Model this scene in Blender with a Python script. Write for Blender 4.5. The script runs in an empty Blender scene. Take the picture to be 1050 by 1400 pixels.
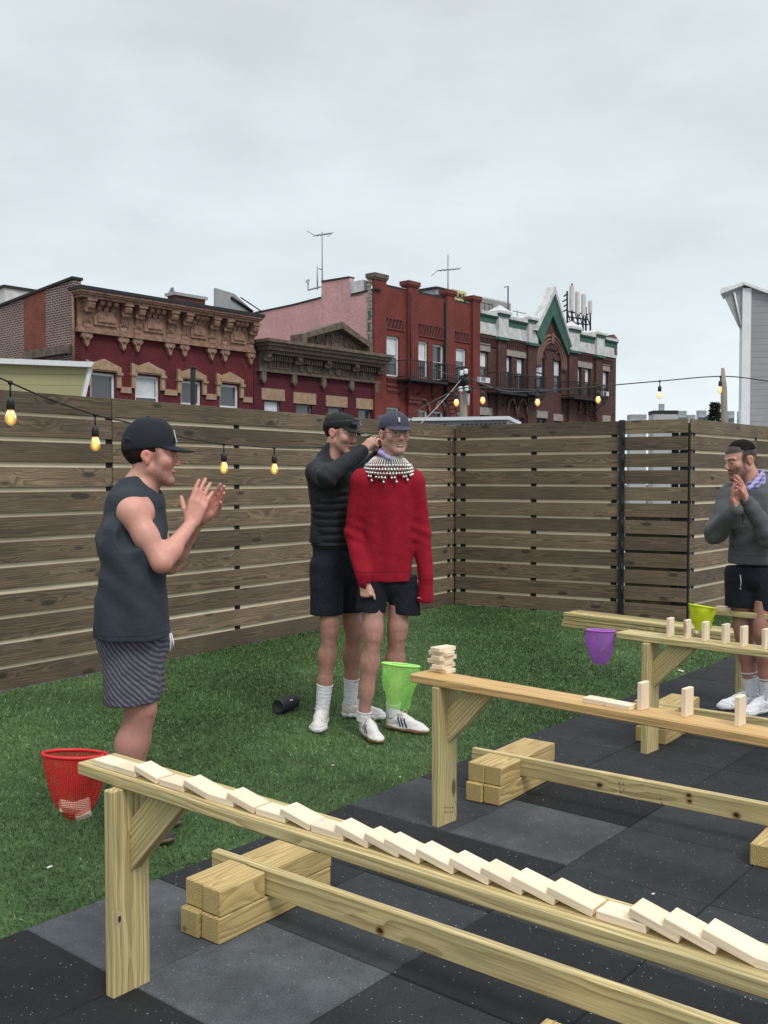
import bpy, bmesh, math, random
import numpy as np
from mathutils import Vector, Matrix, Euler

random.seed(7); rng = np.random.default_rng(7)
S = bpy.context.scene
COL = S.collection
R = math.radians

# ------------------------------------------------------------------ camera
F_PX, CAM_H, PITCH = 1351.0, 1.52, math.atan(47/1351.0)
cam_d = bpy.data.cameras.new('camera'); cam = bpy.data.objects.new('camera', cam_d); COL.objects.link(cam)
cam_d.sensor_fit = 'HORIZONTAL'; cam_d.sensor_width = 36; cam_d.lens = 36*F_PX/1050
cam_d.clip_start = 0.05; cam_d.clip_end = 3000
cam.location = (0, 0, CAM_H); cam.rotation_euler = (math.pi/2-PITCH, 0, 0)
S.camera = cam

# ------------------------------------------------------------------ sky, sun, exposure
S.view_settings.view_transform = 'Standard'; S.view_settings.look = 'None'
S.view_settings.exposure = 0.0; S.view_settings.gamma = 1.0
S.cycles.max_bounces = 6; S.cycles.transparent_max_bounces = 24
world = bpy.data.worlds.new('World'); S.world = world; world.use_nodes = True
wt = world.node_tree; wt.nodes.clear()
def wn(ty, **k):
    n = wt.nodes.new(ty)
    for a, b in k.items(): setattr(n, a, b)
    return n
SUN_EL, SUN_AZ = R(50), R(150)           # thin-cloud sun behind the camera, a little to the right
wo = wn('ShaderNodeOutputWorld'); bg1 = wn('ShaderNodeBackground'); bg2 = wn('ShaderNodeBackground'); wadd = wn('ShaderNodeAddShader')
sky = wn('ShaderNodeTexSky', sky_type='NISHITA', sun_disc=False, sun_elevation=SUN_EL, sun_rotation=SUN_AZ)
wt.links.new(sky.outputs[0], bg1.inputs[0]); bg1.inputs[1].default_value = 0.012
tc = wn('ShaderNodeTexCoord'); sep = wn('ShaderNodeSeparateXYZ'); wt.links.new(tc.outputs['Generated'], sep.inputs[0])
# overcast deck: luminance rises to the zenith, soft darker belts low down
ramp = wn('ShaderNodeValToRGB'); wt.links.new(sep.outputs[2], ramp.inputs[0])
els = ramp.color_ramp.elements
els[0].position = 0.0; els[0].color = (0.80, 0.86, 0.885, 1)
els[1].position = 1.0; els[1].color = (1.35, 1.36, 1.38, 1)
for p, c in ((0.07, (0.755, 0.82, 0.845, 1)), (0.16, (0.67, 0.735, 0.760, 1)), (0.30, (0.635, 0.69, 0.715, 1)), (0.44, (0.61, 0.66, 0.685, 1)), (0.62, (0.95, 0.97, 1.0, 1))):
    e = els.new(p); e.color = c
vm = wn('ShaderNodeVectorMath', operation='MULTIPLY'); wt.links.new(tc.outputs['Generated'], vm.inputs[0]); vm.inputs[1].default_value = (1.0, 1.0, 2.4)
ns = wn('ShaderNodeTexNoise'); wt.links.new(vm.outputs[0], ns.inputs['Vector']); ns.inputs['Scale'].default_value = 2.6; ns.inputs['Detail'].default_value = 8; ns.inputs['Roughness'].default_value = 0.56
mr = wn('ShaderNodeMapRange'); wt.links.new(ns.outputs[0], mr.inputs[0]); mr.inputs[1].default_value = 0.32; mr.inputs[2].default_value = 0.68; mr.inputs[3].default_value = 0.87; mr.inputs[4].default_value = 1.12
vs = wn('ShaderNodeVectorMath', operation='SCALE'); wt.links.new(ramp.outputs[0], vs.inputs[0]); wt.links.new(mr.outputs[0], vs.inputs['Scale'])
wt.links.new(vs.outputs[0], bg2.inputs[0]); bg2.inputs[1].default_value = 1.09
wt.links.new(bg1.outputs[0], wadd.inputs[0]); wt.links.new(bg2.outputs[0], wadd.inputs[1]); wt.links.new(wadd.outputs[0], wo.inputs[0])
sun_d = bpy.data.lights.new('sun', 'SUN'); sun = bpy.data.objects.new('sun', sun_d); COL.objects.link(sun)
sun_d.energy = 1.5; sun_d.angle = R(18); sun_d.color = (1.0, 0.965, 0.91)
sun.rotation_euler = Vector((math.sin(SUN_AZ)*math.cos(SUN_EL), math.cos(SUN_AZ)*math.cos(SUN_EL), math.sin(SUN_EL))).to_track_quat('Z', 'Y').to_euler()

# ------------------------------------------------------------------ pixel -> place helpers (photo pixels, 1050x1400)
def ray(px, py):
    x = (px-525)/F_PX; y = -(py-700)/F_PX
    return Vector((x, math.cos(PITCH)+y*math.sin(PITCH), -math.sin(PITCH)+y*math.cos(PITCH)))
def G(px, py, z=0.0):
    r = ray(px, py); s = (z-CAM_H)/r.z
    return Vector((0, 0, CAM_H))+r*s
def V(px, py, depth):
    r = ray(px, py); return Vector((0, 0, CAM_H))+r*(depth/r.y)
def on_plane(px, py, p0, n):
    r = ray(px, py); o = Vector((0, 0, CAM_H)); return o+r*((p0-o).dot(n)/r.dot(n))
D2 = Vector((-math.sin(R(50)), math.cos(R(50)), 0))     # away to the left: the run of the benches
D1 = Vector((math.sin(R(40)), math.cos(R(40)), 0))      # away to the right
UP = Vector((0, 0, 1))

# ------------------------------------------------------------------ node helper
class NT:
    def __init__(s, name):
        s.m = bpy.data.materials.new(name); s.m.use_nodes = True; s.t = s.m.node_tree; s.t.nodes.clear()
        s.out = s.t.nodes.new('ShaderNodeOutputMaterial'); s.b = s.t.nodes.new('ShaderNodeBsdfPrincipled')
        s.t.links.new(s.b.outputs[0], s.out.inputs[0])
    def put(s, sock, v):
        if isinstance(v, bpy.types.NodeSocket): s.t.links.new(v, sock)
        elif isinstance(v, (tuple, list)) and sock.type == 'RGBA' and len(v) == 3: sock.default_value = (*v, 1)
        else: sock.default_value = v
    def n(s, ty, ins=None, **k):
        nd = s.t.nodes.new('ShaderNode'+ty)
        for a, b in k.items(): setattr(nd, a, b)
        for a, b in (ins or {}).items(): s.put(nd.inputs[a], b)
        return nd
    def math(s, op, a, b=0.0, c=0.0): return s.n('Math', {0: a, 1: b, 2: c}, operation=op).outputs[0]
    def vm(s, op, a, b): return s.n('VectorMath', {0: a, 1: b}, operation=op).outputs[0]
    def mix(s, f, a, b, mode='MIX'):
        nd = s.n('Mix', data_type='RGBA', blend_type=mode); s.put(nd.inputs[0], f); s.put(nd.inputs[6], a); s.put(nd.inputs[7], b); return nd.outputs[2]
    def noise(s, v, sc, det=3, rough=0.55): return s.n('TexNoise', {'Vector': v, 'Scale': sc, 'Detail': det, 'Roughness': rough}).outputs[0]
    def mr(s, v, a, b, c=0.0, d=1.0): return s.n('MapRange', {0: v, 1: a, 2: b, 3: c, 4: d}).outputs[0]
    def attr(s, name, o='Vector'): return s.n('Attribute', attribute_name=name).outputs[o]
    def obj(s): return s.n('TexCoord').outputs['Object']
    def uv(s): return s.n('TexCoord').outputs['UV']
    def bump(s, h, st=0.3, dist=0.01, nrm=None):
        d = {'Height': h, 'Strength': st, 'Distance': dist}
        if nrm: d['Normal'] = nrm
        return s.n('Bump', d).outputs[0]
    def fin(s, col=None, rough=None, normal=None, metal=None, **kw):
        if col is not None: s.put(s.b.inputs['Base Color'], col)
        if rough is not None: s.put(s.b.inputs['Roughness'], rough)
        if normal is not None: s.put(s.b.inputs['Normal'], normal)
        if metal is not None: s.put(s.b.inputs['Metallic'], metal)
        for a, b in kw.items(): s.put(s.b.inputs[a.replace('_', ' ')], b)
        return s.m
def sc3(n, v, f): return n.vm('MULTIPLY', v, f)

def plain(name, col, rough=0.6, metal=0.0, var=0.12, sc=30.0, bump=0.15, spec=0.5):
    n = NT(name); o = n.obj()
    a = n.noise(o, sc, 4); b = n.noise(o, sc*0.13, 3)
    f = n.math('ADD', n.mr(a, .3, .7, 1-var, 1+var), n.mr(b, .3, .7, -var, var))
    v = n.n('VectorMath', {0: col, 'Scale': f}, operation='SCALE').outputs[0]
    return n.fin(v, rough, n.bump(a, bump, 0.003), metal, **{'Specular_IOR_Level': spec})

def wood(name, light, dark, ring=0.010, knot=(0.10, 0.05, 0.025), rough=0.62, stain=None, fine=0.25, knots=True, weath=0.0, ringc=1.0, ksel=.62, kr=.14):
    n = NT(name); gc = n.attr('gc')
    rnd = n.n('ObjectInfo').outputs['Random']
    off = n.n('CombineXYZ', {0: n.math('MULTIPLY', rnd, 37.0), 1: 0.0, 2: 0.0}).outputs[0]
    gc = n.vm('ADD', gc, off)
    warp = n.n('TexNoise', {'Vector': sc3(n, gc, (1.3, 5, 5)), 'Scale': 1.0, 'Detail': 3.0}).outputs['Color']
    warp = n.vm('SUBTRACT', warp, (0.5, 0.5, 0.5))
    g2 = n.vm('ADD', gc, sc3(n, warp, (0.0, 0.06, 0.06)))
    kmask = None
    if knots:
        vo = n.n('TexVoronoi', {'Vector': sc3(n, gc, (2.6, 7.0, 7.0)), 'Scale': 1.0, 'Randomness': 1.0})
        kd = vo.outputs['Distance']
        sel = n.math('GREATER_THAN', n.n('SeparateXYZ', {0: vo.outputs['Color']}).outputs[0], ksel)
        near = n.math('MULTIPLY', n.mr(kd, 0.5, 0.1, 0, 1), sel)
        g2 = n.vm('ADD', g2, n.n('CombineXYZ', {0: 0.0, 1: n.math('MULTIPLY', near, 0.035), 2: n.math('MULTIPLY', near, 0.02)}).outputs[0])
        kmask = n.math('MULTIPLY', n.mr(kd, kr, kr*.6, 0, 1), sel)
    s = n.n('SeparateXYZ', {0: g2})
    r = n.math('SQRT', n.math('ADD', n.math('MULTIPLY', s.outputs[1], s.outputs[1]), n.math('MULTIPLY', s.outputs[2], s.outputs[2])))
    ph = n.math('FRACT', n.math('DIVIDE', r, ring))
    rg = n.mr(ph, 0.25, 0.92, 0, 1); rg = n.math('MULTIPLY', rg, n.mr(ph, 0.92, 1.0, 1, 0))
    fb = n.noise(sc3(n, gc, (5, 260, 260)), 1.0, 3)
    big = n.noise(sc3(n, gc, (1.7, 9, 9)), 1.0, 3)
    col = n.mix(n.math('MULTIPLY', rg, 0.85*ringc), light, dark)
    col = n.mix(n.mr(big, .35, .65, 0, .62), col, n.mix(.5, dark, light) if stain is None else stain)
    col = n.n('VectorMath', {0: col, 'Scale': n.mr(fb, .3, .7, 1-fine, 1+fine)}, operation='SCALE').outputs[0]
    if knots: col = n.mix(n.math('MULTIPLY', kmask, 0.85), col, knot)
    br = n.n('SeparateXYZ', {0: n.attr('tint')}).outputs[0]
    col = n.n('VectorMath', {0: col, 'Scale': br}, operation='SCALE').outputs[0]
    col = n.n('VectorMath', {0: col, 'Scale': n.mr(n.n('ObjectInfo').outputs['Random'], 0, 1, .93, 1.05)}, operation='SCALE').outputs[0]
    if weath:
        w = n.noise(n.obj(), 1.1, 5, .6)
        col = n.n('VectorMath', {0: col, 'Scale': n.mr(w, .3, .7, 1-weath, 1+weath)}, operation='SCALE').outputs[0]
    h = n.math('ADD', n.math('MULTIPLY', rg, -0.5), fb)
    return n.fin(col, rough, n.bump(h, 0.25, 0.002))

M = {}
M['pine'] = wood('treated_pine', (0.66, 0.55, 0.27), (0.30, 0.215, 0.085), 0.014, stain=(0.42, 0.36, 0.175))
M['pine_orange'] = wood('warm_pine', (0.66, 0.46, 0.20), (0.42, 0.22, 0.07), 0.014, stain=(0.52, 0.33, 0.13), knots=False)
M['pine_end'] = wood('block_pine', (0.60, 0.46, 0.20), (0.29, 0.18, 0.065), 0.009, stain=(0.44, 0.33, 0.13))
M['domino'] = wood('planed_pine', (0.83, 0.71, 0.53), (0.74, 0.56, 0.37), 0.012, knot=(0.42, 0.25, 0.13), stain=(0.80, 0.66, 0.48), fine=.06, ringc=.6)
M['fence'] = wood('weathered_fence_wood', (0.205, 0.150, 0.092), (0.060, 0.041, 0.024), 0.012, knot=(0.035, 0.027, 0.02), rough=.8, stain=(0.098, 0.078, 0.054), fine=.4, weath=.25, ksel=.25, kr=.20)
M['fence_back'] = wood('pale_fence_wood', (0.80, 0.70, 0.53), (0.72, 0.60, 0.42), 0.02, rough=.8, fine=.15, knots=False)
M['pole_wood'] = wood('grey_pole_wood', (0.36, 0.31, 0.26), (0.22, 0.18, 0.15), 0.012, rough=.85)
M['black_metal'] = plain('black_metal', (0.012, 0.012, 0.013), .5)
M['black_gap'] = plain('black_post_paint', (0.006, 0.006, 0.006), .8)

# ------------------------------------------------------------------ mesh builder
class MB:
    """collects shapes; build() links them as ONE mesh object."""
    def __init__(s): s.v = []; s.f = []; s.g = []; s.t = []; s.mi = []; s.M = Matrix.Identity(4); s.cur = 0; s.sm = []
    def add(s, vs, fs, gc=None, tint=1.0, smooth=False):
        o = len(s.v); s.v += [tuple(s.M @ Vector(p)) for p in vs]
        s.f += [tuple(o+i for i in f) for f in fs]; s.mi += [s.cur]*len(fs); s.sm += [smooth]*len(fs)
        s.g += [tuple(x) for x in (gc if gc is not None else vs)]; s.t += [(tint, tint, tint)]*len(vs)
        return s
    def board(s, p, dx, dy, L, w, t, c=0.003, tint=None, dz=None, pith=None):
        """box from p (middle of its start face) along dx for L; w across dy, t across dx x dy; chamfered, with wood coordinates."""
        dx = Vector(dx).normalized(); dz = dx.cross(Vector(dy)).normalized() if dz is None else Vector(dz); dy = dz.cross(dx).normalized()
        hs = ((0, L), (-w/2, w/2), (-t/2, t/2)); vs = []; gc = []; idx = {}
        ox = rng.uniform(0, 60); oy, oz = pith if pith is not None else (rng.uniform(-.04, .04), rng.choice([-1, 1])*rng.uniform(.01, .07))
        tint = rng.uniform(.9, 1.1) if tint is None else tint
        P0 = Vector(p)
        for i in (0, 1):
            for j in (0, 1):
                for k in (0, 1):
                    base = [hs[0][i], hs[1][j], hs[2][k]]; sg = [c*(1-2*i), c*(1-2*j), c*(1-2*k)]
                    for a in range(3):
                        q = [base[b]+(0 if b == a else sg[b]) for b in range(3)]
                        idx[(i, j, k, a)] = len(vs); vs.append(P0+dx*q[0]+dy*q[1]+dz*q[2]); gc.append((q[0]+ox, q[1]+oy, q[2]+oz))
        fs = []
        for a in range(3):
            b, d = [(1, 2), (2, 0), (0, 1)][a]
            for sside in (0, 1):
                cor = []
                for (u, w_) in ((0, 0), (1, 0), (1, 1), (0, 1)):
                    key = [0, 0, 0]; key[a] = sside; key[b] = u; key[d] = w_; cor.append(idx[(*key, a)])
                fs.append(cor if sside else cor[::-1])
        for a in range(3):                       # edges between faces b and d, running along a
            b, d = [(1, 2), (2, 0), (0, 1)][a]
            for u in (0, 1):
                for w_ in (0, 1):
                    k0 = [0, 0, 0]; k1 = [0, 0, 0]; k0[b] = k1[b] = u; k0[d] = k1[d] = w_; k0[a] = 0; k1[a] = 1
                    q = [idx[(*k0, b)], idx[(*k1, b)], idx[(*k1, d)], idx[(*k0, d)]]
                    fs.append(q if (u == w_) == False else q[::-1])
        for i in (0, 1):
            for j in (0, 1):
                for k in (0, 1):
                    q = [idx[(i, j, k, 0)], idx[(i, j, k, 1)], idx[(i, j, k, 2)]]
                    fs.append(q if (i+j+k) % 2 else q[::-1])
        return s.add(vs, fs, gc, tint)
    def box(s, a, b, tint=1.0):
        (x0, y0, z0), (x1, y1, z1) = [min(p, q) for p, q in zip(a, b)], [max(p, q) for p, q in zip(a, b)]
        v = [(x0, y0, z0), (x1, y0, z0), (x1, y1, z0), (x0, y1, z0), (x0, y0, z1), (x1, y0, z1), (x1, y1, z1), (x0, y1, z1)]
        return s.add(v, [(0, 3, 2, 1), (4, 5, 6, 7), (0, 1, 5, 4), (1, 2, 6, 5), (2, 3, 7, 6), (3, 0, 4, 7)], tint=tint)
    def prism(s, poly, y0, y1, tint=1.0):
        """polygon of (x, z) pushed from y0 to y1"""
        n = len(poly); v = [(x, y0, z) for x, z in poly]+[(x, y1, z) for x, z in poly]
        ar = sum(poly[i][0]*poly[(i+1) % n][1]-poly[(i+1) % n][0]*poly[i][1] for i in range(n))
        f = [tuple(range(n)), tuple(range(2*n-1, n-1, -1))]+[(i, i+n, (i+1) % n+n, (i+1) % n) for i in range(n)]
        if ar < 0: f = [q[::-1] for q in f]
        return s.add(v, f, tint=tint)
    def tube(s, pts, r, seg=8, cap=True, tint=1.0):
        pts = [Vector(p) for p in pts]; n = len(pts); rs = r if isinstance(r, (list, tuple)) else [r]*n
        vs = []; fs = []; prev = None
        for i, p in enumerate(pts):
            d = (pts[min(i+1, n-1)]-pts[max(i-1, 0)]).normalized()
            if prev is None: a = d.orthogonal().normalized()
            else: a = (prev-d*prev.dot(d)); a = a.normalized() if a.length > 1e-6 else d.orthogonal().normalized()
            prev = a; b = d.cross(a)
            for k in range(seg):
                th = 2*math.pi*k/seg; vs.append(p+a*(rs[i]*math.cos(th))+b*(rs[i]*math.sin(th)))
        for i in range(n-1):
            for k in range(seg):
                fs.append((i*seg+k, i*seg+(k+1) % seg, (i+1)*seg+(k+1) % seg, (i+1)*seg+k))
        if cap: fs += [tuple(range(seg))[::-1], tuple((n-1)*seg+k for k in range(seg))]
        return s.add(vs, fs, smooth=True, tint=tint)
    def lathe(s, prof, c=(0, 0, 0), seg=20, ax=None, cap=True):
        """profile of (r, z) turned round z through c"""
        vs = []; fs = []; n = len(prof); Mx = Matrix.Identity(3) if ax is None else Vector(ax).to_track_quat('Z', 'Y').to_matrix()
        for r, z in prof:
            for k in range(seg):
                th = 2*math.pi*k/seg; vs.append(Vector(c)+Mx @ Vector((r*math.cos(th), r*math.sin(th), z)))
        for i in range(n-1):
            for k in range(seg): fs.append((i*seg+k, i*seg+(k+1) % seg, (i+1)*seg+(k+1) % seg, (i+1)*seg+k))
        if cap: fs += [tuple(range(seg))[::-1], tuple((n-1)*seg+k for k in range(seg))]
        return s.add(vs, fs, smooth=True)
    def build(s, name, mats, parent=None, loc=None, rot=None, label=None):
        me = bpy.data.meshes.new(name); me.from_pydata(s.v, [], s.f)
        mats = mats if isinstance(mats, (list, tuple)) else [mats]
        for m in mats: me.materials.append(m)
        me.polygons.foreach_set('material_index', s.mi); me.polygons.foreach_set('use_smooth', s.sm)
        a = me.attributes.new('gc', 'FLOAT_VECTOR', 'POINT'); a.data.foreach_set('vector', np.array(s.g, dtype=np.float32).ravel())
        a = me.attributes.new('tint', 'FLOAT_VECTOR', 'POINT'); a.data.foreach_set('vector', np.array(s.t, dtype=np.float32).ravel())
        a = me.attributes.new('col', 'FLOAT_VECTOR', 'POINT'); a.data.foreach_set('vector', np.ones(len(s.v)*3, dtype=np.float32))
        me.update(); boxuv(me)
        o = bpy.data.objects.new(name, me); COL.objects.link(o)
        if parent is not None: o.parent = parent
        if loc is not None: o.location = loc
        if rot is not None: o.rotation_euler = rot
        if label: o['label'] = label
        return o
def boxuv(me):
    nl = len(me.loops); vi = np.empty(nl, np.int32); me.loops.foreach_get('vertex_index', vi)
    co = np.empty(len(me.vertices)*3, np.float32); me.vertices.foreach_get('co', co); co = co.reshape(-1, 3)
    npoly = len(me.polygons); nr = np.empty(npoly*3, np.float32); me.polygons.foreach_get('normal', nr); nr = np.abs(nr.reshape(-1, 3))
    lt = np.empty(npoly, np.int32); me.polygons.foreach_get('loop_total', lt); pn = np.repeat(nr, lt, axis=0)
    c = co[vi]; ax = np.argmax(pn, axis=1)
    u = np.where(ax == 0, c[:, 1], c[:, 0]); v = np.where(ax == 2, c[:, 1], c[:, 2])
    uvl = me.uv_layers.new(name='uv'); uvl.data.foreach_set('uv', np.stack([u, v], 1).astype(np.float32).ravel())
def tag(o, label, cat, group=None):
    o['label'] = label; o['category'] = cat
    if group: o['group'] = group
    return o
def thing(name, label, cat, loc=(0, 0, 0), rz=0.0, group=None):
    o = bpy.data.objects.new(name, None); COL.objects.link(o); o.empty_display_size = .1
    o.location = loc; o.rotation_euler = (0, 0, rz)
    return tag(o, label, cat, group)
def kind(o, k): o['kind'] = k; return o
def loc_mat(root):    # world -> root-local, for shapes given in world coordinates
    return (Matrix.Translation(root.location) @ root.rotation_euler.to_matrix().to_4x4()).inverted()
def MBL(root):
    b = MB(); b.M = loc_mat(root); return b
# ------------------------------------------------------------------ ground, roof deck, turf, rubber paving
STREET = -9.0
b = MB(); b.box((-700, -300, STREET-0.5), (900, 1500, STREET)); kind(b.build('street_ground', plain('asphalt', (0.055, 0.055, 0.057), .9, var=.15, sc=3)), 'structure')
FL, FC, FR, FE = Vector((-2.734, 6.988, 0)), Vector((0.84, 11.90, 0)), Vector((3.237, 10.49, 0)), Vector((0, 0, 0))
FDL = (FC-FL).normalized()
FA = FL-FDL*7.5                                   # fence start, outside the frame on the left
FE = FR+Vector((math.sin(R(41)), math.cos(R(41)), 0))*3.6
tO = Vector((0.02, 2.984, 0)); tU = Vector((-math.sin(R(50.6)), math.cos(R(50.6)), 0)); tV = Vector((math.sin(R(39.4)), math.cos(R(39.4)), 0)); tu, tv = .57, .548
def tile_pt(i, j, z=0): return tO+tU*(i*tu)+tV*(j*tv)+UP*z
# roof deck slab of our own building, under everything
deck_poly = [FA+Vector((-.4, -.3, 0)), FL+Vector((-.35, .3, 0)), FC+Vector((-.1, .55, 0)), FR+Vector((-.05, .5, 0)), FE+Vector((-.4, .5, 0)), FE+Vector((9, -3, 0)), Vector((9, -4, 0)), Vector((-5, -4, 0))]
b = MB(); n = len(deck_poly)
vs = [(p.x, p.y, -.06) for p in deck_poly]+[(p.x, p.y, STREET) for p in deck_poly]
b.add(vs, [tuple(range(n))[::-1], tuple(range(n, 2*n))]+[(i, (i+1) % n, (i+1) % n+n, i+n) for i in range(n)])
kind(b.build('rooftop_deck', plain('roof_membrane', (.12, .12, .12), .8)), 'structure')
# rubber paving: one sheet of tiles with thin joints, a shade per tile
n = NT('recycled_rubber'); o = n.obj(); tint = n.n('SeparateXYZ', {0: n.attr('tint')}).outputs[0]
g1 = n.noise(o, 240, 3); g2 = n.noise(o, 3.2, 4); g3 = n.noise(o, 14, 4, .6)
base = n.mix(n.mr(g1, .35, .65), (0.0160, 0.0178, 0.0195), (0.0305, 0.0340, 0.0365))
base = n.n('VectorMath', {0: base, 'Scale': n.math('MULTIPLY', n.mr(g2, .3, .7, .8, 1.25), n.mr(g3, .3, .7, .85, 1.18))}, operation='SCALE').outputs[0]
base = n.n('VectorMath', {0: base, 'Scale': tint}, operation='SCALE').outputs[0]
vo = n.n('TexVoronoi', {'Vector': o, 'Scale': 85.0}); s_ = n.n('SeparateXYZ', {0: vo.outputs['Color']})
dot = n.math('MULTIPLY', n.math('LESS_THAN', vo.outputs['Distance'], n.math('MULTIPLY', s_.outputs[1], .19)), n.math('GREATER_THAN', n.math('ADD', s_.outputs[0], n.math('MULTIPLY', g3, .5)), .97))
base = n.mix(n.math('MULTIPLY', dot, .8), base, (.50, .53, .58))
M['rubber'] = n.fin(base, .85, n.bump(n.math('ADD', g1, n.math('MULTIPLY', g3, .4)), .5, .003), Specular_IOR_Level=.3)
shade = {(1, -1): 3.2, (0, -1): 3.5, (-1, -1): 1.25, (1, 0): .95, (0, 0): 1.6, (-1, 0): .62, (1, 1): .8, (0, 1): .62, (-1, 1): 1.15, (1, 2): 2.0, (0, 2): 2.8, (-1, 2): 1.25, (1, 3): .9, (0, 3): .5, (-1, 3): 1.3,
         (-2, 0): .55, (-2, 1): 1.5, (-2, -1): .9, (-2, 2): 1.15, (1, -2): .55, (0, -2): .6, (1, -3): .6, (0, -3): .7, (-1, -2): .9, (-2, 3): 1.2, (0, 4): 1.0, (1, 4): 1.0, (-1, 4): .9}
b = MB(); tr = random.Random(3)
for i in range(-9, 2):
    for j in range(-8, 14):
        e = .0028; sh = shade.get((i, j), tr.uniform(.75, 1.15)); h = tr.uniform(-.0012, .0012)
        jz = [tr.uniform(-.003, .003) for _ in range(4)]
        q = [tile_pt(i+e, j+e+jz[0]), tile_pt(i+1-e, j+e+jz[1]), tile_pt(i+1-e, j+1-e), tile_pt(i+e, j+1-e)]
        c = sum(q, Vector())/4
        top = [c+(p-c)*.985+UP*h for p in q]; mid = [p+UP*(h-.004) for p in q]; bot = [p-UP*.03 for p in q]
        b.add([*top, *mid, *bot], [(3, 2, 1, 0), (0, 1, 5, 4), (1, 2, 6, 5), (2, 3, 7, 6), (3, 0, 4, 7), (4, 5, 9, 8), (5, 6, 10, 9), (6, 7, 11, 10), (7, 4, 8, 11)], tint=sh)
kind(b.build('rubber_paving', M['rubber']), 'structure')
b = MB(); q = [tile_pt(-9, -8, -.033), tile_pt(2, -8, -.033), tile_pt(2, 14, -.033), tile_pt(-9, 14, -.033)]; b.add(q, [(3, 2, 1, 0)])
kind(b.build('paving_joint_bed', plain('joint_dark', (.004, .004, .004), .95)), 'structure')
# turf
def gmat(name, lo, mid, hi):
    n = NT(name); a = n.attr('tint'); s_ = n.n('SeparateXYZ', {0: a})
    w = n.noise(n.obj(), 1.2, 4, .6); w2 = n.noise(n.obj(), 9, 3, .6)
    c = n.mix(s_.outputs[0], lo, mid); c = n.mix(n.mr(s_.outputs[0], .82, 1, 0, 1), c, hi)
    c = n.n('VectorMath', {0: c, 'Scale': n.math('MULTIPLY', n.mr(w, .3, .7, .78, 1.25), n.mr(w2, .3, .7, .8, 1.2))}, operation='SCALE').outputs[0]
    return n.fin(c, .65, None, Specular_IOR_Level=.3)
M['turf'] = gmat('turf_blade', (.050, .090, .032), (.118, .215, .072), (.46, .52, .32))
turf_poly = [tile_pt(2, -6), tile_pt(2, 13.6), FE+Vector((.9, -.5, 0)), FE, FR, FC, FL, FA]
b = MB(); b.add([(p.x, p.y, -.012) for p in turf_poly], [tuple(range(len(turf_poly)))], tint=.25)
kind(b.build('turf_base', M['turf']), 'structure')
def inside(P, poly):
    x, y = P[:, 0], P[:, 1]; r = np.zeros(len(P), bool); m = len(poly)
    for i in range(m):
        x0, y0, x1, y1 = poly[i].x, poly[i].y, poly[(i+1) % m].x, poly[(i+1) % m].y
        c = ((y0 > y) != (y1 > y)) & (x < (x1-x0)*(y-y0)/(y1-y0+1e-12)+x0); r ^= c
    return r
def blades(N):
    # denser close to the camera, thinner far away where a blade is far below a pixel
    P = np.stack([rng.uniform(-5.5, 6.0, N), rng.uniform(1.8, 14, N)], 1)
    d = np.hypot(P[:, 0], P[:, 1]); keep = inside(P, turf_poly) & (rng.random(N) < np.clip((5.2/d)**1.5, 0, 1)) & (np.abs(P[:, 0]) < .46*P[:, 1]+.6)
    P = P[keep]; d = d[keep]; m = len(P)
    hgt = rng.uniform(.009, .018, m)*np.clip((d/5)**.3, .9, 1.3); wid = rng.uniform(.0011, .0018, m)*np.clip(d/4.5, 1, 2.1); a = rng.uniform(0, 2*np.pi, m); ln = rng.normal(0, .008, (m, 2))
    ln += .006*np.array([np.sin(P[:, 1]*3.1), np.cos(P[:, 0]*2.7)]).T
    dx = np.stack([np.cos(a), np.sin(a)], 1)*wid[:, None]
    z0 = np.full(m, -.011)
    v = np.zeros((m, 5, 3)); v[:, 0, :2] = P-dx; v[:, 1, :2] = P+dx; v[:, 0, 2] = v[:, 1, 2] = z0
    v[:, 2, :2] = P+dx*.8+ln*.45; v[:, 3, :2] = P-dx*.8+ln*.45; v[:, 2, 2] = v[:, 3, 2] = z0+hgt*.62; v[:, 4, :2] = P+ln*1.25; v[:, 4, 2] = z0+hgt
    base = np.arange(m)*5; q = np.stack([base, base+1, base+2, base+3], 1); t = np.stack([base+3, base+2, base+4], 1)
    me = bpy.data.meshes.new('artificial_turf'); me.vertices.add(m*5); me.vertices.foreach_set('co', v.astype(np.float32).ravel())
    loops = np.concatenate([q, t], 1).ravel(); me.loops.add(len(loops)); me.loops.foreach_set('vertex_index', loops.astype(np.int32))
    st = np.arange(m)[:, None]*7+np.array([0, 4]); me.polygons.add(2*m); me.polygons.foreach_set('loop_start', st.ravel().astype(np.int32))
    me.polygons.foreach_set('loop_total', np.tile([4, 3], m).astype(np.int32)); me.update(calc_edges=True)
    tv_ = np.repeat(np.clip(rng.beta(2, 2.2, m), 0, 1), 5); at = me.attributes.new('tint', 'FLOAT_VECTOR', 'POINT'); at.data.foreach_set('vector', np.repeat(tv_, 3).astype(np.float32))
    me.materials.append(M['turf']); o = bpy.data.objects.new('artificial_turf', me); COL.objects.link(o); return o
kind(blades(2300000), 'stuff')
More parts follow.
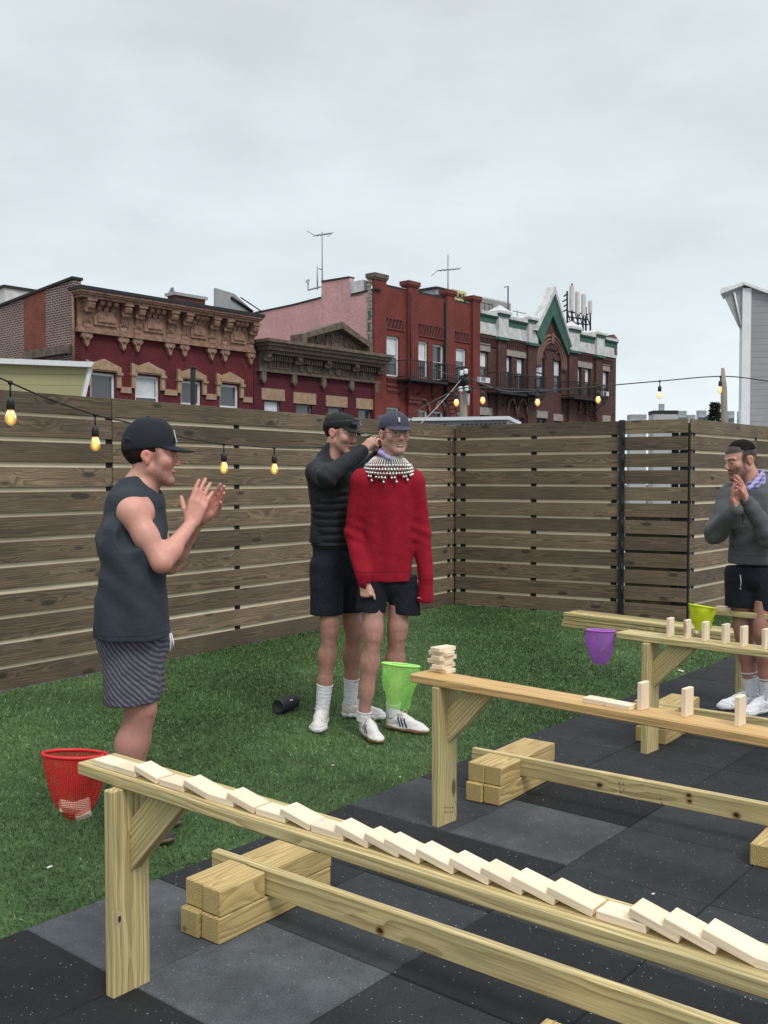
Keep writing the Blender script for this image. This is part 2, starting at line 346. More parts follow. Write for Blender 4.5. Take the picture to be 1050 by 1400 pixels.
# litter: pale flecks on turf and rubber
for k, (px, py, onp) in enumerate(((68, 1185, 1), (893, 1222, 0), (931, 917, 1), (455, 1046, 1), (547, 1062, 1), (352, 1228, 0))):
    p = G(px, py, .012); b = MB(); b.M = Matrix.Translation(p) @ Matrix.Rotation(random.uniform(0, 3), 4, 'Z'); L = (.012, .007, .03, .009, .008, .006)[k]
    b.prism([(-L, 0), (-L*.3, .002), (L, .0015), (L*.8, -.001), (-L*.5, -.0015)], -L*.4, L*.4)
    o = b.build('wood_chip', plain('pale_chip_%d' % k, (.7, .66, .58), .8))
    tag(o, ['pale wood chip on the turf left of the red net stand', 'pale wood chip on the rubber tiles behind the toppled dominoes', 'long pale splinter lying on turf at the far edge of the paving', 'tiny pale fleck on the turf behind the nearest beam, left of the sneakers', 'tiny pale fleck on the turf between the sneakers and the second stand', 'small pale fleck on the grey tile beside the first block stack'][k], 'litter', 'pale flecks on the ground')

# ------------------------------------------------------------------ fences: weathered slats in front, pale slats behind the gaps, black posts between
BH, GAP, NB = .148, .0335, 12
def fence_run(root, A, B, splits, posts, back=True, stains=True, extra_gap=None):
    """slat panels of a fence from A to B; splits and posts are distances along it"""
    d = (B-A); L = d.length; d.normalize(); nrm = Vector((d.y, -d.x, 0))
    if nrm.dot(-A) < 0: nrm = -nrm                 # towards the yard
    cuts = [0]+list(splits)+[L]
    for a, c in zip(cuts[:-1], cuts[1:]):
        mb = MBL(root)
        for k in range(NB):
            z = BH/2+k*(BH+GAP)+random.uniform(-.003, .003)
            sag = random.uniform(-.004, .004); p = A+d*(a+.004)+UP*z+nrm*random.uniform(-.002, .002)
            dd = (d*(c-a-.008)+UP*sag).normalized()
            mb.board(p, dd, UP, c-a-.008, BH*random.uniform(.985, 1.01), .020, .002, tint=random.uniform(.68, 1.30))
        mb.build('slat_panel', M['fence'], root)
    if back:
        mb = MBL(root)
        for k in range(NB-1):
            mb.board(A+d*.01-nrm*.022+UP*(BH+GAP/2+k*(BH+GAP)-.004), d, UP, L-.02, BH*.8, .02, .002, tint=random.uniform(.9, 1.08))
        mb.build('back_slats', M['fence_back'], root)
    for s_ in posts:
        mb = MBL(root); p = A+d*s_-nrm*.024
        mb.board(p-UP*.03, UP, d, NB*(BH+GAP)-.02, .07, .028, .002, tint=1); mb.build('post', M['black_gap'], root)
    return d, nrm
def dist_on(px, A, B):
    """distance along A-B where the photo column px meets it"""
    u = (px-525)/F_PX; d = (B-A).normalized(); t = (u*A.y-A.x)/(d.x-u*d.y); return t
fl = thing('fence', 'long brown horizontal slat fence on the left, behind the clapping man in the cap', 'fence', FA)
fence_run(fl, FA, FC+FDL*.0, [dist_on(-260, FA, FC), dist_on(153, FA, FC)], [dist_on(-258, FA, FC), dist_on(151, FA, FC), dist_on(325, FA, FC), dist_on(492, FA, FC), (FC-FA).length-.09])
fr_ = thing('fence', 'brown slat fence across the back, below the utility pole, behind the stacked lumber', 'fence', FC)
gx = dist_on(849, FC, FR)
d, nrm = fence_run(fr_, FC+(FR-FC).normalized()*.02, FC+(FR-FC).normalized()*(gx-.02), [], [.10, dist_on(727, FC, FR), gx-.1])
gt = thing('fence', 'short slat panel with see-through gaps beside the tall black strap', 'fence', FC+(FR-FC).normalized()*gx)
dd = (FR-FC).normalized()
fence_run(gt, FC+dd*(gx+.035), FR-dd*.012, [], [(FR-FC).length-gx-.19, (FR-FC).length-gx-.10], back=False)
mb = MBL(gt)
for k in range(6): mb.board(FC+dd*(gx+.04)-nrm*.040+UP*(BH+GAP/2+k*(BH+GAP)), dd, UP, (FR-FC).length-gx-.06, BH*.8, .02, .002, tint=random.uniform(.5, .8))
mb.build('back_slats', M['fence'], gt)
mb = MBL(gt); mb.board(FC+dd*(gx+.012)+nrm*.02-UP*.01, UP, dd, 2.16, .062, .03, .003); 
for k in range(8):
    z = .2+k*.24; mb.tube([FC+dd*(gx+.03)+nrm*.04+UP*z, FC+dd*(gx+.03)+nrm*.04+UP*(z+.14)], .008)
mb.build('hinge_strap', M['black_metal'], gt)
mb = MBL(fr_); mb.board(FC+Vector((.02, .05, -.02)), UP, D2, 2.13, .10, .07, .003, tint=1); mb.build('post', M['black_gap'], fr_)
mb = MBL(gt); mb.board(FR+Vector((.005, .045, -.02)), UP, D2, 2.12, .05, .06, .003, tint=1); mb.build('post', M['black_gap'], gt)
fe = thing('fence', 'brown slat fence running away behind the man in the grey hoodie', 'fence', FR)
fence_run(fe, FR+(FE-FR).normalized()*.015, FE, [1.9], [.12, 1.9, 3.5])

# ------------------------------------------------------------------ domino stands: a 2x6 on a plank leg with a brace
def stand(pA, pB, wid, leg_uv, L, mat, label, end_dir=None, leg_px=None):
    """pA near-left top corner of the board, pB another point on that edge; leg face corners from the photo"""
    Z = .648; d = (pB-pA); d.z = 0; d.normalize()            # runs towards the camera's right
    a = Vector((-d.y, d.x, 0)); a = a if a.y > 0 else -a      # across, away
    root = thing('domino_stand', label, 'wooden stand', leg_px-UP*leg_px.z, 0, 'wooden domino stands')
    mb = MBL(root); mb.board(pA+a*(wid/2)-UP*.019, d, a, L, wid, .038, .005, tint=1.0, pith=(.015, -.05)); mb.build('top_board', mat, root)
    mb = MBL(root); c = leg_px+a*.066+d*(-.019)
    mb.board(Vector((c.x, c.y, -.004)), UP, a, Z-.038+.003, .132, .038, .003, tint=.95, pith=(.01, .045)); mb.build('leg', M['pine'], root)
    e_ = c+d*(L-.42)          # the leg at the other end, out of the frame
    mb = MBL(root); mb.board(Vector((e_.x, e_.y, -.004)), UP, a, Z-.038+.003, .132, .038, .003, tint=.95, pith=(.01, .045)); mb.build('leg', M['pine'], root)
    # brace at 45 degrees from the leg's face up to the underside, thin plank with parallel cut ends
    mb = MBL(root); s0 = c+d*.0195; s0.z = 0; by = a*.005
    zt = Z-.0385; r0, r1 = .25, .25
    Q = lambda r, z, y: s0+d*r+UP*z+a*y
    poly = [(0, zt-r0), (0, zt-r0+.150), (r1-.150, zt), (r1, zt)]
    vs = [Q(r, z, y) for y in (-.002, .036) for r, z in poly]
    ax = (d+UP).normalized(); gcs = [((v-s0).dot(ax)+rng.uniform(0, .001)+9*L, (v-s0).dot((UP-d).normalized())+.02, (v-s0).dot(a)+.03) for v in vs]
    mb.add(vs, [(0, 1, 2, 3), (7, 6, 5, 4), (0, 4, 5, 1), (1, 5, 6, 2), (2, 6, 7, 3), (3, 7, 4, 0)], gcs); mb.build('brace', M['pine'], root)
    return root, d, a
# stands one to three from the camera
P1, P1b = G(105, 1042, .648), G(1050, 1340, .648)
st1, d1_, a1_ = stand(P1, P1b, .14, None, 2.9, M['pine'], 'nearest wooden stand, its yellow-green board covered with toppled dominoes', leg_px=G(155, 1366))
P2, P2b = G(560, 921, .648), G(1050, 1008, .648)
st2, d2_, a2_ = stand(P2, P2b, .14, None, 2.6, M['pine_orange'], 'middle wooden stand with an orange-toned board and a small stack of blocks', leg_px=G(599, 1131))
P3, P3b = G(842, 864, .648), G(1050, 890, .648)
st3, d3_, a3_ = stand(P3, P3b, .14, None, 2.4, M['pine'], 'third wooden stand with a row of upright dominoes and the purple net at its end', leg_px=G(884, 1031))
P4 = G(975, 833, .648)
st4, d4_, a4_ = stand(P4, P4+d3_, .14, None, 2.2, M['pine'], 'farthest wooden stand, partly hidden behind the man in the grey hoodie', leg_px=G(1012, 962))

# knot holes and ink stamps on legs and rails are real marks
def mark_patch(root, p, u, v, w, h, mat, name='stamp'):
    mb = MBL(root); n_ = u.cross(v).normalized()
    if n_.dot(Vector((0, 0, CAM_H))-p) < 0: n_ = -n_
    p = p+n_*.0015; k = 10
    vs = [p+u*(w*math.cos(2*math.pi*i/k)*random.uniform(.8, 1.1))+v*(h*math.sin(2*math.pi*i/k)*random.uniform(.8, 1.1)) for i in range(k)]+[p+n_*.0004]
    fs = [(i, (i+1) % k, k) for i in range(k)]
    if (vs[1]-vs[0]).cross(vs[k]-vs[0]).dot(n_) < 0: fs = [q[::-1] for q in fs]
    mb.add(vs, fs); return mb.build(name, mat, root)
dk = plain('knot_dark', (.03, .018, .01), .9); kl = plain('knot_pale', (.50, .40, .26), .8)
lp = on_plane(163, 1255, G(155, 1366), d1_)
mark_patch(st1, lp, a1_, UP, .011, .024, kl, 'knot_rim'); mark_patch(st1, lp+d1_*.001-UP*.003, a1_, UP, .006, .011, dk, 'knot')

# ------------------------------------------------------------------ low balance beams: a 2x4 on edge lying across stacks of 4x4 blocks
def low_beam(c0, d, a, L, off0, stacks, label, rooflabel=None, over=.10):
    """c0 = near-left top corner of the first stack (towards camera); a across (away)"""
    root = thing('balance_beam', label, 'low beam', Vector((c0.x, c0.y, 0)), 0, 'low beams laid across stacks of blocks')
    for (s0, LL, *sh_) in stacks:
        o = c0+d*(s0-.178)+a*(sh_[0] if sh_ else 0); o.z = 0
        nearL = .30*LL
        low = s0 > 0
        for q in range(2):
            mb = MBL(root); mb.board(o+d*(.0445+.09*q)+UP*.0445-a*(.012+.012*(1-q)), a, d, .60*LL, .087, .087, .004, pith=(rng.uniform(-.02, .02), rng.uniform(-.02, .02))); mb.build('support_block', M['pine_end'], root)
            if low: continue
            mb = MBL(root); mb.board(o+d*(.0445+.09*q)+UP*.134+a*rng.uniform(-.006, .004), a, d, off0, .088, .087, .004, pith=(rng.uniform(-.02, .02), rng.uniform(-.02, .02)), tint=1.06); mb.build('support_block', M['pine_end'], root)
            mb = MBL(root); mb.board(o+d*(.0445+.09*q)+UP*.134+a*(off0+.042), a, d, .60*LL-off0-.05, .088, .087, .004, pith=(rng.uniform(-.02, .02), rng.uniform(-.02, .02)), tint=.98); mb.build('support_block', M['pine_end'], root)
    mb = MBL(root); o = c0+a*(off0+.020)-d*(.178+over); o.z = 0
    mb.board(o+UP*.138, d, UP, L, .089, .036, .003, pith=(.02, .05)); mb.build('plank', M['pine'], root)
    return root
C1 = G(303, 1218, .178); C2 = G(685, 1050, .178); C3 = G(912, 976, .178)
dA = (G(960, 1398, .178)-G(367, 1194, .178)).normalized(); aA = Vector((-dA.y, dA.x, 0))
qq = G(752, 1385, .089)-C1
dB = (G(1050, 1100, .178)-G(715, 1036, .178)).normalized(); aB = Vector((-dB.y, dB.x, 0))
lb1 = low_beam(C1, dA, aA, 2.6, .205, [(0, .92), (qq.dot(dA)+.178, .92, qq.dot(aA)-.55)], 'nearest low beam, its plank slotted through a stack of thick blocks below the toppled dominoes')
lb2 = low_beam(C2, dB, aB, 2.5, .19, [(0, .92), (1.31, .92)], 'middle low beam on a block stack, behind the leg of the orange-toned stand')
low_beam(C3, dB, aB, 2.0, .19, [(0, .92)], 'farthest low beam on a block stack, beside the third stand near the white sneakers')

for root_, c_, d_, a_, off, spots in ((lb1, C1, dA, aA, .205, [(520, 1272, .012, .009)]), (lb2, C2, dB, aB, .19, [(820, 1073, .011, .008), (942, 1087, .010, .007), (943, 1095, .009, .006), (1007, 1114, .012, .009)])):
    fp = c_+a_*(off+.001); fp.z = 0
    for px, py, w_, h_ in spots:
        p = on_plane(px, py, fp, a_); mark_patch(root_, p, d_, UP, w_*1.7, h_*1.8, plain('knot_ring_%d' % px, (.30, .17, .06), .8), 'knot_rim'); mark_patch(root_, p-a_*.0008, d_, UP, w_, h_, dk, 'knot')
fp = C2+aB*.191; fp.z = 0
ink = plain('stamp_ink', (.05, .05, .04), .9)
for px, py in ((847, 1071), (848, 1077), (849, 1083), (852, 1072), (853, 1079), (903, 1092), (905, 1098)): mark_patch(lb2, on_plane(px, py, fp, aB), dB, UP, .0025, .006, ink)
for k_ in range(8): mark_patch(st2, on_plane(609+3.2*(k_ % 4), 1104+6*(k_//4), G(599, 1131)+d2_*.0002, d2_), a2_, UP, .0035, .0035, ink)
# ------------------------------------------------------------------ dominoes
DL, DW, DT = .104, .060, .0185
dmb = MB(); dmb.board((0, 0, 0), (1, 0, 0), (0, 1, 0), DL, DW, DT, .0016, tint=1.0, pith=(.01, .03)); dom0 = dmb.build('domino', M['domino'])
used0 = [False]
def domino(Mx, label, group):
    if not used0[0]: o = dom0; used0[0] = True
    else: o = dom0.copy(); COL.objects.link(o)
    o.matrix_world = Mx; tag(o, label, 'domino', group); return o
def frame(p, x, y):
    x = x.normalized(); z = x.cross(y).normalized(); y = z.cross(x)
    return Matrix(((x.x, y.x, z.x, p.x), (x.y, y.y, z.y, p.y), (x.z, y.z, z.z, p.z), (0, 0, 0, 1)))
fallen = [(126.8, 1038, 154.8, 1045), (154.8, 1045, 186, 1054), (183, 1042, 215, 1061), (217, 1060, 252, 1069), (250, 1059, 281.6, 1080), (281.6, 1081, 317, 1091), (309, 1081, 348, 1102), (349, 1100, 390, 1114),
          (382, 1103, 423, 1127), (424, 1127, 471, 1144), (457, 1129.5, 503, 1152), (497, 1139, 541.7, 1166), (524, 1148.6, 569.5, 1175), (567.6, 1163, 616.4, 1190), (613, 1177, 665, 1204), (656, 1187, 710.5, 1215),
          (698, 1197, 752, 1228.6), (746.7, 1211, 799, 1242), (805.7, 1242, 861, 1263), (858.6, 1243, 912, 1279.4), (905.7, 1258.6, 968.6, 1298.6), (958.6, 1275.7, 1023, 1315.7), (1030, 1306, 1090, 1330)]
nearp = G(126.8, 1038, .666); q = G(805.7, 1242, .666); dn = (q-nearp).normalized(); an = Vector((-dn.y, dn.x, 0))
ords = ['first', 'second', 'third', 'fourth', 'fifth', 'sixth', 'seventh', 'eighth', 'ninth', 'tenth', 'eleventh', 'twelfth', 'thirteenth', 'fourteenth', 'fifteenth', 'sixteenth', 'seventeenth', 'eighteenth', 'nineteenth', 'twentieth', 'twenty-first', 'twenty-second', 'twenty-third']
BT = .648
for k, (x0, y0, x1, y1) in enumerate(fallen):
    A = on_plane(x0, y0, nearp, an); B = on_plane(x1, y1, nearp, an)
    mid = (A+B)/2; sl = (B.z-A.z)/max(.02, (B-A).length); flat = sl > -.12; sl = 0 if flat else (-.19 if x0 < 850 else -.25)
    if flat: sl = -.002
    x = (dn+UP*sl).normalized()
    up = x.cross(an).normalized(); up = up if up.z > 0 else -up
    # rest the lower end on the board
    cx = Vector((A.x, A.y, 0))+dn*(.014 if k == 18 else .001); lowz = BT+.0003 if flat else BT+.0003
    zc = lowz+(0 if flat else -x.z*DL)+DT/2
    p = Vector((cx.x, cx.y, zc))+an*(DW/2)
    yaw = random.uniform(-.07, .07); aa = (an+dn*yaw).normalized()
    domino(frame(p, x, aa), '%s toppled domino counting from the red net along the nearest stand, %s' % (ords[k], 'lying flat' if flat else 'tilted onto its neighbour'), 'toppled dominoes on the nearest stand')
def upright(px, py, stand_d, stand_a, label, group, z=BT, h=DL, yaw=0):
    p = G(px, py, z)                       # near-left bottom corner
    a = (stand_a+stand_d*yaw).normalized()
    pc = p+a*(DW/2)+stand_d*(DT/2)+UP*.0003
    return domino(frame(pc, UP, a), label, group)
# middle stand
upright(871, 971, d2_, a2_, 'first of three upright dominoes on the middle stand, next to the two lying flat', 'upright dominoes on the middle stand')
upright(931, 980, d2_, a2_, 'second of three upright dominoes on the middle stand, in front of the thick plank beam', 'upright dominoes on the middle stand', yaw=.04)
upright(1004, 993, d2_, a2_, 'third of three upright dominoes on the middle stand, below the white sneakers', 'upright dominoes on the middle stand', yaw=-.03)
for k, (px, py) in enumerate(((796, 960), (827, 966))):
    p = G(px, py, BT+.0003); domino(frame(p+a2_*(DW/2)+UP*DT/2, d2_, a2_), ['flat domino on the middle stand, the one nearer the purple net', 'flat domino on the middle stand, the one touching the first upright'][k], 'flat dominoes on the middle stand')
# little stack at its end
p0 = G(583, 919, BT)+a2_*.04
for k in range(6):
    off = [(0, 0), (.002, .003), (-.012, -.002), (.004, .003), (-.006, 0), (0, .003)][k]
    x = (d2_+a2_*[-.05, .1, 0, -.15, .05, -.1][k]).normalized(); y = Vector((-x.y, x.x, 0))
    if k % 2: x, y = y, -x
    domino(frame(p0+d2_*(off[0]+.045)+a2_*(off[1]+.02)+UP*(.0003+DT*(k+.5)+.0004*k)-x*(DL/2), x, y),
           ['bottom block of the small stack at the end of the middle stand', 'second block from the bottom of the small stack on the middle stand', 'third block from the bottom of the small stack, sticking out towards the green net', 'fourth block from the bottom of the small stack on the middle stand', 'second block from the top of the small stack on the middle stand', 'top block of the small stack at the end of the middle stand'][k], 'blocks stacked at the end of the middle stand')
# third stand row
row = [(911, 871), (934, 874), (959, 877), (986, 880.5), (1011, 884), (1041, 888)]
for k, (px, py) in enumerate(row):
    upright(px, py, d3_, a3_, '%s upright domino from the purple net on the third stand' % ords[k], 'upright dominoes in a row on the third stand', yaw=random.uniform(-.05, .05))
p = G(976, 833, BT)
domino(frame(p+a4_*(DW/2+.02)+UP*(DT/2+.0003), d4_, a4_), 'flat domino at the end of the farthest stand beside the yellow net', 'dominoes by the yellow net')
# ------------------------------------------------------------------ buildings across the street
BD = 31.0; dF = Vector((.6626, .749, 0)).normalized(); nB = Vector((-dF.y, dF.x, 0))   # nB points into the blocks
FP = nB*BD
FROT = math.atan2(dF.y, dF.x)
def brick(name, c1, c2, mortar, scale=1.0, var=.25, patch=None, bw=.21, bh=.067, mort=.012, bstr=.5, gloss=.85):
    n = NT(name); uv = n.uv()
    br = n.n('TexBrick', {'Vector': uv, 'Color1': c1, 'Color2': c2, 'Mortar': mortar, 'Scale': 1.0, 'Mortar Size': mort, 'Mortar Smooth': .1, 'Bias': -.1, 'Brick Width': bw*scale, 'Row Height': bh*scale})
    o = n.obj(); a = n.noise(o, .9, 5, .6); b_ = n.noise(o, 6, 3)
    c = n.n('VectorMath', {0: br.outputs[0], 'Scale': n.math('MULTIPLY', n.mr(a, .3, .7, 1-var, 1+var), n.mr(b_, .3, .7, .9, 1.1))}, operation='SCALE').outputs[0]
    if patch: c = n.mix(n.mr(n.noise(o, .55, 4, .6), .52, .66), c, patch)
    return n.fin(c, gloss, n.bump(br.outputs[1], -bstr, .008), Specular_IOR_Level=.3)
B1 = brick('maroon_painted_brick', (.150, .026, .030), (.115, .020, .024), (.060, .012, .015))
B2 = brick('dark_maroon_siding', (.095, .018, .026), (.080, .015, .022), (.050, .010, .014), bw=3, bh=.11)
B3 = brick('brick_red_paint', (.185, .044, .036), (.150, .036, .030), (.13, .034, .028), mort=.006, var=.2)
B3b = brick('pink_painted_brick', (.68, .40, .39), (.60, .35, .34), (.50, .30, .29), mort=.016, var=.12, patch=(.58, .34, .33))
B4 = brick('brown_brick', (.125, .052, .042), (.075, .034, .030), (.050, .034, .030), var=.22)
B1s = brick('old_brick_pale_mortar', (.135, .05, .042), (.085, .034, .030), (.36, .31, .28), mort=.016, var=.2, bw=.24, bh=.085)
B1p = brick('old_orange_brick', (.26, .075, .045), (.17, .050, .033), (.13, .07, .05), mort=.010, var=.25, bw=.24, bh=.085)
def stone(name, c, dirt, v=.3, r=.8, sc=5):
    n = NT(name); o = n.obj(); a = n.noise(o, sc, 6, .65); b_ = n.noise(o, sc*8, 3)
    col = n.mix(n.mr(a, .38, .68), c, dirt); col = n.n('VectorMath', {0: col, 'Scale': n.mr(b_, .3, .7, 1-v*.4, 1+v*.4)}, operation='SCALE').outputs[0]
    return n.fin(col, r, n.bump(n.math('ADD', a, n.math('MULTIPLY', b_, .3)), .35, .01))
TER = stone('terracotta_stone', (.33, .195, .135), (.15, .085, .06)); BRN = stone('dark_brown_stone', (.165, .125, .092), (.065, .048, .038)); SAND = stone('sandstone', (.38, .265, .175), (.26, .165, .10))
WHT = stone('old_white_paint', (.66, .67, .66), (.40, .41, .40), sc=2.5); GRN = stone('green_paint', (.045, .13, .095), (.03, .09, .07), sc=2); TAR = plain('tar_black', (.02, .02, .022), .8); WFR = plain('white_frame', (.68, .70, .71), .5, var=.05)
PALE = stone('pale_limestone', (.34, .31, .27), (.22, .20, .17)); CNC = plain('grey_sheet', (.30, .32, .33), .6); IRON = plain('black_iron', (.012, .012, .013), .6); REDB = stone('red_trim', (.165, .040, .033), (.10, .026, .022), sc=3)
n = NT('window_glass'); M['glass'] = n.fin((.045, .055, .06), .06, n.bump(n.noise(n.obj(), .8, 2), .12, .05), Specular_IOR_Level=.9)
CURT = plain('curtain', (.62, .65, .67), .9, sc=4)
class Bld:
    def __init__(s, name, label, cat, px0, y0=0.0, parent=None):
        s.t0 = s.tx(px0, y0); s.y0 = y0
        s.root = parent or thing(name, label, cat, FP+dF*s.t0+nB*y0+UP*STREET, FROT)
        if parent: s.t0 = s.t0
    @staticmethod
    def tx(px, y=0.0):
        p = on_plane(px, 653, FP+nB*y, nB); return (p-FP).dot(dF)
    def X(s, px, y=0.0): return s.tx(px, s.y0+y)-s.t0          # photo column -> local x on the plane y
    def Z(s, px, py, y=0.0): p = on_plane(px, py, FP+nB*(s.y0+y), nB); return p.z-STREET
    def mb(s): return MB()
    def wall(s, name, mat, x0, x1, zt, holes, th=.3, z0=0.0, y=0.0):
        """front wall at y with real openings; zt(x) gives its top"""
        b = MB(); xs = sorted({x0, x1, *[h[0] for h in holes], *[h[1] for h in holes]}); zs = sorted({z0, *[h[2] for h in holes], *[h[3] for h in holes]})
        zmax = max(zs)+.05; zs.append(zmax)
        for i in range(len(xs)-1):
            for k in range(len(zs)-1):
                cx, cz = (xs[i]+xs[i+1])/2, (zs[k]+zs[k+1])/2
                if any(h[0] < cx < h[1] and h[2] < cz < h[3] for h in holes): continue
                b.add([(xs[i], y, zs[k]), (xs[i+1], y, zs[k]), (xs[i+1], y, zs[k+1]), (xs[i], y, zs[k+1])], [(0, 1, 2, 3)])
            b.add([(xs[i], y, zmax), (xs[i+1], y, zmax), (xs[i+1], y, zt(xs[i+1])), (xs[i], y, zt(xs[i]))], [(0, 1, 2, 3)])
        for h in holes:
            a, c, d, e = h[:4]
            b.add([(a, y, d), (c, y, d), (c, y, e), (a, y, e), (a, y+th, d), (c, y+th, d), (c, y+th, e), (a, y+th, e)], [(0, 4, 5, 1), (1, 5, 6, 2), (2, 6, 7, 3), (3, 7, 4, 0)])
        return b.build(name, mat, s.root)
    def window(s, h, y=0.0, fr=WFR, sash=True, curtain=.5, fw=.07, dep=.10, meet=.5):
        x0, x1, z0, z1 = h[:4]; b = MB(); yy = y+dep
        b.box((x0, yy, z0), (x0+fw, yy+.09, z1)); b.box((x1-fw, yy, z0), (x1, yy+.09, z1)); b.box((x0+fw, yy, z1-fw), (x1-fw, yy+.09, z1)); b.box((x0+fw, yy, z0), (x1-fw, yy+.09, z0+fw))
        zm = z0+(z1-z0)*meet
        if sash: b.box((x0+fw, yy+.01, zm-.03), (x1-fw, yy+.07, zm+.03))
        w = b.build('window', fr, s.root)
        b = MB(); b.add([(x0+fw, yy+.05, z0+fw), (x1-fw, yy+.05, z0+fw), (x1-fw, yy+.05, z1-fw), (x0+fw, yy+.05, z1-fw)], [(0, 1, 2, 3)]); g = b.build('pane', M['glass'], w)
        if curtain > 0:      # a blind drawn part of the way, just inside the glass: seen as the paler upper pane
            b = MB(); zc = z1-fw-(z1-z0-2*fw)*curtain; b.box((x0+fw+.03, yy+.044, zc), (x1-fw-.03, yy+.049, z1-fw)); b.build('blind', CURT, w)
        return w
    def body(s, name, mat, x0, x1, y0, y1, zl, zr=None, side=None):
        b = MB(); zr = zl if zr is None else zr
        b.prism([(x0, 0), (x1, 0), (x1, zr), (x0, zl)], y0, y1); return b.build(name, mat, s.root)
def lin(x0, z0, x1, z1): return lambda x: z0+(z1-z0)*(x-x0)/(x1-x0)

# --- maroon brick house with the big terracotta cornice
A = Bld('brick_building', 'maroon brick building with a heavy terracotta bracketed cornice and an old bare brick side wall', 'building', 103)
X, Z = A.X, A.Z; xr = X(347)
wz = [(125, 159, 510, 560), (186, 219, 514, 565), (248, 276, 521, 570), (301, 327, 526, 575)]
holes = []
for a, c, t, bb in wz: holes.append((X(a), X(c), Z((a+c)/2, t)-1.75, Z((a+c)/2, t)))
zt = lambda x: Z(230, 425)+.2
A.wall('front_wall', B1, 0, xr, zt, holes)
for i, h in enumerate(holes): A.window(h, curtain=[.0, .45, .0, .0][i], meet=.55 if i == 1 else .5, sash=i != 0, fw=.09)
ztop = Z(230, 413)
A.body('side_wall', B1s, .02, xr-.02, .31, 13, ztop-.1)
# side wall (facing the viewer's left): parapet slopes down to the back, orange patch
b = MB(); zs0, zs1 = Z(108, 383), Z(108, 383)-1.0
b.add([(0, 0, 0), (0, 14, 0), (0, 14, zs1), (0, 0, zs0), (.3, 0, 0), (.3, 14, 0), (.3, 14, zs1), (.3, 0, zs0)], [(0, 3, 2, 1), (4, 5, 6, 7), (3, 7, 6, 2), (0, 4, 7, 3), (1, 2, 6, 5)]); b.M = Matrix.Identity(4)
A.side = b.build('side_wall', B1s, A.root)
b = MB(); ys = [0]*2
def side_y(px): # local y on the side plane x=0 met by photo column px
    p = on_plane(px, 500, A.root.location, dF); return (p-A.root.location).dot(nB)
def side_z(px, py): p = on_plane(px, py, A.root.location, dF); return p.z-STREET
b.box((-.012, side_y(63), 0), (0.0, side_y(34), side_z(48, 394)-.12)); b.build('brick_patch', B1p, A.root)
b = MB(); L = math.hypot(14, 1); b.add([(-.08, -.05, zs0), (.36, -.05, zs0), (.36, 14, zs1), (-.08, 14, zs1), (-.08, -.05, zs0+.09), (.36, -.05, zs0+.09), (.36, 14, zs1+.09), (-.08, 14, zs1+.09)], [(0, 3, 2, 1), (4, 5, 6, 7), (0, 1, 5, 4), (1, 2, 6, 5), (2, 3, 7, 6), (3, 0, 4, 7)]); b.build('coping', TAR, A.root)
b = MB(); b.box((-.25, .1, side_z(96, 484)), (0, side_y(40), side_z(70, 482)+.15)); b.build('ledge', BRN, A.root)
b = MB(); b.tube([(-.06, -.06, zs0-3.2), (-.06, -.06, zs0-.4)], .05); b.build('downpipe', TER, A.root)
# cornice
def bracket(b, x, zt_, zb_, w, d0, scroll=True):
    """side-on scroll console: deep at the top, tapering down the wall"""
    h = zt_-zb_; prof = [(0, zb_), (-.10, zb_), (-.16, zb_+.08*h), (-.13, zb_+.25*h), (-.20, zb_+.42*h), (-d0*.55, zb_+.60*h), (-d0*.9, zb_+.70*h), (-d0, zb_+.82*h), (-d0*.92, zt_), (0, zt_)]
    n_ = len(prof); v = [(x-w/2, y, z) for y, z in prof]+[(x+w/2, y, z) for y, z in prof]
    b.add(v, [tuple(range(n_))[::-1], tuple(range(n_, 2*n_))]+[(i, (i+1) % n_, (i+1) % n_+n_, i+n_) for i in range(n_)])
    if scroll:
        for zf, rr in ((.62, .09), (.28, .07)): b.tube([(x-w/2-.03, -d0*(.55 if zf > .5 else .2), zb_+h*zf), (x+w/2+.03, -d0*(.55 if zf > .5 else .2), zb_+h*zf)], rr, 10)
        for q in (-.3, 0, .3): b.box((x+w*q-.025, -.20, zb_+.30*h), (x+w*q+.025, -.08, zb_+.56*h))
zc1 = Z(230, 414)                       # top line
zb = Z(230, 467)                          # bottom moulding
b = MB()
b.prism([(0-.15, zc1-.12), (xr+.02, zc1-.12), (xr+.02, zc1), (-.15, zc1)], -.72, 0.1); b.build('cornice_top', TAR, A.root)
b = MB()
for k, (dy, z0_, z1_) in enumerate(((-.68, .20, .125), (-.62, .27, .20), (-.54, .36, .27))): b.box((-.12+.06*k, dy, zc1-z0_), (xr-.02-.06*k, 0, zc1-z1_+.001*k))
b.build('cornice_ledge', TER, A.root)
b = MB(); b.box((.1, -.10, zb), (xr-.1, -.002, zc1-.36)); b.box((.05, -.20, zb-.06), (xr-.05, -.0, zb+.05)); b.box((.05, -.15, zb+.05), (xr-.05, -.0, zb+.11))
bx = [X(p, 0) for p in (118, 168, 187, 231, 251, 288, 306, 341)]
for (l, r_) in ((0, 1), (2, 3), (4, 5), (6, 7)):
    xa, xb = bx[l]+.28, bx[r_]-.28; zz = zb+.25; hh = (zc1-.36-zb)*.46; ch = .22
    b.prism([(xa, zz), (xb, zz), (xb, zz+hh-ch), (xb-ch, zz+hh), (xa+ch, zz+hh), (xa, zz+hh-ch)], -.17, -.10)
    b.prism([(xa+.12, zz+.12), (xb-.12, zz+.12), (xb-.12, zz+hh-.16), (xa+.12, zz+hh-.16)], -.22, -.17)
    for q in range(3):       # little arched corbels above each panel
        xc = xa+.05+(xb-xa-.1)*(q+.5)/3
        bracket(b, xc-.0, zc1-.36, zc1-.90, .18, .44, False)
for q in range(4):
    pass
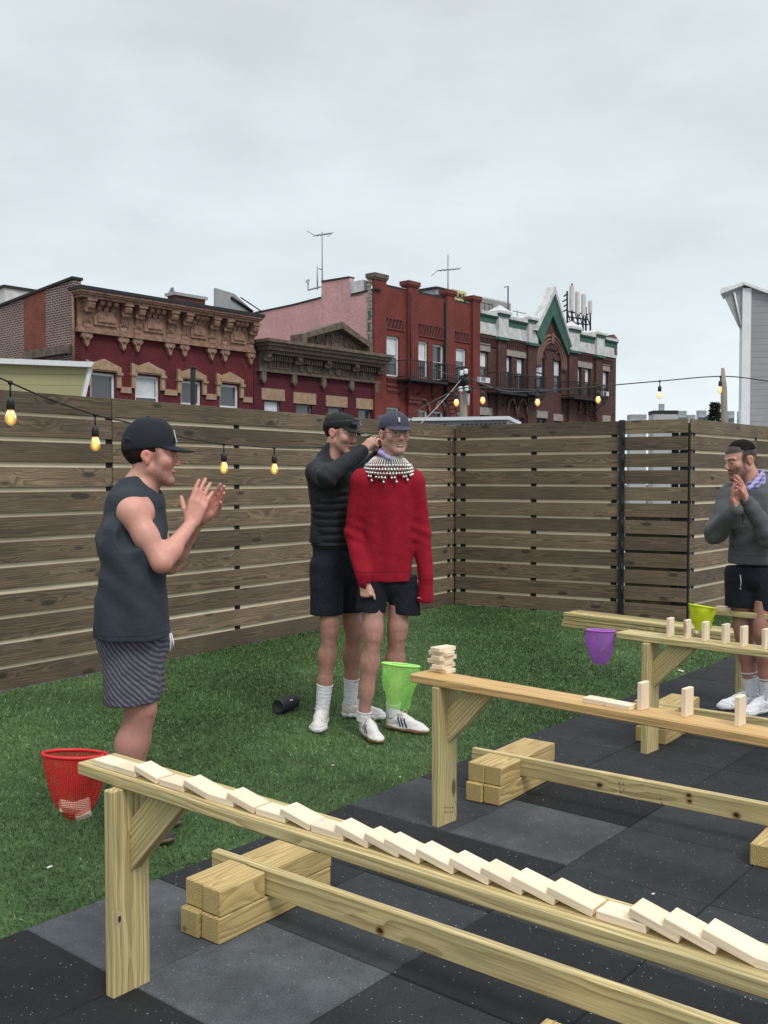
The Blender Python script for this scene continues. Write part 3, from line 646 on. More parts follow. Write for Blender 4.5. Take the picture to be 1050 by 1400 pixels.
b.build('cornice_frieze', TER, A.root)
for x in bx:
    b = MB(); bracket(b, x, zc1-.36, zb+.05, .27, .50); b.box((x-.18, -.54, zc1-.46), (x+.18, 0, zc1-.355))
    k = b.build('bracket', TER, A.root)
    b = MB(); b.prism([(x-.20, zb-.06), (x+.20, zb-.06), (x+.22, zb-.2), (x+.10, zb-.30), (x+.08, zb-.45), (x, zb-.55), (x-.08, zb-.45), (x-.10, zb-.30), (x-.22, zb-.2)], -.16, 0); b.lathe([(.001, -.05), (.07, -.03), (.08, .03), (.001, .06)], (x, -.17, zb-.22), 8, (0, -1, 0)); b.build('pendant', TER, k)
for h in holes:
    x0, x1, z0, z1 = h; b = MB(); m_ = (x0+x1)/2; e = .20
    b.prism([(x0-e, z1-.5), (x0-.02, z1-.5), (x0-.02, z1+.05), (x1+.02, z1+.05), (x1+.02, z1-.5), (x1+e, z1-.5), (x1+e, z1+.24), (m_+.45, z1+.33), (m_, z1+.50), (m_-.45, z1+.33), (x0-e, z1+.42)], -.10, -.001)
    b.prism([(x0+.0, z1+.10), (x1-.0, z1+.10), (x1+.0, z1+.22), (m_, z1+.38), (x0-.0, z1+.22)], -.14, -.10)
    b.box((x0-e-.04, -.16, z1-.05), (x0-.01, -.001, z1+.05)); b.box((x1+.01, -.16, z1-.05), (x1+e+.04, -.001, z1+.05)); b.build('window_hood', SAND, A.root)
b = MB()
hs_ = sorted(holes)
for q in range(4):
    xa = hs_[q][1]+.20; xb = hs_[q+1][0]-.20 if q < 3 else xr-.1
    b = MB(); b.box((xa, -.06, hs_[q][3]-.66), (xb, -.001, hs_[q][3]-.44)); b.build('stone_belt', SAND, A.root)
# roof things on it
def lift(root, name, label, cat, group=None): return thing(name, label, cat, root.location, FROT, group)
def rooftop_box(px0, px1, ytop, ybot, y, dep, mat, name, label, cat, capm=None, slant=0):
    C = Bld(name, label, cat, px0, y)
    xw = C.X(px1); zt_ = C.Z((px0+px1)/2, ytop); zb_ = C.Z((px0+px1)/2, ybot)
    b = MB(); b.prism([(0, zb_), (xw, zb_), (xw, zt_-slant), (0, zt_)], 0, dep); b.build('body', mat, C.root)
    if capm: b = MB(); b.prism([(-.08, zt_), (xw+.08, zt_-slant), (xw+.08, zt_-slant+.12), (-.08, zt_+.12)], -.08, dep+.08); b.build('cap', capm, C.root)
    return C
rooftop_box(10, 50, 397, 425, 9.5, 1.2, WHT, 'chimney', 'low white chimney block with a black cap on the roof at the far left', 'chimney', TAR)
C = rooftop_box(241, 282, 407, 428, 2.0, .5, B4, 'roof_bulkhead', 'brick bulkhead with a pale metal top behind the terracotta cornice', 'roof hatch', CNC, 0)
dsh = thing('satellite_dish', 'small grey satellite dish beside the brick bulkhead on the roof', 'satellite dish', on_plane(237, 425, FP+nB*2.4, nB))
b = MBL(dsh); p = on_plane(237.5, 402, FP+nB*2.4, nB); b.lathe([(.001, 0), (.11, .02), (.20, .06), (.26, .12), (.25, .13), (.19, .075), (.10, .03), (.001, .015)], p, 16, (-.75, -.55, .2), cap=False); b.build('dish', CNC, dsh); b = MBL(dsh); b.tube([p-UP*.9, p], .03); b.build('mast', CNC, dsh)
# slanted pale panel (stair roof) behind
C = Bld('stair_bulkhead', 'pale slanted rooftop stair bulkhead with dark rails, left of the pink wall', 'roof hatch', 296, 4.0)
b = MB(); b.prism([(0, C.Z(300, 432)), (C.X(350), C.Z(350, 428)), (C.X(322), C.Z(322, 402)), (0, C.Z(297, 394))], 0, .12); b.build('body', CNC, C.root)
b = MB(); b.tube([(C.X(317), -.05, C.Z(317, 407)), (C.X(345), -.05, C.Z(345, 426))], .07); b.tube([(C.X(330), -.02, C.Z(330, 407)), (C.X(358), -.02, C.Z(358, 426))], .03); b.build('rail', IRON, C.root)

# --- lower dark maroon building with pediment cornice
A2 = Bld('brick_building', 'low dark maroon building with a brown pedimented cornice between the two red ones', 'building', 347)
X, Z = A2.X, A2.Z; xr2 = X(518)
wz2 = [(362, 384, 548), (405, 427, 553), (449, 470, 557), (490, 508, 560)]
holes = [(X(a), X(c), Z((a+c)/2, t)-1.6, Z((a+c)/2, t)) for a, c, t in wz2]
zt2 = Z(430, 476)
A2.wall('front_wall', B2, .02, xr2-.02, lambda x: zt2-.05, holes)
for i, h in enumerate(holes): A2.window(h, fr=plain('teal_frame_%d' % i, (.16, .20, .21), .6), curtain=.0 if i else .5, fw=.05)
A2.body('side_wall', B2, .03, xr2-.03, .31, 11, zt2-.5)
zb2 = Z(430, 514)
b = MB()
for k, (dy, z0_, z1_) in enumerate(((-.95, .13, .0), (-.85, .26, .13), (-.72, .42, .26), (-.55, .56, .42))): b.box((.0+.1*k, dy, zt2-z0_), (xr2-.0-.06*k, 0, zt2-z1_))
b.build('cornice_ledge', BRN, A2.root)
b = MB(); b.box((.25, -.12, zb2), (xr2-.2, -.002, zt2-.56)); b.box((.15, -.2, zb2-.06), (xr2-.1, 0, zb2+.04))
bx = [X(p) for p in (358, 400, 440, 478, 512)]
for q in range(4):
    xa, xb = bx[q]+.25, bx[q+1]-.25; m_ = (xa+xb)/2
    for w_ in range(3):
        x0, x1 = xa+(xb-xa)*w_/3+.05, xa+(xb-xa)*(w_+1)/3-.05
        if w_ == 1 and q in (1, 2): b.lathe([(.16, 0), (.20, 0), (.20, .06), (.16, .06)], (m_, -.12, zb2+.28), 12, (0, -1, 0))
        else:
            for (u0, u1, v0, v1) in ((x0, x1, zb2+.12, zb2+.17), (x0, x1, zb2+.41, zb2+.46), (x0, x0+.05, zb2+.17, zb2+.41), (x1-.05, x1, zb2+.17, zb2+.41)): b.box((u0, -.17, v0), (u1, -.12, v1))
    nd = 9
    for w_ in range(nd):
        x0 = xa+(xb-xa)*(w_+.2)/nd; b.box((x0, -.34, zt2-.80), (x0+(xb-xa)/nd*.55, -.12, zt2-.58))
b.build('cornice_frieze', BRN, A2.root)
for x in bx:
    b = MB(); bracket(b, x, zt2-.56, zb2, .24, .55, False); b.tube([(x-.16, -.36, zt2-.80), (x+.16, -.36, zt2-.80)], .09, 10)
    b.prism([(x-.12, zb2-.02), (x+.12, zb2-.02), (x+.13, zb2-.40), (x, zb2-.55), (x-.13, zb2-.40)], -.18, 0); b.build('bracket', BRN, A2.root)
b = MB(); xa, xm, xb = X(401), X(452), X(491); za = zt2; zp = Z(452, 442)
b.prism([(xa, za), (xb, za), (xb, za+.32), (xm, zp-.22), (xa, za+.32)], -.30, -.02)
b.prism([(xa-.15, za+.01), (xa-.15, za+.40), (xm, zp), (xb+.12, za+.40), (xb+.12, za+.01), (xb-.10, za+.01), (xb-.10, za+.26), (xm, zp-.30), (xa+.12, za+.26), (xa+.12, za+.01)], -.75, -.0)
b.box((xa+.2, -.42, za+.02), (xb-.2, -.30, za+.10))
for q in range(9):         # interlaced bars in the tympanum
    x = xa+.35+(xb-xa-.7)*q/8; hl = (zp-.34-za)*(1-abs(x-xm)/((xb-xa)/2))
    if hl > .25:
        s_ = .12 if q % 2 else -.12; b.prism([(x-.04, za+.10), (x+.04, za+.10), (x+.04+s_, za+.04+hl), (x-.04+s_, za+.04+hl)], -.36, -.30)
        b.prism([(x-.2, za+.10+hl*.35), (x+.2, za+.10+hl*.35+.05), (x+.2, za+.10+hl*.35+.11), (x-.2, za+.10+hl*.35+.06)], -.35, -.30)
b.build('pediment', BRN, A2.root)
for h in holes:
    x0, x1, z0, z1 = h; b = MB(); b.box((x0-.18, -.05, z1+.02), (x1+.20, -.001, z1+.50)); b.build('lintel', SAND, A2.root)

# --- tall bright red building, pink side wall
A3 = Bld('brick_building', 'tall bright red brick building with a pink painted side wall and fire escape', 'building', 509)
X, Z = A3.X, A3.Z; xr3 = X(652.5); zt3 = Z(606, 406)-.1
w3 = [(528, 546, 458, 514), (569, 585, 465, 516), (591.5, 606.5, 470, 519), (623, 637, 475, 523)]
holes = [(X(a), X(c), Z(a, bb), Z(a, t)) for a, c, t, bb in w3]
lowt = [(528, 546, 556), (569, 585, 560), (591.5, 606.5, 562), (622, 637, 563)]
holes2 = [(X(a), X(c), Z(a, t)-1.7, Z(a, t)) for a, c, t in lowt]
A3.wall('front_wall', B3, .02, xr3, lambda x: zt3, holes+holes2)
for i, h in enumerate(holes+holes2): A3.window(h, fw=.09, curtain=[.45, .5, .0, .35, 0, 0, 0, 0][i])
A3.body('roof', TAR, .32, xr3-.3, .31, 12, zt3-.7)
b = MB(); b.box((.02, 0, zt3), (xr3, .35, zt3+.10)); b.build('coping', TAR, A3.root)
b = MB(); b.box((xr3-.28, .31, 0), (xr3, 12, zt3-.3)); b.build('side_wall', B3, A3.root)
# pink side wall with a stepped chimney; heights follow the photo along the side plane
def sy(px): p = on_plane(px, 450, A3.root.location, dF); return (p-A3.root.location).dot(nB)
def sz(px, py): p = on_plane(px, py, A3.root.location, dF); return p.z-STREET
prof = [(515, 396), (480, 404), (478, 404), (478, 380), (440, 386), (439, 408), (400, 418), (352, 428), (330, 433), (300, 440)]
pts = [(sy(a), sz(a, c)) for a, c in prof]; ymax = max(p[0] for p in pts)
b = MB(); poly = [(.02, 0)]+[(max(.02, y), z) for y, z in pts]+[(ymax, 0)]
b.M = Matrix(((0, 1, 0, 0), (1, 0, 0, 0), (0, 0, 1, 0), (0, 0, 0, 1)))
b.prism(poly, 0, .3); o = b.build('side_wall', B3b, A3.root)
o.data.flip_normals()
b = MB(); b.M = Matrix(((0, 1, 0, 0), (1, 0, 0, 0), (0, 0, 1, 0), (0, 0, 0, 1)))
for (ya, za), (yb, zb_) in zip(pts[:-1], pts[1:]):
    if yb-ya > .3: b.prism([(ya, za), (yb, zb_), (yb, zb_+.08), (ya, za+.08)], -.04, .34)
b.build('coping', TAR, A3.root).data.flip_normals()
b = MB(); b.box((.0, sy(478)-.9, sz(478, 404)-.1), (.5, sy(478)-.02, sz(478, 380)-.2)); b.build('chimney', WHT, A3.root)
# pilasters
for k, (pa, pb, cap_) in enumerate(((515, 525, 1), (555, 568.5, 1), (608, 618, 1), (643, 652.5, 1))):
    b = MB(); xa, xb = X(pa) if k else -.0, X(pb); b.box((xa, -.16, 0), (xb, -.001, zt3+.28)); b.build('pilaster', B3, A3.root)
    b = MB(); b.box((xa-.08, -.24, zt3+.28), (xb+.08, .36, zt3+.48)); b.box((xa-.04, -.20, zt3+.20), (xb+.04, .3, zt3+.28)); b.build('pilaster_cap', REDB if k else BRN, A3.root)
b = MB(); xa, xb = X(553), X(571)
b.box((xa, -.30, Z(562, 547)), (xb, -.16, Z(562, 543))); b.box((xa+.05, -.26, Z(562, 552)), (xb-.05, -.16, Z(562, 547.5))); b.build('pilaster_band', REDB, A3.root)
# cream quoin strip with graffiti patches on the corner edge
b = MB(); zz = zt3+.2; k = 0
while zz > Z(512, 480):
    b.box((-.045, .0 if k % 2 else .05, zz-.15), (-.001, .30 if k % 3 else .22, zz-.01)); zz -= .17; k += 1
b.build('corner_bricks', PALE, A3.root)
b = MB()
for k in range(7): b.box((-.055, .04+.05*(k % 3), Z(512, 425)-k*.55-.4), (-.046, .20+.04*(k % 2), Z(512, 425)-k*.55))
b.build('graffiti', GRN, A3.root)
# diagonal lattice panels
for (pa, pb, t, bb) in ((527, 551, 437, 449), (572, 606, 446, 460), (621, 641, 455, 466)):
    xa, xb = X(pa), X(pb); m_ = (pa+pb)/2; z1_, z0_ = Z(m_, t), Z(m_, bb); b = MB()
    b.box((xa-.06, -.06, z0_-.08), (xb+.06, -.001, z0_-.01)); b.box((xa-.06, -.05, z1_), (xb+.06, -.001, z1_+.06))
    nd = max(5, int((xb-xa)/.22))
    for q in range(nd):
        x = xa+(xb-xa)*q/nd; b.prism([(x, z0_), (x+.07, z0_), (x+.24, z1_), (x+.17, z1_)], -.05, -.001)
    b.build('lattice_panel', BRN if False else REDB, A3.root)
    b = MB(); b.box((xa, -.004, z0_), (xb, -.0008, z1_)); b.build('panel_backing', plain('dark_panel_red', (.05, .012, .012), .9), A3.root)  # flat dark red sheet on the wall, behind the diagonal bars
b = MB(); xa, xb = X(528.5), X(546)
for q in range(5):
    for w_ in range(3):
        x = xa+(xb-xa)*(q+.5)/5; z = Z(537, 534)+(w_)*.24; b.lathe([(.03, 0), (.085, 0), (.085, .05), (.03, .05)], (x, 0, z), 8, (0, -1, 0))
b.box((xa, -.03, Z(537, 536)-.05), (xb, -.001, Z(537, 536))); b.build('floral_panel', REDB, A3.root)
b = MB(); b.tube([(X(608)-.02, -.10, 5), (X(608)-.02, -.10, zt3-.1)], .075); b.build('downpipe', IRON, A3.root)
b = MB()
for px, t0_, in ((561, 500),): b.tube([(X(557), -.2, Z(557, 520)), (X(557), -.2, zt3-.1)], .03)
b.build('cable', IRON, A3.root)
for h in holes: b = MB(); b.box((h[0]-.08, -.10, h[2]-.12), (h[1]+.08, .08, h[2]-.0)); b.build('sill', REDB, A3.root)
def arch(b, cx, cz, r, rz, y, w=.05, a0=0, a1=180, seg=14, point=0):
    pts = []
    for k in range(seg+1):
        t = R(a0+(a1-a0)*k/seg); pts.append((cx+r*math.cos(t), y, cz+rz*math.sin(t)**(1 if not point else .75)))
    b.tube(pts, w, 6)
b = MB()
for pa, pb, t in ((570, 584, 546), (596, 606, 548)):
    cx = (X(pa)+X(pb))/2; arch(b, cx, Z((pa+pb)/2, 562), (X(pb)-X(pa))*.62, Z((pa+pb)/2, t)-Z((pa+pb)/2, 562), -.06, .07)
b.build('arch_moulding', TER, A3.root)
def fire_escape(Bx, pa, pb, zfl, zrail, dep=1.0, diag=True, name='fire_escape', ladder=None):
    X, Z = Bx.X, Bx.Z; m_ = (pa+pb)/2; xa, xb = X(pa, -dep), X(pb, -dep); b = MB(); zf, zr_ = Z(m_, zfl, -dep), Z(m_, zrail, -dep)
    b.box((xa, -dep, zf-.10), (xb, -.02, zf)); 
    for z in (zr_, zf+.12): b.tube([(xa, -.05, z), (xa, -dep, z), (xb, -dep, z), (xb, -.05, z)], .025, 6)
    nb = max(6, int((xb-xa)/.15))
    for q in range(nb+1):
        x = xa+(xb-xa)*q/nb; b.tube([(x, -dep, zf), (x, -dep, zr_)], .013 if q % 5 else .024, 5, cap=False)
    for q in range(1, 6):
        for x in (xa, xb): b.tube([(x, -dep*q/6, zf), (x, -dep*q/6, zr_)], .012, 5, cap=False)
    if diag:
        for x in (xa+.15, (xa+xb)/2, xb-.15): b.tube([(x, -dep+.05, zf-.10), (x, -.05, zf-.75), (x, -.02, zf-.1)], .03, 5)
    o = b.build(name, IRON, Bx.root)
    if ladder:
        (l0x, l0y), (l1x, l1y) = ladder; b = MB(); p0 = Vector((X(l0x, -dep*.6), -dep*.6, Z(l0x, l0y, -dep*.6))); p1 = Vector((X(l1x, -dep*.6), -dep*.6, Z(l1x, l1y, -dep*.6)))
        for dy in (-.22, .22): b.tube([p0+Vector((0, dy, 0)), p1+Vector((0, dy, 0))], .03, 5)
        for q in range(1, 12): pp = p0.lerp(p1, q/12); b.tube([pp+Vector((0, -.22, 0)), pp+Vector((0, .22, 0))], .022, 5)
        b.build('ladder', IRON, o)
    return o
fire_escape(A3, 561, 612, 520, 495, .9, ladder=((614, 530), (624, 600)))
fire_escape(A3, 612, 640, 521, 500, .9, diag=False)

# --- brown brick building with white and green parapet
A4 = Bld('brick_building', 'brown brick building with a white and green parapet and a pointed green gable', 'building', 653)
X, Z = A4.X, A4.Z; xr4 = X(841)
w4 = [(654.5, 667, 480.5, 515, 0), (690, 699, 487, 528, 0), (706, 716, 490, 530, 0), (732.5, 744, 489, 514, 1), (756.5, 766.5, 493, 537, 1), (787, 794, 502, 523, 0), (799, 806.5, 503.5, 523, 0), (822, 830.5, 507.5, 527, 0)]
holes = []
for a, c, t, bb, ar in w4:
    zt_ = Z((a+c)/2, t); zb_ = min(Z((a+c)/2, bb), zt_-1.7); holes.append((X(a), X(c), zb_, zt_))
low4 = [(655, 670, 568), (692, 701, 571), (708, 717, 571), (734, 746, 572), (757, 767, 576), (822, 832, 577)]
holes2 = [(X(a), X(c), Z((a+c)/2, t)-1.4, Z((a+c)/2, t)) for a, c, t in low4]
zw = Z(745, 472)        # level where brick meets the white parapet
A4.wall('front_wall', B4, 0.02, xr4, lambda x: zw, holes+holes2)
DFR = plain('dark_frame', (.03, .035, .04), .6)
for i, h in enumerate(holes+holes2): A4.window(h, fr=DFR if i != 0 else BRN, curtain=[.45, .5, .55, .6, .45, .6, .55, .6, 0, 0, 0, 0, 0, 0][i], fw=.06)
A4.body('side_wall', B4, .03, xr4-.01, .31, 14, zw-.1)
for i in (3, 4):          # round heads
    h = holes[i]; b = MB(); cx = (h[0]+h[1])/2; r_ = (h[1]-h[0])/2; pts = [(cx+r_*math.cos(R(a_)), h[3]+r_*1.0*math.sin(R(a_))) for a_ in range(0, 181, 15)]
    b.prism([(x, z) for x, z in pts], .02, .12); b.M = Matrix.Identity(4); b.build('arched_head', CURT, A4.root)
    b = MB(); arch(b, cx, h[3], r_+.08, r_+.08, -.02, .07); b.build('arch_moulding', PALE if False else B4, A4.root)
zp0, zp1 = zw, Z(700, 434)  # parapet from brick to top
gap0, gap1 = X(738-12), X(738+38)
def para(xa, xb):
    b = MB(); h = zp1-zp0
    b.box((xa, -.05, zp0), (xb, .3, zp0+h*.48)); b.box((xa, -.02, zp0+h*.48), (xb, .3, zp0+h*.80)); b.box((xa, -.20, zp0+h*.86), (xb, .35, zp0+h)); b.build('parapet', WHT, A4.root)
    b = MB(); b.box((xa+.05, -.07, zp0+h*.56), (xb-.05, -.02, zp0+h*.80)); b.box((xa, -.16, zp0+h*.80), (xb, .3, zp0+h*.86)); b.build('parapet_band', GRN, A4.root)
piers = [(680, 693), (721, 733.5), (777, 790), (813.5, 824)]
xs_ = [0.02]+[v for pa, pb in piers for v in (X(pa, -.15), X(pb, -.15))]+[xr4]
for q in (0, 1, 3, 4): para(xs_[2*q], xs_[2*q+1])
for pa, pb in piers:
    xa, xb = X(pa, -.15), X(pb, -.15); h = zp1-zp0
    b = MB(); b.box((xa, -.22, zp0-.05), (xb, .4, zp1-.12)); b.box((xa-.12, -.38, zp1+.02), (xb+.12, .5, zp1+.16)); c_ = ((xa+xb)/2, .05, zp1+.55)
    b.add([(xa-.12, -.38, zp1+.16), (xb+.12, -.38, zp1+.16), (xb+.12, .5, zp1+.16), (xa-.12, .5, zp1+.16), c_], [(0, 1, 4), (1, 2, 4), (2, 3, 4), (3, 0, 4)]); b.build('pier', WHT, A4.root)
    b = MB(); b.box((xa-.06, -.30, zp1-.12), (xb+.06, .45, zp1+.02)); b.build('pier_trim', GRN, A4.root); b = MB(); b.box((xa-.05, -.29, zp0-.20), (xb+.05, -.0, zp0-.05)); b.build('pier_base', GRN, A4.root)
    b = MB(); b.box((xa+.05, -.14, 0), (xb-.05, -.001, zp0-.2)); b.build('pilaster', B4, A4.root)
# gable
ga, gb, gm = X(727), X(780), X(753.5); gz = Z(753, 397); gz0 = Z(740, 476)
def V2(px, py, y=-.2): return (X(px, y), Z(px, py, y))
L_, R_ = V2(730, 452), V2(777, 474); T_ = V2(753.5, 401)
iL, iR, iT = V2(738, 470), V2(775, 486), V2(753, 431)
b = MB(); b.prism([L_, iL, iT, iR, R_, T_], -.30, .1); b.build('gable_face', GRN, A4.root)
b = MB(); b.prism([(iL[0], iL[1]-.2), (iR[0], iL[1]-.2), iR, iT, iL], -.06, .2)
b.build('gable_brick', B4, A4.root)
b = MB()      # white raking copings
e = .22
b.prism([(L_[0]-.25, L_[1]+.0), (L_[0]+.0, L_[1]-.02), (T_[0], T_[1]), (T_[0], T_[1]+.40)], -.42, .15)
b.prism([(R_[0]+.0, R_[1]-.02), (R_[0]+.12, R_[1]), (T_[0], T_[1]+.40), (T_[0], T_[1])], -.42, .15); b.build('gable_coping', WHT, A4.root)
b = MB(); b.prism([(L_[0]+.3, zw-.3), (R_[0]-.3, zw-.3), (T_[0], T_[1]-.1)], .1, .14); b.build('gable_back', WHT, A4.root)
b = MB(); cx = X(752); rr = (X(775)-X(731))/2-.2; cz_ = Z(752, 500); rz_ = Z(752, 459)-cz_
for q, w_ in ((0, .10), (-.22, .08), (-.40, .06)): arch(b, cx, cz_, rr+q, rz_+q, -.05, w_, -8, 188, 26)
b.box((cx-.13, -.16, cz_+rz_-.45), (cx+.13, -.001, cz_+rz_+.15)); b.build('arch_moulding', stone('brown_arch', (.21, .115, .085), (.13, .07, .055)), A4.root)
for h in (holes[0], (holes[1][0], holes[2][1], 0, holes[1][3]), (holes[5][0], holes[6][1], 0, holes[5][3]), holes[7], *holes2[:1], *holes2[3:]):
    b = MB(); b.box((h[0]-.12, -.05, h[3]+.02), (h[1]+.12, -.001, h[3]+.42)); b.build('lintel', PALE, A4.root)
for (pa, pb, t, bb) in ((654, 676, 463, 471), (692, 719, 468, 478), (788, 810, 486, 493), (820, 835, 493, 499)):
    m_ = (pa+pb)/2; xa, xb, z1_, z0_ = X(pa), X(pb), Z(m_, t), Z(m_, bb); b = MB(); n_ = 10
    for k in range(n_):
        for w_ in range(3): x = xa+(xb-xa)*(k+.5)/n_; z = z0_+(z1_-z0_)*(w_+.5)/3; b.box((x-.05, -.04, z-.04), (x+.05, -.001, z+.04))
    b.box((xa-.1, -.06, z0_-.08), (xb+.1, -.001, z0_-.02)); b.box((xa-.1, -.06, z1_+.02), (xb+.1, -.001, z1_+.08)); b.build('brick_panel', stone('dark_brick_trim', (.07, .026, .022), (.04, .018, .015)), A4.root)
b = MB()
for pa, pb in ((692, 704), (706, 719), (790, 800)):
    b = MB(); cx = (X(pa)+X(pb))/2; arch(b, cx, Z((pa+pb)/2, 567), (X(pb)-X(pa))/2, Z((pa+pb)/2, 546)-Z((pa+pb)/2, 567), -.08, .06); b.build('pointed_arch', stone('tan_trim', (.22, .15, .11), (.14, .09, .07)), A4.root)
b = MB(); b.prism([(xr4-.35, zw+.2), (xr4+.06, zw+.2), (xr4+.06, zp1+.1), (xr4-.35, zp1+.3)], -.05, 2.5); b.build('end_coping', BRN, A4.root)
fire_escape(A4, 684, 720, 537, 511, .9); fire_escape(A4, 722, 747, 538, 515, .9); fire_escape(A4, 784, 829, 545, 524, .9, ladder=((802, 548), (818, 590)))
ac = Bld('air_conditioner', 'white window air conditioner under the first window of the brown building', 'air conditioner', 656, -.35)
b = MB(); b.box((0, 0, ac.Z(663, 523)), (ac.X(671)-.1, .6, ac.Z(663, 516))); b.build('case', WFR, ac.root)
b = MB(); 
for k in range(5): b.box((.08, -.015, ac.Z(663, 523)+.06+k*.07), (ac.X(671)*.5, -.001, ac.Z(663, 523)+.09+k*.07))
b.build('vent', DFR, ac.root)
ac = Bld('air_conditioner', 'small window air conditioner low at the right end of the brown building', 'air conditioner', 824, -.3)
b = MB(); b.box((0, 0, ac.Z(827, 541)), (ac.X(831.5), .6, ac.Z(827, 535))); b.build('case', WFR, ac.root); b = MB(); b.box((.1, -.012, ac.Z(827, 540.3)), (.3, -.001, ac.Z(827, 536))); b.build('vent', DFR, ac.root)

# --- roof furniture of the row
def antenna(px, pyt, pyb, y, arm, label, extra=None):
    base = on_plane(px, pyb, FP+nB*y, nB); top = on_plane(px, pyt, FP+nB*y, nB); t = thing('tv_antenna', label, 'antenna', base, 0, 'rooftop antennas')
    b = MBL(t); b.tube([base-UP*.6, top], .035, 6); b.build('mast', CNC, t)
    b = MBL(t); s_ = (top-base).length
    for (x0, y0_, x1, y1_, w_) in arm: b.tube([on_plane(x0, y0_, FP+nB*y, nB), on_plane(x1, y1_, FP+nB*y, nB)], w_, 5)
    x0, y0_, x1, y1_, _ = arm[0]
    for q in range(5):
        f_ = .1+.2*q; p = on_plane(x0+(x1-x0)*f_, y0_+(y1_-y0_)*f_, FP+nB*y, nB); b.tube([p-nB*.35-dF*.1, p+nB*.35+dF*.1], .016, 5)
    b.build('aerial', CNC, t); return t
antenna(440.5, 317, 386, 6.5, [(431, 322, 454, 319, .03), (431, 322, 420, 316, .018), (454, 319, 448, 324, .015), (436, 367, 441, 369, .03)], 'tall thin television antenna above the pink chimney wall')
antenna(612.5, 348, 396, 3.0, [(598, 370, 628, 367.5, .035), (598, 370, 590, 377, .02)], 'thin television antenna on the tall red building')
dsh = thing('satellite_dish', 'small dish on an arm at the edge of the pink chimney wall', 'satellite dish', A3.root.location+nB*(sy(440)+.05)+UP*sz(439, 392))
b = MBL(dsh); q = dsh.location; p = V(427, 386, 0.001) if False else q-dF*.0+nB*.9; b.tube([q, q+nB*.9-UP*.05, q+nB*.9+UP*.3], .04, 6); b.tube([q+nB*.25-UP*.1, q+nB*.25+UP*1.0], .035, 6); b.build('arm', CNC, dsh)
b = MBL(dsh); b.lathe([(.001, 0), (.07, .01), (.13, .05), (.12, .055), (.06, .02), (.001, .01)], q+nB*.9+UP*.35, 12, (-.3, -.7, .5), cap=False); b.build('dish', CNC, dsh)
C = Bld('roof_sign', 'small pale yellow rooftop sign box with black lettering', 'sign', 619, .4)
zt_, zb_ = C.Z(626, 396.5), C.Z(626, 411); YEL = plain('pale_yellow_sheet', (.62, .55, .24), .6)
b = MB(); b.box((0, 0, zb_-.4), (C.X(637), .5, zt_)); b.build('panel', YEL, C.root)
tcu = bpy.data.curves.new('lettering', 'FONT'); tcu.body = 'E.M.E.'; tcu.size = .34; tcu.extrude = .008; tcu.align_x = 'CENTER'; tcu.offset = .012
to = bpy.data.objects.new('lettering', tcu); COL.objects.link(to); to.parent = C.root; to.location = (C.X(637)/2+.05, -.012, zb_+.16); to.rotation_euler = (math.pi/2, 0, 0); tcu.materials.append(IRON)
bpy.context.view_layer.update(); me_ = bpy.data.meshes.new_from_object(to.evaluated_get(bpy.context.evaluated_depsgraph_get())); tm = to.matrix_basis.copy()
bpy.data.objects.remove(to); to = bpy.data.objects.new('lettering', me_); COL.objects.link(to); to.parent = C.root; to.matrix_basis = tm
C = rooftop_box(596, 613, 396.5, 404, 3.5, 2, CNC, 'roof_hatch', 'low dark-rimmed metal roof hatch on the tall red building', 'roof hatch', TAR)
# row of round vent tanks behind the brown building's parapet
for k, (px, r_, yt) in enumerate(((655, .62, 405.5), (664, .60, 407), (673, .52, 408.5), (681, .50, 410), (689, .46, 412))):
    p = on_plane(px, yt, FP+nB*7, nB); t = thing('water_tank', 'pale metal rooftop tank, number %s of five from the tall red building' % ['one', 'two', 'three', 'four', 'five'][k], 'tank', Vector((p.x, p.y, p.z-2.6)), 0, 'pale tanks behind the white parapet')
    b = MB(); b.lathe([(r_, 0), (r_, 2.35), (r_*1.04, 2.38), (r_*.95, 2.5), (r_*.5, 2.6)], (0, 0, 0), 14); b.build('tank_body', stone('tank_metal_%d' % k, (.56, .57, .56), (.40, .41, .41)), t)
    b = MB(); [b.lathe([(r_*1.02, z), (r_*1.03, z+.03), (r_*1.02, z+.06)], (0, 0, 0), 14) for z in (.8, 1.6)]; b.build('hoop', CNC, t)
# railing and lamp post on that roof
C = Bld('roof_railing', 'thin iron railing on the roof of the brown building in front of the tanks', 'railing', 653.5, 2.0)
b = MB()
for px in (655, 662, 668, 672): b.tube([(C.X(px), 0, C.Z(px, 428)), (C.X(px), 0, C.Z(px, 414))], .025, 5)
b.tube([(0, 0, C.Z(655, 413)), (C.X(673), 0, C.Z(673, 417))], .025, 5); b.tube([(C.X(700), 0, C.Z(700, 425)), (C.X(720), 0, C.Z(720, 429))], .02, 5); b.tube([(C.X(706), 0, C.Z(706, 432)), (C.X(706), 0, C.Z(706, 424))], .02, 5)
b.build('rails', IRON, C.root)
p = on_plane(694.5, 424, FP+nB*3, nB); q = on_plane(694.5, 391, FP+nB*3, nB); t = thing('vent_pipe', 'thin dark mast with a bent head on the roof, left of the pointed gable', 'mast', p)
b = MBL(t); b.tube([p-UP*.8, q, q-dF*.35-UP*.12], .045, 6); b.build('pipe', CNC, t)
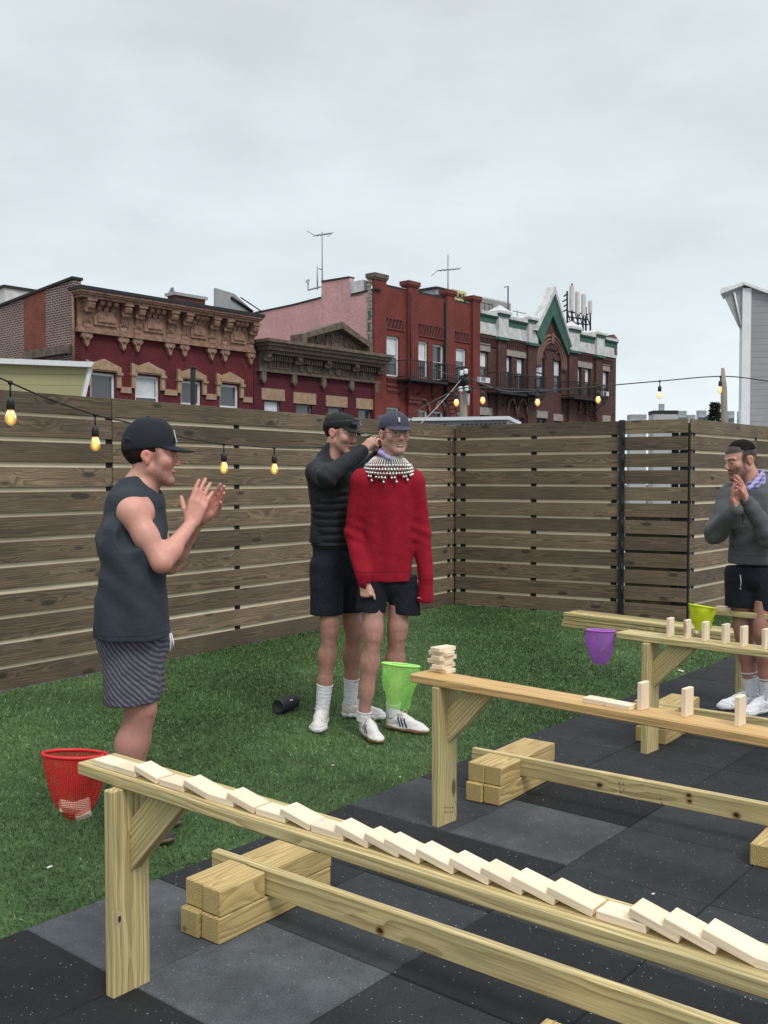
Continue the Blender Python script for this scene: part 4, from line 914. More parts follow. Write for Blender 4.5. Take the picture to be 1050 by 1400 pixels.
# cell antenna cluster
base = on_plane(793, 440, FP+nB*2.2, nB); t = thing('cell_antenna', 'cluster of white vertical panel antennas on a dark frame behind the pointed gable', 'antenna mast', base)
for (px0, px1, yt, yb) in ((778, 785, 391, 425), (786, 792.5, 399, 430), (794, 801.5, 402, 432), (804, 809.5, 411, 429)):
    p0 = on_plane((px0+px1)/2, yb, FP+nB*1.8, nB); p1 = on_plane((px0+px1)/2, yt, FP+nB*1.8, nB); w_ = (px1-px0)/F_PX*p0.y/.9
    b = MBL(t); b.board(p0, UP, dF, (p1-p0).length, w_, .16, .02, tint=1); b.build('panel_antenna', stone('antenna_white_%d' % px0, (.62, .61, .58), (.50, .49, .46)), t)
b = MBL(t)
for px, yt in ((775.5, 398), (782, 388), (790, 425), (797, 425), (801, 420), (807, 422)): b.tube([on_plane(px, 452, FP+nB*2.0, nB), on_plane(px, yt, FP+nB*2.0, nB)], .06, 6)
for y_ in (428, 435, 442): b.tube([on_plane(776, y_-2, FP+nB*2.0, nB), on_plane(804, y_+2, FP+nB*2.0, nB)], .05, 6)
for k in range(6): b.tube([on_plane(776+5*k, 427, FP+nB*2.0, nB), on_plane(781+5*k, 444, FP+nB*2.0, nB)], .035, 5)
for k in range(4): b.tube([on_plane(775, 402+7*k, FP+nB*2, nB), on_plane(771-(k % 2)*1.5, 405+7*k, FP+nB*2, nB)], .05, 5)
b.build('frame', IRON, t)
# ------------------------------------------------------------------ nearer background beyond the fence
def siding(name, c, line, period, axis='y'):
    n = NT(name); s_ = n.n('SeparateXYZ', {0: n.uv()}); ph = n.math('FRACT', n.math('DIVIDE', s_.outputs[1], period))
    a = n.noise(n.obj(), 1.5, 4); c1 = n.n('VectorMath', {0: c, 'Scale': n.mr(a, .3, .7, .92, 1.08)}, operation='SCALE').outputs[0]
    return n.fin(n.mix(n.mr(ph, .0, .07, 1, 0), c1, line), .6, n.bump(ph, 1.0, .02))
SID_Y = siding('yellow_siding', (.42, .395, .205), (.17, .16, .09), .145)
SID_G = siding('grey_siding', (.34, .345, .36), (.10, .10, .11), .125)
# yellow sided shed wall, low at the left, right behind the fence
def facing(name, label, cat, px, depth, ang):
    """root on the ground column under px at a depth, local x along ang (degrees from +X)"""
    p = V(px, 653, depth); return thing(name, label, cat, Vector((p.x, p.y, 0)), R(ang))
def wl(root):    # functions giving local x,z on the root's front plane
    dx = Vector((math.cos(root.rotation_euler.z), math.sin(root.rotation_euler.z), 0)); n_ = Vector((-dx.y, dx.x, 0))
    def f(px, py, y=0.0): p = on_plane(px, py, root.location+n_*y, n_); return ((p-root.location).dot(dx), p.z)
    return f
sh = facing('shed', 'low outbuilding with yellow siding and a white roof edge at the far left', 'shed', -160, 13.0, 8); f = wl(sh)
b = MB(); poly = [f(-160, 800), f(104, 800), f(112, 545), f(119, 500), f(-160, 490)]; SH = Matrix.Identity(4); SH[0][1] = -.55; b.M = SH; b.prism(poly, 0, 3); b.build('wall', SID_Y, sh)
b = MB(); b.M = SH; p0, p1, p2, p3 = f(-162, 485), f(124, 496), f(113, 545), f(-162, 492)
b.prism([p3, f(120, 503), p1, p0], -.12, 3.1); b.prism([f(119, 503), f(124, 503), f(114, 547), f(109, 547)], -.06, .0); b.build('roof_edge', WFR, sh)
# thin dark pipe standing in front of the maroon building
p = V(264.5, 600, 14); t = thing('vent_pipe', 'dark square post in front of the third window of the maroon building', 'pipe', Vector((p.x, p.y, 0)))
b = MBL(t); q = V(264.5, 504.5, 14); b.board(Vector((p.x, p.y, -2)), UP, (1, 0, 0), q.z+2, .066, .066, .006, tint=1); b.build('pipe', M['black_metal'], t)
b = MBL(t); b.board(q, UP, (1, 0, 0), .03, .085, .085, .004, tint=1); b.build('cap', M['black_metal'], t)
# grey slatted rooftop unit behind the corner of the fence
un = facing('rooftop_unit', 'long grey slatted rooftop unit with a white lid beyond the fence corner', 'rooftop unit', 556, 16.5, -14); f = wl(un)
x1 = f(693, 580)[0]; zt_ = f(560, 576)[1]
b = MB(); b.box((0, 0, 0), (x1, 1.6, zt_)); b.build('body', CNC, un)
b = MB(); b.box((-.08, -.10, zt_), (x1+.05, 1.7, zt_+.055)); b.build('lid', WFR, un)
b = MB()
for k in range(3):
    z = zt_-.09-k*.07
    for q in range(22):
        xx = x1*q/22; 
        if 9 <= q <= 11: continue
        b.box((xx+.02, -.03, z), (xx+x1/22*.75, -.001, z+.035))
b.build('slats', IRON, un)
# utility pole with its hardware
p = V(634, 600, 19); ut = thing('utility_pole', 'weathered wooden utility pole with clustered wires and insulators, beyond the fence corner', 'utility pole', Vector((p.x, p.y, STREET)))
top = V(634, 507, 19); b = MBL(ut); rr = .075*19/13.5
b.tube([Vector((p.x, p.y, STREET)), Vector((p.x, p.y, 0)), V(634, 530, 19), top], [.14, .075, .072, .065], 12); b.build('pole', M['pole_wood'], ut)
b = MBL(ut); hw = lambda x, y, dz=0: V(x, y, 19+dz)
for (x0, y0, x1_, y1, w) in ((629, 512, 639, 514, .03), (627, 520, 641, 523, .035), (628, 530, 641, 530, .035), (631, 505, 631, 532, .03), (637, 505, 638, 533, .03), (629, 516, 636, 526, .035), (639, 515, 633, 527, .03), (635, 503, 642, 512, .02)):
    b.tube([hw(x0, y0, -.15), hw(x1_, y1, -.15)], w, 6)
for (x0, y0, r_) in ((632, 517, .06), (637, 520, .07), (641, 534, .06), (629.5, 532, .05), (636, 511, .05)): b.lathe([(.01, -r_), (r_, -r_*.5), (r_, r_*.5), (.01, r_)], hw(x0, y0, -.2), 8)
b.build('hardware', IRON, ut)
for (x0, y0) in ((631, 510), (637, 508), (630, 532), (638, 531)):
    b = MBL(ut); b.lathe([(.02, -.05), (.05, -.03), (.03, 0), (.05, .03), (.02, .05)], hw(x0, y0, -.25), 8)
    b.build('insulator', WFR, ut)
b = MBL(ut); b.tube([hw(641, 533, -.1), hw(640.5, 545, -.1), hw(640.8, 554, -.1)], .018, 5); b.build('conduit', WFR, ut)
def wire(name, pts, r, label, matl=None, sag=0.0, cat='cable'):
    q = []
    for a, c in zip(pts[:-1], pts[1:]):
        for k in range(12): t_ = k/12; q.append(a.lerp(c, t_)-UP*sag*4*t_*(1-t_))
    q.append(pts[-1]); root = thing(name, label, cat, pts[0]); b = MBL(root); b.tube(q, r, 6, tint=1); b.build('cable', matl or M['black_metal'], root); return root
# service wires
wire('overhead_wire', [V(631, 518, 18.9), V(562, 592, 12.2)], .0065, 'pale slack service wire running down from the utility pole to the fence corner', CNC, .03)
wire('overhead_wire', [V(639, 516, 18.9), V(700, 536, 30), V(842, 526, 44)], .018, 'dark service wire running right from the utility pole across the brown building', None, .05)
wire('overhead_wire', [V(600, 505, 30), V(630, 510, 18.9)], .012, 'dark service wire between the red building and the utility pole', None, .08)
# grey sided house at the right edge
gh = facing('house', 'tall grey vinyl-sided house wall with white corner trim at the right edge', 'house', 1018, 19.5, 0); f = wl(gh)
SH2 = Matrix.Identity(4); SH2[0][1] = .45; b = MB(); b.M = SH2; poly = [f(1018, 1000), f(1290, 1000), f(1290, 480), f(1019, 390)]; zlo = -9; b.prism([(0, zlo), (f(1200, 653)[0], zlo), f(1200, 460), f(1019, 391)], 0, 6); b.build('wall', SID_G, gh)
b = MB(); x_ = f(1018, 653)[0]; b.box((-.10, -.05, zlo), (.07, .10, f(1019, 391)[1]-.05)); b.build('corner_trim', WFR, gh)
b = MB(); b.M = SH2; b.prism([f(1017, 390), f(1201, 458), f(1201, 453), f(1018, 386.5)], -.12, 6.1); b.build('roof_edge', WFR, gh)
b = MB(); b.M = SH2; b.prism([f(1016.5, 456), f(1009, 446), f(989.8, 405), f(987, 398), f(987, 394), f(1017, 387)], .0, .35); b.build('gable_return', CNC, gh)
b = MB(); b.M = SH2; b.prism([f(985.5, 403), f(985.5, 397), f(1017, 386.5), f(1017, 391)], -.1, .5); b.tube([(*f(1004, 400)[:1], -.03, f(1004, 400)[1]), (*f(1013.5, 445)[:1], -.03, f(1013.5, 445)[1])], .02, 5); b.build('gutter', WFR, gh)
# far skyline
HZ = stone('distant_concrete', (.42, .43, .43), (.36, .37, .38), sc=.05); HB = stone('distant_blue_tower', (.36, .44, .48), (.30, .38, .42), sc=.05)
def far_block(px0, px1, yt, depth, mat, label, floors=0, capm=None):
    root = thing('distant_building', label, 'building', V((px0+px1)/2, 653, depth)*1.0); root.location.z = STREET
    w = (px1-px0)/F_PX*depth; zt_ = V((px0+px1)/2, yt, depth).z-STREET
    b = MB(); b.box((-w/2, 0, 0), (w/2, w*.8, zt_)); b.build('wall', mat, root)
    b = MB(); b.box((-w/2-.01*w, -.01*w, zt_), (w/2+.01*w, w*.81, zt_+.012*depth*.3)); b.build('roof', capm or CNC, root)
    if floors:
        b = MB()
        for k in range(floors): z = zt_-(k+.75)*3.4; b.box((-w*.46, -.25, z), (w*.46, -.01, z+1.3))
        b.build('window_band', M['glass'], root)
far_block(861, 883, 571.5, 150, HZ, 'low pale block on the skyline just right of the brown building')
far_block(893, 926, 566, 170, HZ, 'wide pale flat-roofed building on the skyline under the hanging bulb', capm=TAR)
far_block(901, 907.5, 557, 420, HB, 'pale blue tower poking above the wide flat-roofed building', 8)
far_block(927, 938, 566.5, 400, HB, 'pale blue block right of the wide flat-roofed building', 6)
far_block(954, 965, 566, 380, HB, 'pale blue tower left of the evergreen tree', 6)
far_block(995, 1003, 567, 360, HB, 'pale blue tower right of the grey wooden pole', 6)
far_block(1008, 1013, 567.5, 360, HB, 'narrow blue tower against the grey sided house', 6)
far_block(940, 950, 572, 250, HZ, 'low pale block left of the evergreen tree')
# white low roofs seen through the gate's gaps
root = thing('neighbour_roof', 'white flat neighbouring roof glimpsed through the gaps of the slat panel', 'roof', (7.0, 19.0, STREET)); b = MB(); b.box((-3.5, -3.0, 0), (3.5, 4.0, -STREET-.3)); b.build('wall', PALE, root)
b = MB(); b.box((-3.6, -3.1, -STREET-.3), (3.6, 4.1, -STREET-.2)); b.box((-3.6, -3.1, -STREET-.2), (3.6, -2.9, -STREET+.25)); b.build('roof', WHT, root)
# evergreen tree
tp = V(976, 653, 60); tr_ = thing('evergreen_tree', 'dark evergreen treetop beside the grey wooden pole', 'tree', Vector((tp.x, tp.y, STREET))); ztop = V(974, 551, 60).z-STREET
b = MB(); b.tube([(0, 0, 0), (0, 0, ztop-.6)], [.18, .04], 8); b.build('trunk', BRN, tr_)
b = MB(); tr2 = random.Random(5)
for k in range(2600):
    z = ztop-abs(tr2.gauss(0, 1))*2.6-.0; z = max(z, ztop-8); rr = .12+(ztop-z)*.30; a = tr2.uniform(0, 6.28); lump = .75+.35*math.sin(a*3+z*2.3)
    r_ = rr*lump*math.sqrt(tr2.uniform(.1, 1)); p = Vector((r_*math.cos(a), r_*math.sin(a), z-r_*.25)); s_ = tr2.uniform(.10, .22); d = Vector((math.cos(a), math.sin(a), tr2.uniform(-.3, .7)))*s_; e = Vector((tr2.gauss(0, 1), tr2.gauss(0, 1), tr2.gauss(0, 1)))*s_*.28
    b.add([p-e, p+e, p+d*1.3], [(0, 1, 2)], tint=tr2.uniform(.7, 1.3))
n = NT('needles'); tt = n.n('SeparateXYZ', {0: n.attr('tint')}).outputs[0]; NEED = n.fin(n.n('VectorMath', {0: (.035, .055, .035), 'Scale': tt}, operation='SCALE').outputs[0], .8)
b.build('crown', NEED, tr_)
# grey wooden post that holds the far string of lights
pp = V(989, 653, 12.6); pt = thing('light_post', 'slim weathered wooden post carrying the string lights behind the right fence', 'post', Vector((pp.x, pp.y, 0)))
b = MBL(pt); q0, q1, q2, q3 = V(989.5, 640, 12.6), V(990.5, 577, 12.6), V(989.5, 530, 12.6), V(988.2, 503, 12.6)
b.tube([Vector((q0.x, q0.y, -.1)), q0, q1, q2, q3], [.042, .042, .042, .042, .022], 8, tint=1); b.build('pole', M['pole_wood'], pt)

# ------------------------------------------------------------------ string lights: cable, sockets and lit filament bulbs
n = NT('bulb_glass'); n.t.nodes.remove(n.b); tr = n.n('BsdfTransparent', {0: (1, .93, .78)}); gl = n.n('BsdfGlossy', {0: (1, 1, 1), 1: .05}); em = n.n('Emission', {0: (1.0, .50, .09), 1: 1.0})
fr = n.n('Fresnel', {0: 1.45}); m1 = n.n('MixShader', {0: fr.outputs[0]}); n.t.links.new(tr.outputs[0], m1.inputs[1]); n.t.links.new(gl.outputs[0], m1.inputs[2]); a1 = n.n('AddShader'); n.t.links.new(m1.outputs[0], a1.inputs[0]); n.t.links.new(em.outputs[0], a1.inputs[1]); em.inputs[1].default_value = .45
n.t.links.new(a1.outputs[0], n.out.inputs[0]); GLASS_B = n.m
n = NT('filament'); n.t.nodes.remove(n.b); em = n.n('Emission', {0: (1.0, .42, .07), 1: 6.0}); n.t.links.new(em.outputs[0], n.out.inputs[0]); FIL = n.m
def bulb(root, top, hang, sc=1.0):
    """top: point on the cable; a lead, socket, glass, filament hanging down"""
    b = MBL(root); b.tube([top+Vector((0, 0, .01)), top-UP*hang], .0055*sc, 6); b.lathe([(.012*sc, .012), (.015*sc, 0), (.012*sc, -.012)], top, 8); o = b.build('lead', M['black_metal'], root)
    z = top-UP*hang; b = MBL(root); b.lathe([(.006*sc, .012*sc), (.019*sc, 0), (.022*sc, -.015*sc), (.022*sc, -.055*sc), (.019*sc, -.058*sc)], z, 14); s_ = b.build('socket', M['black_metal'], root)
    z = z-UP*.056*sc; b = MB(); b.M = loc_mat(root); b.lathe([(.014*sc, 0), (.022*sc, -.016*sc), (.031*sc, -.040*sc), (.032*sc, -.056*sc), (.025*sc, -.076*sc), (.012*sc, -.089*sc), (.002*sc, -.092*sc)], z, 16); g = b.build('bulb', GLASS_B, root)
    b = MB(); b.M = loc_mat(root)
    for k in range(6):
        a = k*math.pi/3; b.tube([z+Vector((.004*math.cos(a), .004*math.sin(a), -.012))*1, z+Vector((.012*math.cos(a)*sc, .012*math.sin(a)*sc, -.035*sc)), z+Vector((.006*math.cos(a)*sc, .006*math.sin(a)*sc, -.066*sc))], .0022*sc, 5)
    b.build('filament', FIL, g)
def string(label, ctrl, bulbs, hang, sc=1.0, r=.005, hangs=None):
    """ctrl: photo points with depth the cable passes through; bulbs: indices of a fraction along"""
    root = thing('string_lights', label, 'string lights', V(*ctrl[0]), 0, 'string lights over the yard'); pts = [V(*c) for c in ctrl]; q = []
    for i in range(len(pts)-1):
        p0, p1, p2, p3 = pts[max(i-1, 0)], pts[i], pts[i+1], pts[min(i+2, len(pts)-1)]
        for k in range(8):
            t = k/8; q.append(.5*((2*p1)+(p2-p0)*t+(2*p0-5*p1+4*p2-p3)*t*t+(3*p1-p0-3*p2+p3)*t**3))
    q.append(pts[-1]); b = MBL(root); b.tube(q, r, 6); b.build('cable', M['black_metal'], root)
    for k, bp in enumerate(bulbs): bulb(root, V(*bp), (hangs[k] if hangs else hang), sc)
DL1 = 6.4
string('string of amber bulbs sagging from the top left past the capped man', [(-60, 490, 5.6), (14, 523, 6.0), (66, 545, 6.3), (130, 567, 6.7), (185, 580, 7.1), (250, 598, 7.6), (306, 607, 8.0), (345, 610, 8.4), (375, 612, 8.7), (430, 612, 9.3), (475, 605, 9.9), (520, 590, 10.6), (562, 570, 11.3)],
       [(14, 523, 6.0), (130, 567, 6.7), (306, 607, 8.0), (375, 612, 8.7), (562, 570, 11.3)], .075, 1.08, .006, [.10, .085, .08, .075, .05])
string('far string of pale bulbs running above the back fence to the wooden post', [(562, 566, 11.3), (624, 533, 12.2), (660, 530, 12.3), (735, 533, 12.5), (800, 530, 12.6), (844, 526, 12.6), (902, 521, 12.6), (987, 514.5, 12.6), (1050, 521, 12.6), (1120, 532, 12.6)],
       [(624, 533, 12.2), (660, 530, 12.3), (735, 533, 12.5), (818, 528.5, 12.6), (902, 521, 12.6), (985, 515, 12.6)], .07, 1.05, .007, [.05, .05, .05, .06, .07, .06])

# ------------------------------------------------------------------ nets hooked on the ends of the stands
def netmat(name, c, cover=.5, fine=170):
    n = NT(name); n.t.nodes.remove(n.b); d = n.n('BsdfPrincipled', {'Base Color': c, 'Roughness': .6}); tl = n.n('BsdfTranslucent', {0: c}); ms = n.n('MixShader', {0: .35}); n.t.links.new(d.outputs[0], ms.inputs[1]); n.t.links.new(tl.outputs[0], ms.inputs[2])
    uv = n.n('UVMap', uv_map='net'); s_ = n.n('SeparateXYZ', {0: uv.outputs[0]})
    fu = n.math('ABSOLUTE', n.math('SUBTRACT', n.math('FRACT', s_.outputs[0]), .5)); fv = n.math('ABSOLUTE', n.math('SUBTRACT', n.math('FRACT', s_.outputs[1]), .5))
    hole = n.math('LESS_THAN', n.math('MAXIMUM', fu, fv), math.sqrt(1-cover)/2)
    tr = n.n('BsdfTransparent'); m2 = n.n('MixShader', {0: hole}); n.t.links.new(ms.outputs[0], m2.inputs[1]); n.t.links.new(tr.outputs[0], m2.inputs[2]); n.t.links.new(m2.outputs[0], n.out.inputs[0]); return n.m
def net(label, c, rim_c, rx, ry, axis_tilt, depth_prof, col, cover, cells, seed, handle_to=None, collapse=0.0, group='nets on the ends of the stands'):
    """rim ellipse centre rim_c; depth_prof: list of (drop, radius fraction, shift x)"""
    root = thing('catch_net', label, 'net', rim_c, 0, group); rg = random.Random(seed)
    plast = plain(col+'_rim', c, .45, var=.04); seg = 48
    tx, ty = axis_tilt; P = lambda a, rr, dz, sx=0, sy=0: Vector((rr*rx*math.cos(a)+sx, rr*ry*math.sin(a)+sy, dz+(rr*rx*math.cos(a))*tx+(rr*ry*math.sin(a))*ty))
    b = MB(); b.tube([P(2*math.pi*k/32, 1, 0) for k in range(33)], .0055, 8, cap=False); b.build('rim', plast, root)
    vs = []; uvs = []; fs = []; N = len(depth_prof)
    per = 2*math.pi*(rx+ry)/2; z_acc = 0
    for i, (dz, fr_, sx, sy) in enumerate(depth_prof):
        for k in range(seg+1):
            a = 2*math.pi*k/seg; w = 1+collapse*(.10*math.sin(a*3+seed)+.07*math.sin(a*5+2*seed+i*.9)+.05*math.sin(a*9+i*1.7))*min(1, i/2)
            vs.append(P(a, fr_*w, -dz, sx, sy)); uvs.append((k/seg*cells, dz/per*cells))
    for i in range(N-1):
        for k in range(seg): fs.append((i*(seg+1)+k, i*(seg+1)+k+1, (i+1)*(seg+1)+k+1, (i+1)*(seg+1)+k))
    b = MB(); b.add(vs, fs, smooth=True); o = b.build('mesh_bag', netmat(col+'_net', c, cover), root)
    u = o.data.uv_layers.new(name='net'); vi = np.empty(len(o.data.loops), np.int32); o.data.loops.foreach_get('vertex_index', vi); u.data.foreach_set('uv', np.array(uvs, np.float32)[vi].ravel())
    if handle_to is not None: b = MB(); b.tube([Vector(handle_to[0])-root.location, Vector(handle_to[1])-root.location], .007, 8); b.build('handle', plast, root)
    return root
def prof(D, end, pw=2.2, sx=0, sy=0, n_=10, pinch=None):
    r = []
    for i in range(n_+1):
        t = i/n_; fr_ = 1-(1-end)*t**pw
        if pinch: fr_ *= 1-pinch*math.sin(math.pi*min(1, t*1.0))*.5
        r.append((D*t, fr_, sx*t, sy*t))
    r += [(D*1.03, end*.5, sx, sy), (D*1.035, .02, sx, sy)]
    return r
q = P1+a1_*.07
rc = V(100, 1031, 3.13)
net('red mesh net with two blocks in it, hooked on the end of the nearest stand', (.62, .012, .020), rc, .095, .075, (-.04, -.10), prof(.205, .34, 2.6, .004), 'red', .56, 84, 1, (rc+Vector((.09, .02, 0)), rc+Vector((.30, -.16, -.06))), .35)
for k, (dx, dz, rx_, ry_) in enumerate(((-.012, -.178, .5, .35), (.028, -.188, -.7, -.6))):
    Mx = Matrix.Translation(rc+Vector((dx, -.005+.01*k, dz+.008))) @ Euler((rx_*.5, ry_, .5+k*1.4)).to_matrix().to_4x4() @ Matrix.Translation((-DL*.30, 0, 0)) @ Matrix.Diagonal((.62, .8, 1, 1))
    domino(Mx, ['caught block on the left inside the red net', 'caught block on the right inside the red net'][k], 'blocks inside the red net')
rc = V(548, 909, 4.62)
net('light green mesh net hanging at the end of the middle stand, beside the white sneakers', (.42, .88, .20), rc, .088, .07, (-.10, -.12), prof(.205, .50, 1.6, -.015, 0, 10, .16), 'light_green', .50, 84, 3, None, 1.5)
rc = V(821, 862, 5.60)
net('purple mesh net hanging at the end of the third stand', (.40, .13, .56), rc, .080, .06, (-.03, -.06), prof(.190, .42, 2.8, .004), 'purple', .66, 76, 5, None, .9)
rc = V(960, 829, 6.35)
net('bright yellow mesh net with a block in it, nearest the man in the hoodie', (.62, .72, .01), rc, .083, .06, (-.16, -.06), prof(.165, .48, 1.3), 'yellow', .66, 70, 7, None, 1.3)
domino(Matrix.Translation(rc+Vector((-.05, 0, -.165))) @ Euler((0, .05, .2)).to_matrix().to_4x4() @ Matrix.Diagonal((.8, .7, 1, 1)), 'caught block lying at the bottom of the yellow net', 'dominoes by the yellow net')

# ------------------------------------------------------------------ portable speaker on the turf
c0, c1 = G(377, 967, .05), G(405, 957, .05); ax = (c1-c0).normalized()
sp = thing('portable_speaker', 'small black cylindrical portable speaker lying on the turf', 'speaker', (c0+c1)/2-UP*.05)
b = MBL(sp); L = .175
n = NT('speaker_cloth'); SC = n.fin((.012, .012, .014), .85, n.bump(n.noise(n.obj(), 900, 2), .6, .001))
cc = (c0+c1)/2
b.lathe([(.034, 0), (.043, .004), (.047, .012), (.049, .05), (.049, L-.05), (.047, L-.012), (.043, L-.004), (.034, L)], cc-ax*(L/2), 28, ax); b.build('body', SC, sp)
rub = plain('speaker_rubber', (.02, .02, .022), .5)
for s_ in (0, 1):
    b = MBL(sp); o_ = cc+ax*(L/2*(1 if s_ else -1)); dr = ax if s_ else -ax
    b.lathe([(.041, -.006), (.047, -.002), (.046, .006), (.038, .007), (.031, .001), (.001, .0015)], o_, 28, dr, cap=False); b.build('end_ring', rub, sp)
b = MBL(sp); sd = Vector((ax.y, -ax.x, 0)); sd = (sd+UP*.7).normalized(); lw = sd.cross(ax).normalized()
for k in range(3): pz = cc+sd*.0492+ax*(-.012+.012*k); b.add([pz-ax*.004-lw*.005, pz+ax*.004-lw*.005, pz+ax*.004+lw*.005, pz-ax*.004+lw*.005], [(0, 1, 2, 3)])
b.build('logo', plain('logo_grey', (.45, .45, .47), .4), sp)

# ------------------------------------------------------------------ stacked lumber on the turf at the back
l0, l1 = G(767, 856, 0), G(945, 880, 0); ld = (l1-l0); ld.normalize(); la = Vector((-ld.y, ld.x, 0)); la = la if la.y > 0 else -la
k = 0
for lay in range(4):
    for row_ in range(2):
        o = thing('lumber_board', ['lowest', 'second lowest', 'third lowest', 'topmost'][lay]+' board of the lumber pile on the turf, '+['front', 'back'][row_]+' row', 'board', l0+la*(.07+.15*row_)+ld*random.uniform(-.01, .02), 0, 'boards stacked on the turf') if False else None
        mb = MB(); base = l0+la*(.07+.145*row_)+ld*random.uniform(-.012, .03)+UP*(.019+.0385*lay-.008)
        mb.M = Matrix.Translation(-base); mb.board(base, ld, la, 2.35+random.uniform(-.02, .05), .14+random.uniform(-.012, .006), .034, .003, tint=random.uniform(.75, 1.15))
        o = mb.build('lumber_board', M['pine'], None, base); tag(o, ['lowest', 'second lowest', 'third lowest', 'topmost'][lay]+' board in the '+['front', 'back'][row_]+' row of the lumber pile on the turf', 'board', 'boards stacked on the turf')
# ------------------------------------------------------------------ people: signed-distance sculpting, meshed with surface nets
class Vol:
    def __init__(s, lo, hi, h):
        s.lo = np.array(lo, float); s.h = h; s.n = np.ceil((np.array(hi)-s.lo)/h).astype(int)+1; s.D = np.full(s.n, 1.0, np.float32)
    def _sl(s, blo, bhi, m):
        a = np.clip(np.floor((np.array(blo)-m-s.lo)/s.h).astype(int), 0, s.n-1); b = np.clip(np.ceil((np.array(bhi)+m-s.lo)/s.h).astype(int)+1, 1, s.n)
        return a, b
    def prim(s, fn, blo, bhi, k=.01, op='u'):
        a, b = s._sl(blo, bhi, k+.02)
        if np.any(b <= a): return
        X = (s.lo[0]+s.h*np.arange(a[0], b[0]))[:, None, None]; Y = (s.lo[1]+s.h*np.arange(a[1], b[1]))[None, :, None]; Z = (s.lo[2]+s.h*np.arange(a[2], b[2]))[None, None, :]
        d = fn(X, Y, Z).astype(np.float32); sl = tuple(slice(p, q) for p, q in zip(a, b)); D = s.D[sl]
        if op == 'u': h_ = np.maximum(k-np.abs(D-d), 0)/k; s.D[sl] = np.minimum(D, d)-h_*h_*k*.25
        elif op == 's': d = -d; h_ = np.maximum(k-np.abs(D-d), 0)/k; s.D[sl] = np.maximum(D, d)+h_*h_*k*.25
    def cone(s, a, b, ra, rb, k=.02, flat=None, op='u'):
        """rounded cone; flat = (axis, q) squeezes it to q of its thickness along axis"""
        a = np.array(a, float); b = np.array(b, float); ba = b-a; L2 = max(ba.dot(ba), 1e-9); r = max(ra, rb)
        def fn(X, Y, Z):
            px, py, pz = X-a[0], Y-a[1], Z-a[2]; q = 1.0; t = np.clip((px*ba[0]+py*ba[1]+pz*ba[2])/L2, 0, 1)
            dx, dy, dz = px-t*ba[0], py-t*ba[1], pz-t*ba[2]
            if flat is not None:
                f, q = np.array(flat[0], float), flat[1]; w = (dx*f[0]+dy*f[1]+dz*f[2])*(1/q-1); dx = dx+w*f[0]; dy = dy+w*f[1]; dz = dz+w*f[2]
            L = np.sqrt(dx*dx+dy*dy+dz*dz); d = L-(ra+(rb-ra)*t)
            return d*(.5+.5*q)
        s.prim(fn, np.minimum(a, b)-r, np.maximum(a, b)+r, k, op)
    def ell(s, c, r, ax, k=.01, op='u'):
        c = np.array(c, float); A = [np.array(v, float) for v in ax]; m = max(r)
        def fn(X, Y, Z):
            px, py, pz = X-c[0], Y-c[1], Z-c[2]; q = [(px*v[0]+py*v[1]+pz*v[2])/rr for v, rr in zip(A, r)]
            k0 = np.sqrt(q[0]**2+q[1]**2+q[2]**2)+1e-9; k1 = np.sqrt(sum((qq/rr)**2 for qq, rr in zip(q, r)))+1e-9
            return k0*(k0-1)/k1
        s.prim(fn, c-m, c+m, k, op)
    def cut(s, p, nrm):
        """keep what lies behind the plane (opposite to nrm)"""
        p = np.array(p, float); nrm = np.array(nrm, float); nrm = nrm/np.linalg.norm(nrm)
        X, Y, Z = [s.lo[i]+s.h*np.arange(s.n[i]) for i in range(3)]
        d = (X-p[0])[:, None, None]*nrm[0]+(Y-p[1])[None, :, None]*nrm[1]+(Z-p[2])[None, None, :]*nrm[2]
        s.D = np.maximum(s.D, d.astype(np.float32))
    def disp(s, fn):
        idx = np.nonzero(np.abs(s.D) < .035); P = s.lo+s.h*np.stack(idx, 1); s.D[idx] += fn(P).astype(np.float32)
    def mesh(s):
        D = s.D; D[0] = D[-1] = 1; D[:, 0] = D[:, -1] = 1; D[:, :, 0] = D[:, :, -1] = 1
        S_ = D < 0; n = s.n; cells = []; pos = []; quads = []
        for a in range(3):
            sl0 = [slice(None)]*3; sl1 = [slice(None)]*3; sl0[a] = slice(0, -1); sl1[a] = slice(1, None)
            A = S_[tuple(sl0)]; B = S_[tuple(sl1)]; I = np.stack(np.nonzero(A != B), 1)
            d0 = D[tuple(sl0)][tuple(I.T)]; d1 = D[tuple(sl1)][tuple(I.T)]; t = d0/(d0-d1); P = I.astype(float); P[:, a] += t
            b, c = (a+1) % 3, (a+2) % 3; q = []
            for (ob, oc) in ((0, 0), (-1, 0), (-1, -1), (0, -1)):
                J = I.copy(); J[:, b] += ob; J[:, c] += oc; q.append((J[:, 0]*n[1]+J[:, 1])*n[2]+J[:, 2]); pos.append(P); cells.append(q[-1])
            q = np.stack(q, 1); fl = A[tuple(I.T)]; q[~fl] = q[~fl][:, ::-1]; quads.append(q)
        cells = np.concatenate(cells); pos = np.concatenate(pos); u, inv = np.unique(cells, return_inverse=True); cnt = np.bincount(inv)
        V_ = np.stack([np.bincount(inv, pos[:, i])/cnt for i in range(3)], 1); Q = np.searchsorted(u, np.concatenate(quads))
        return s.lo+s.h*V_, Q
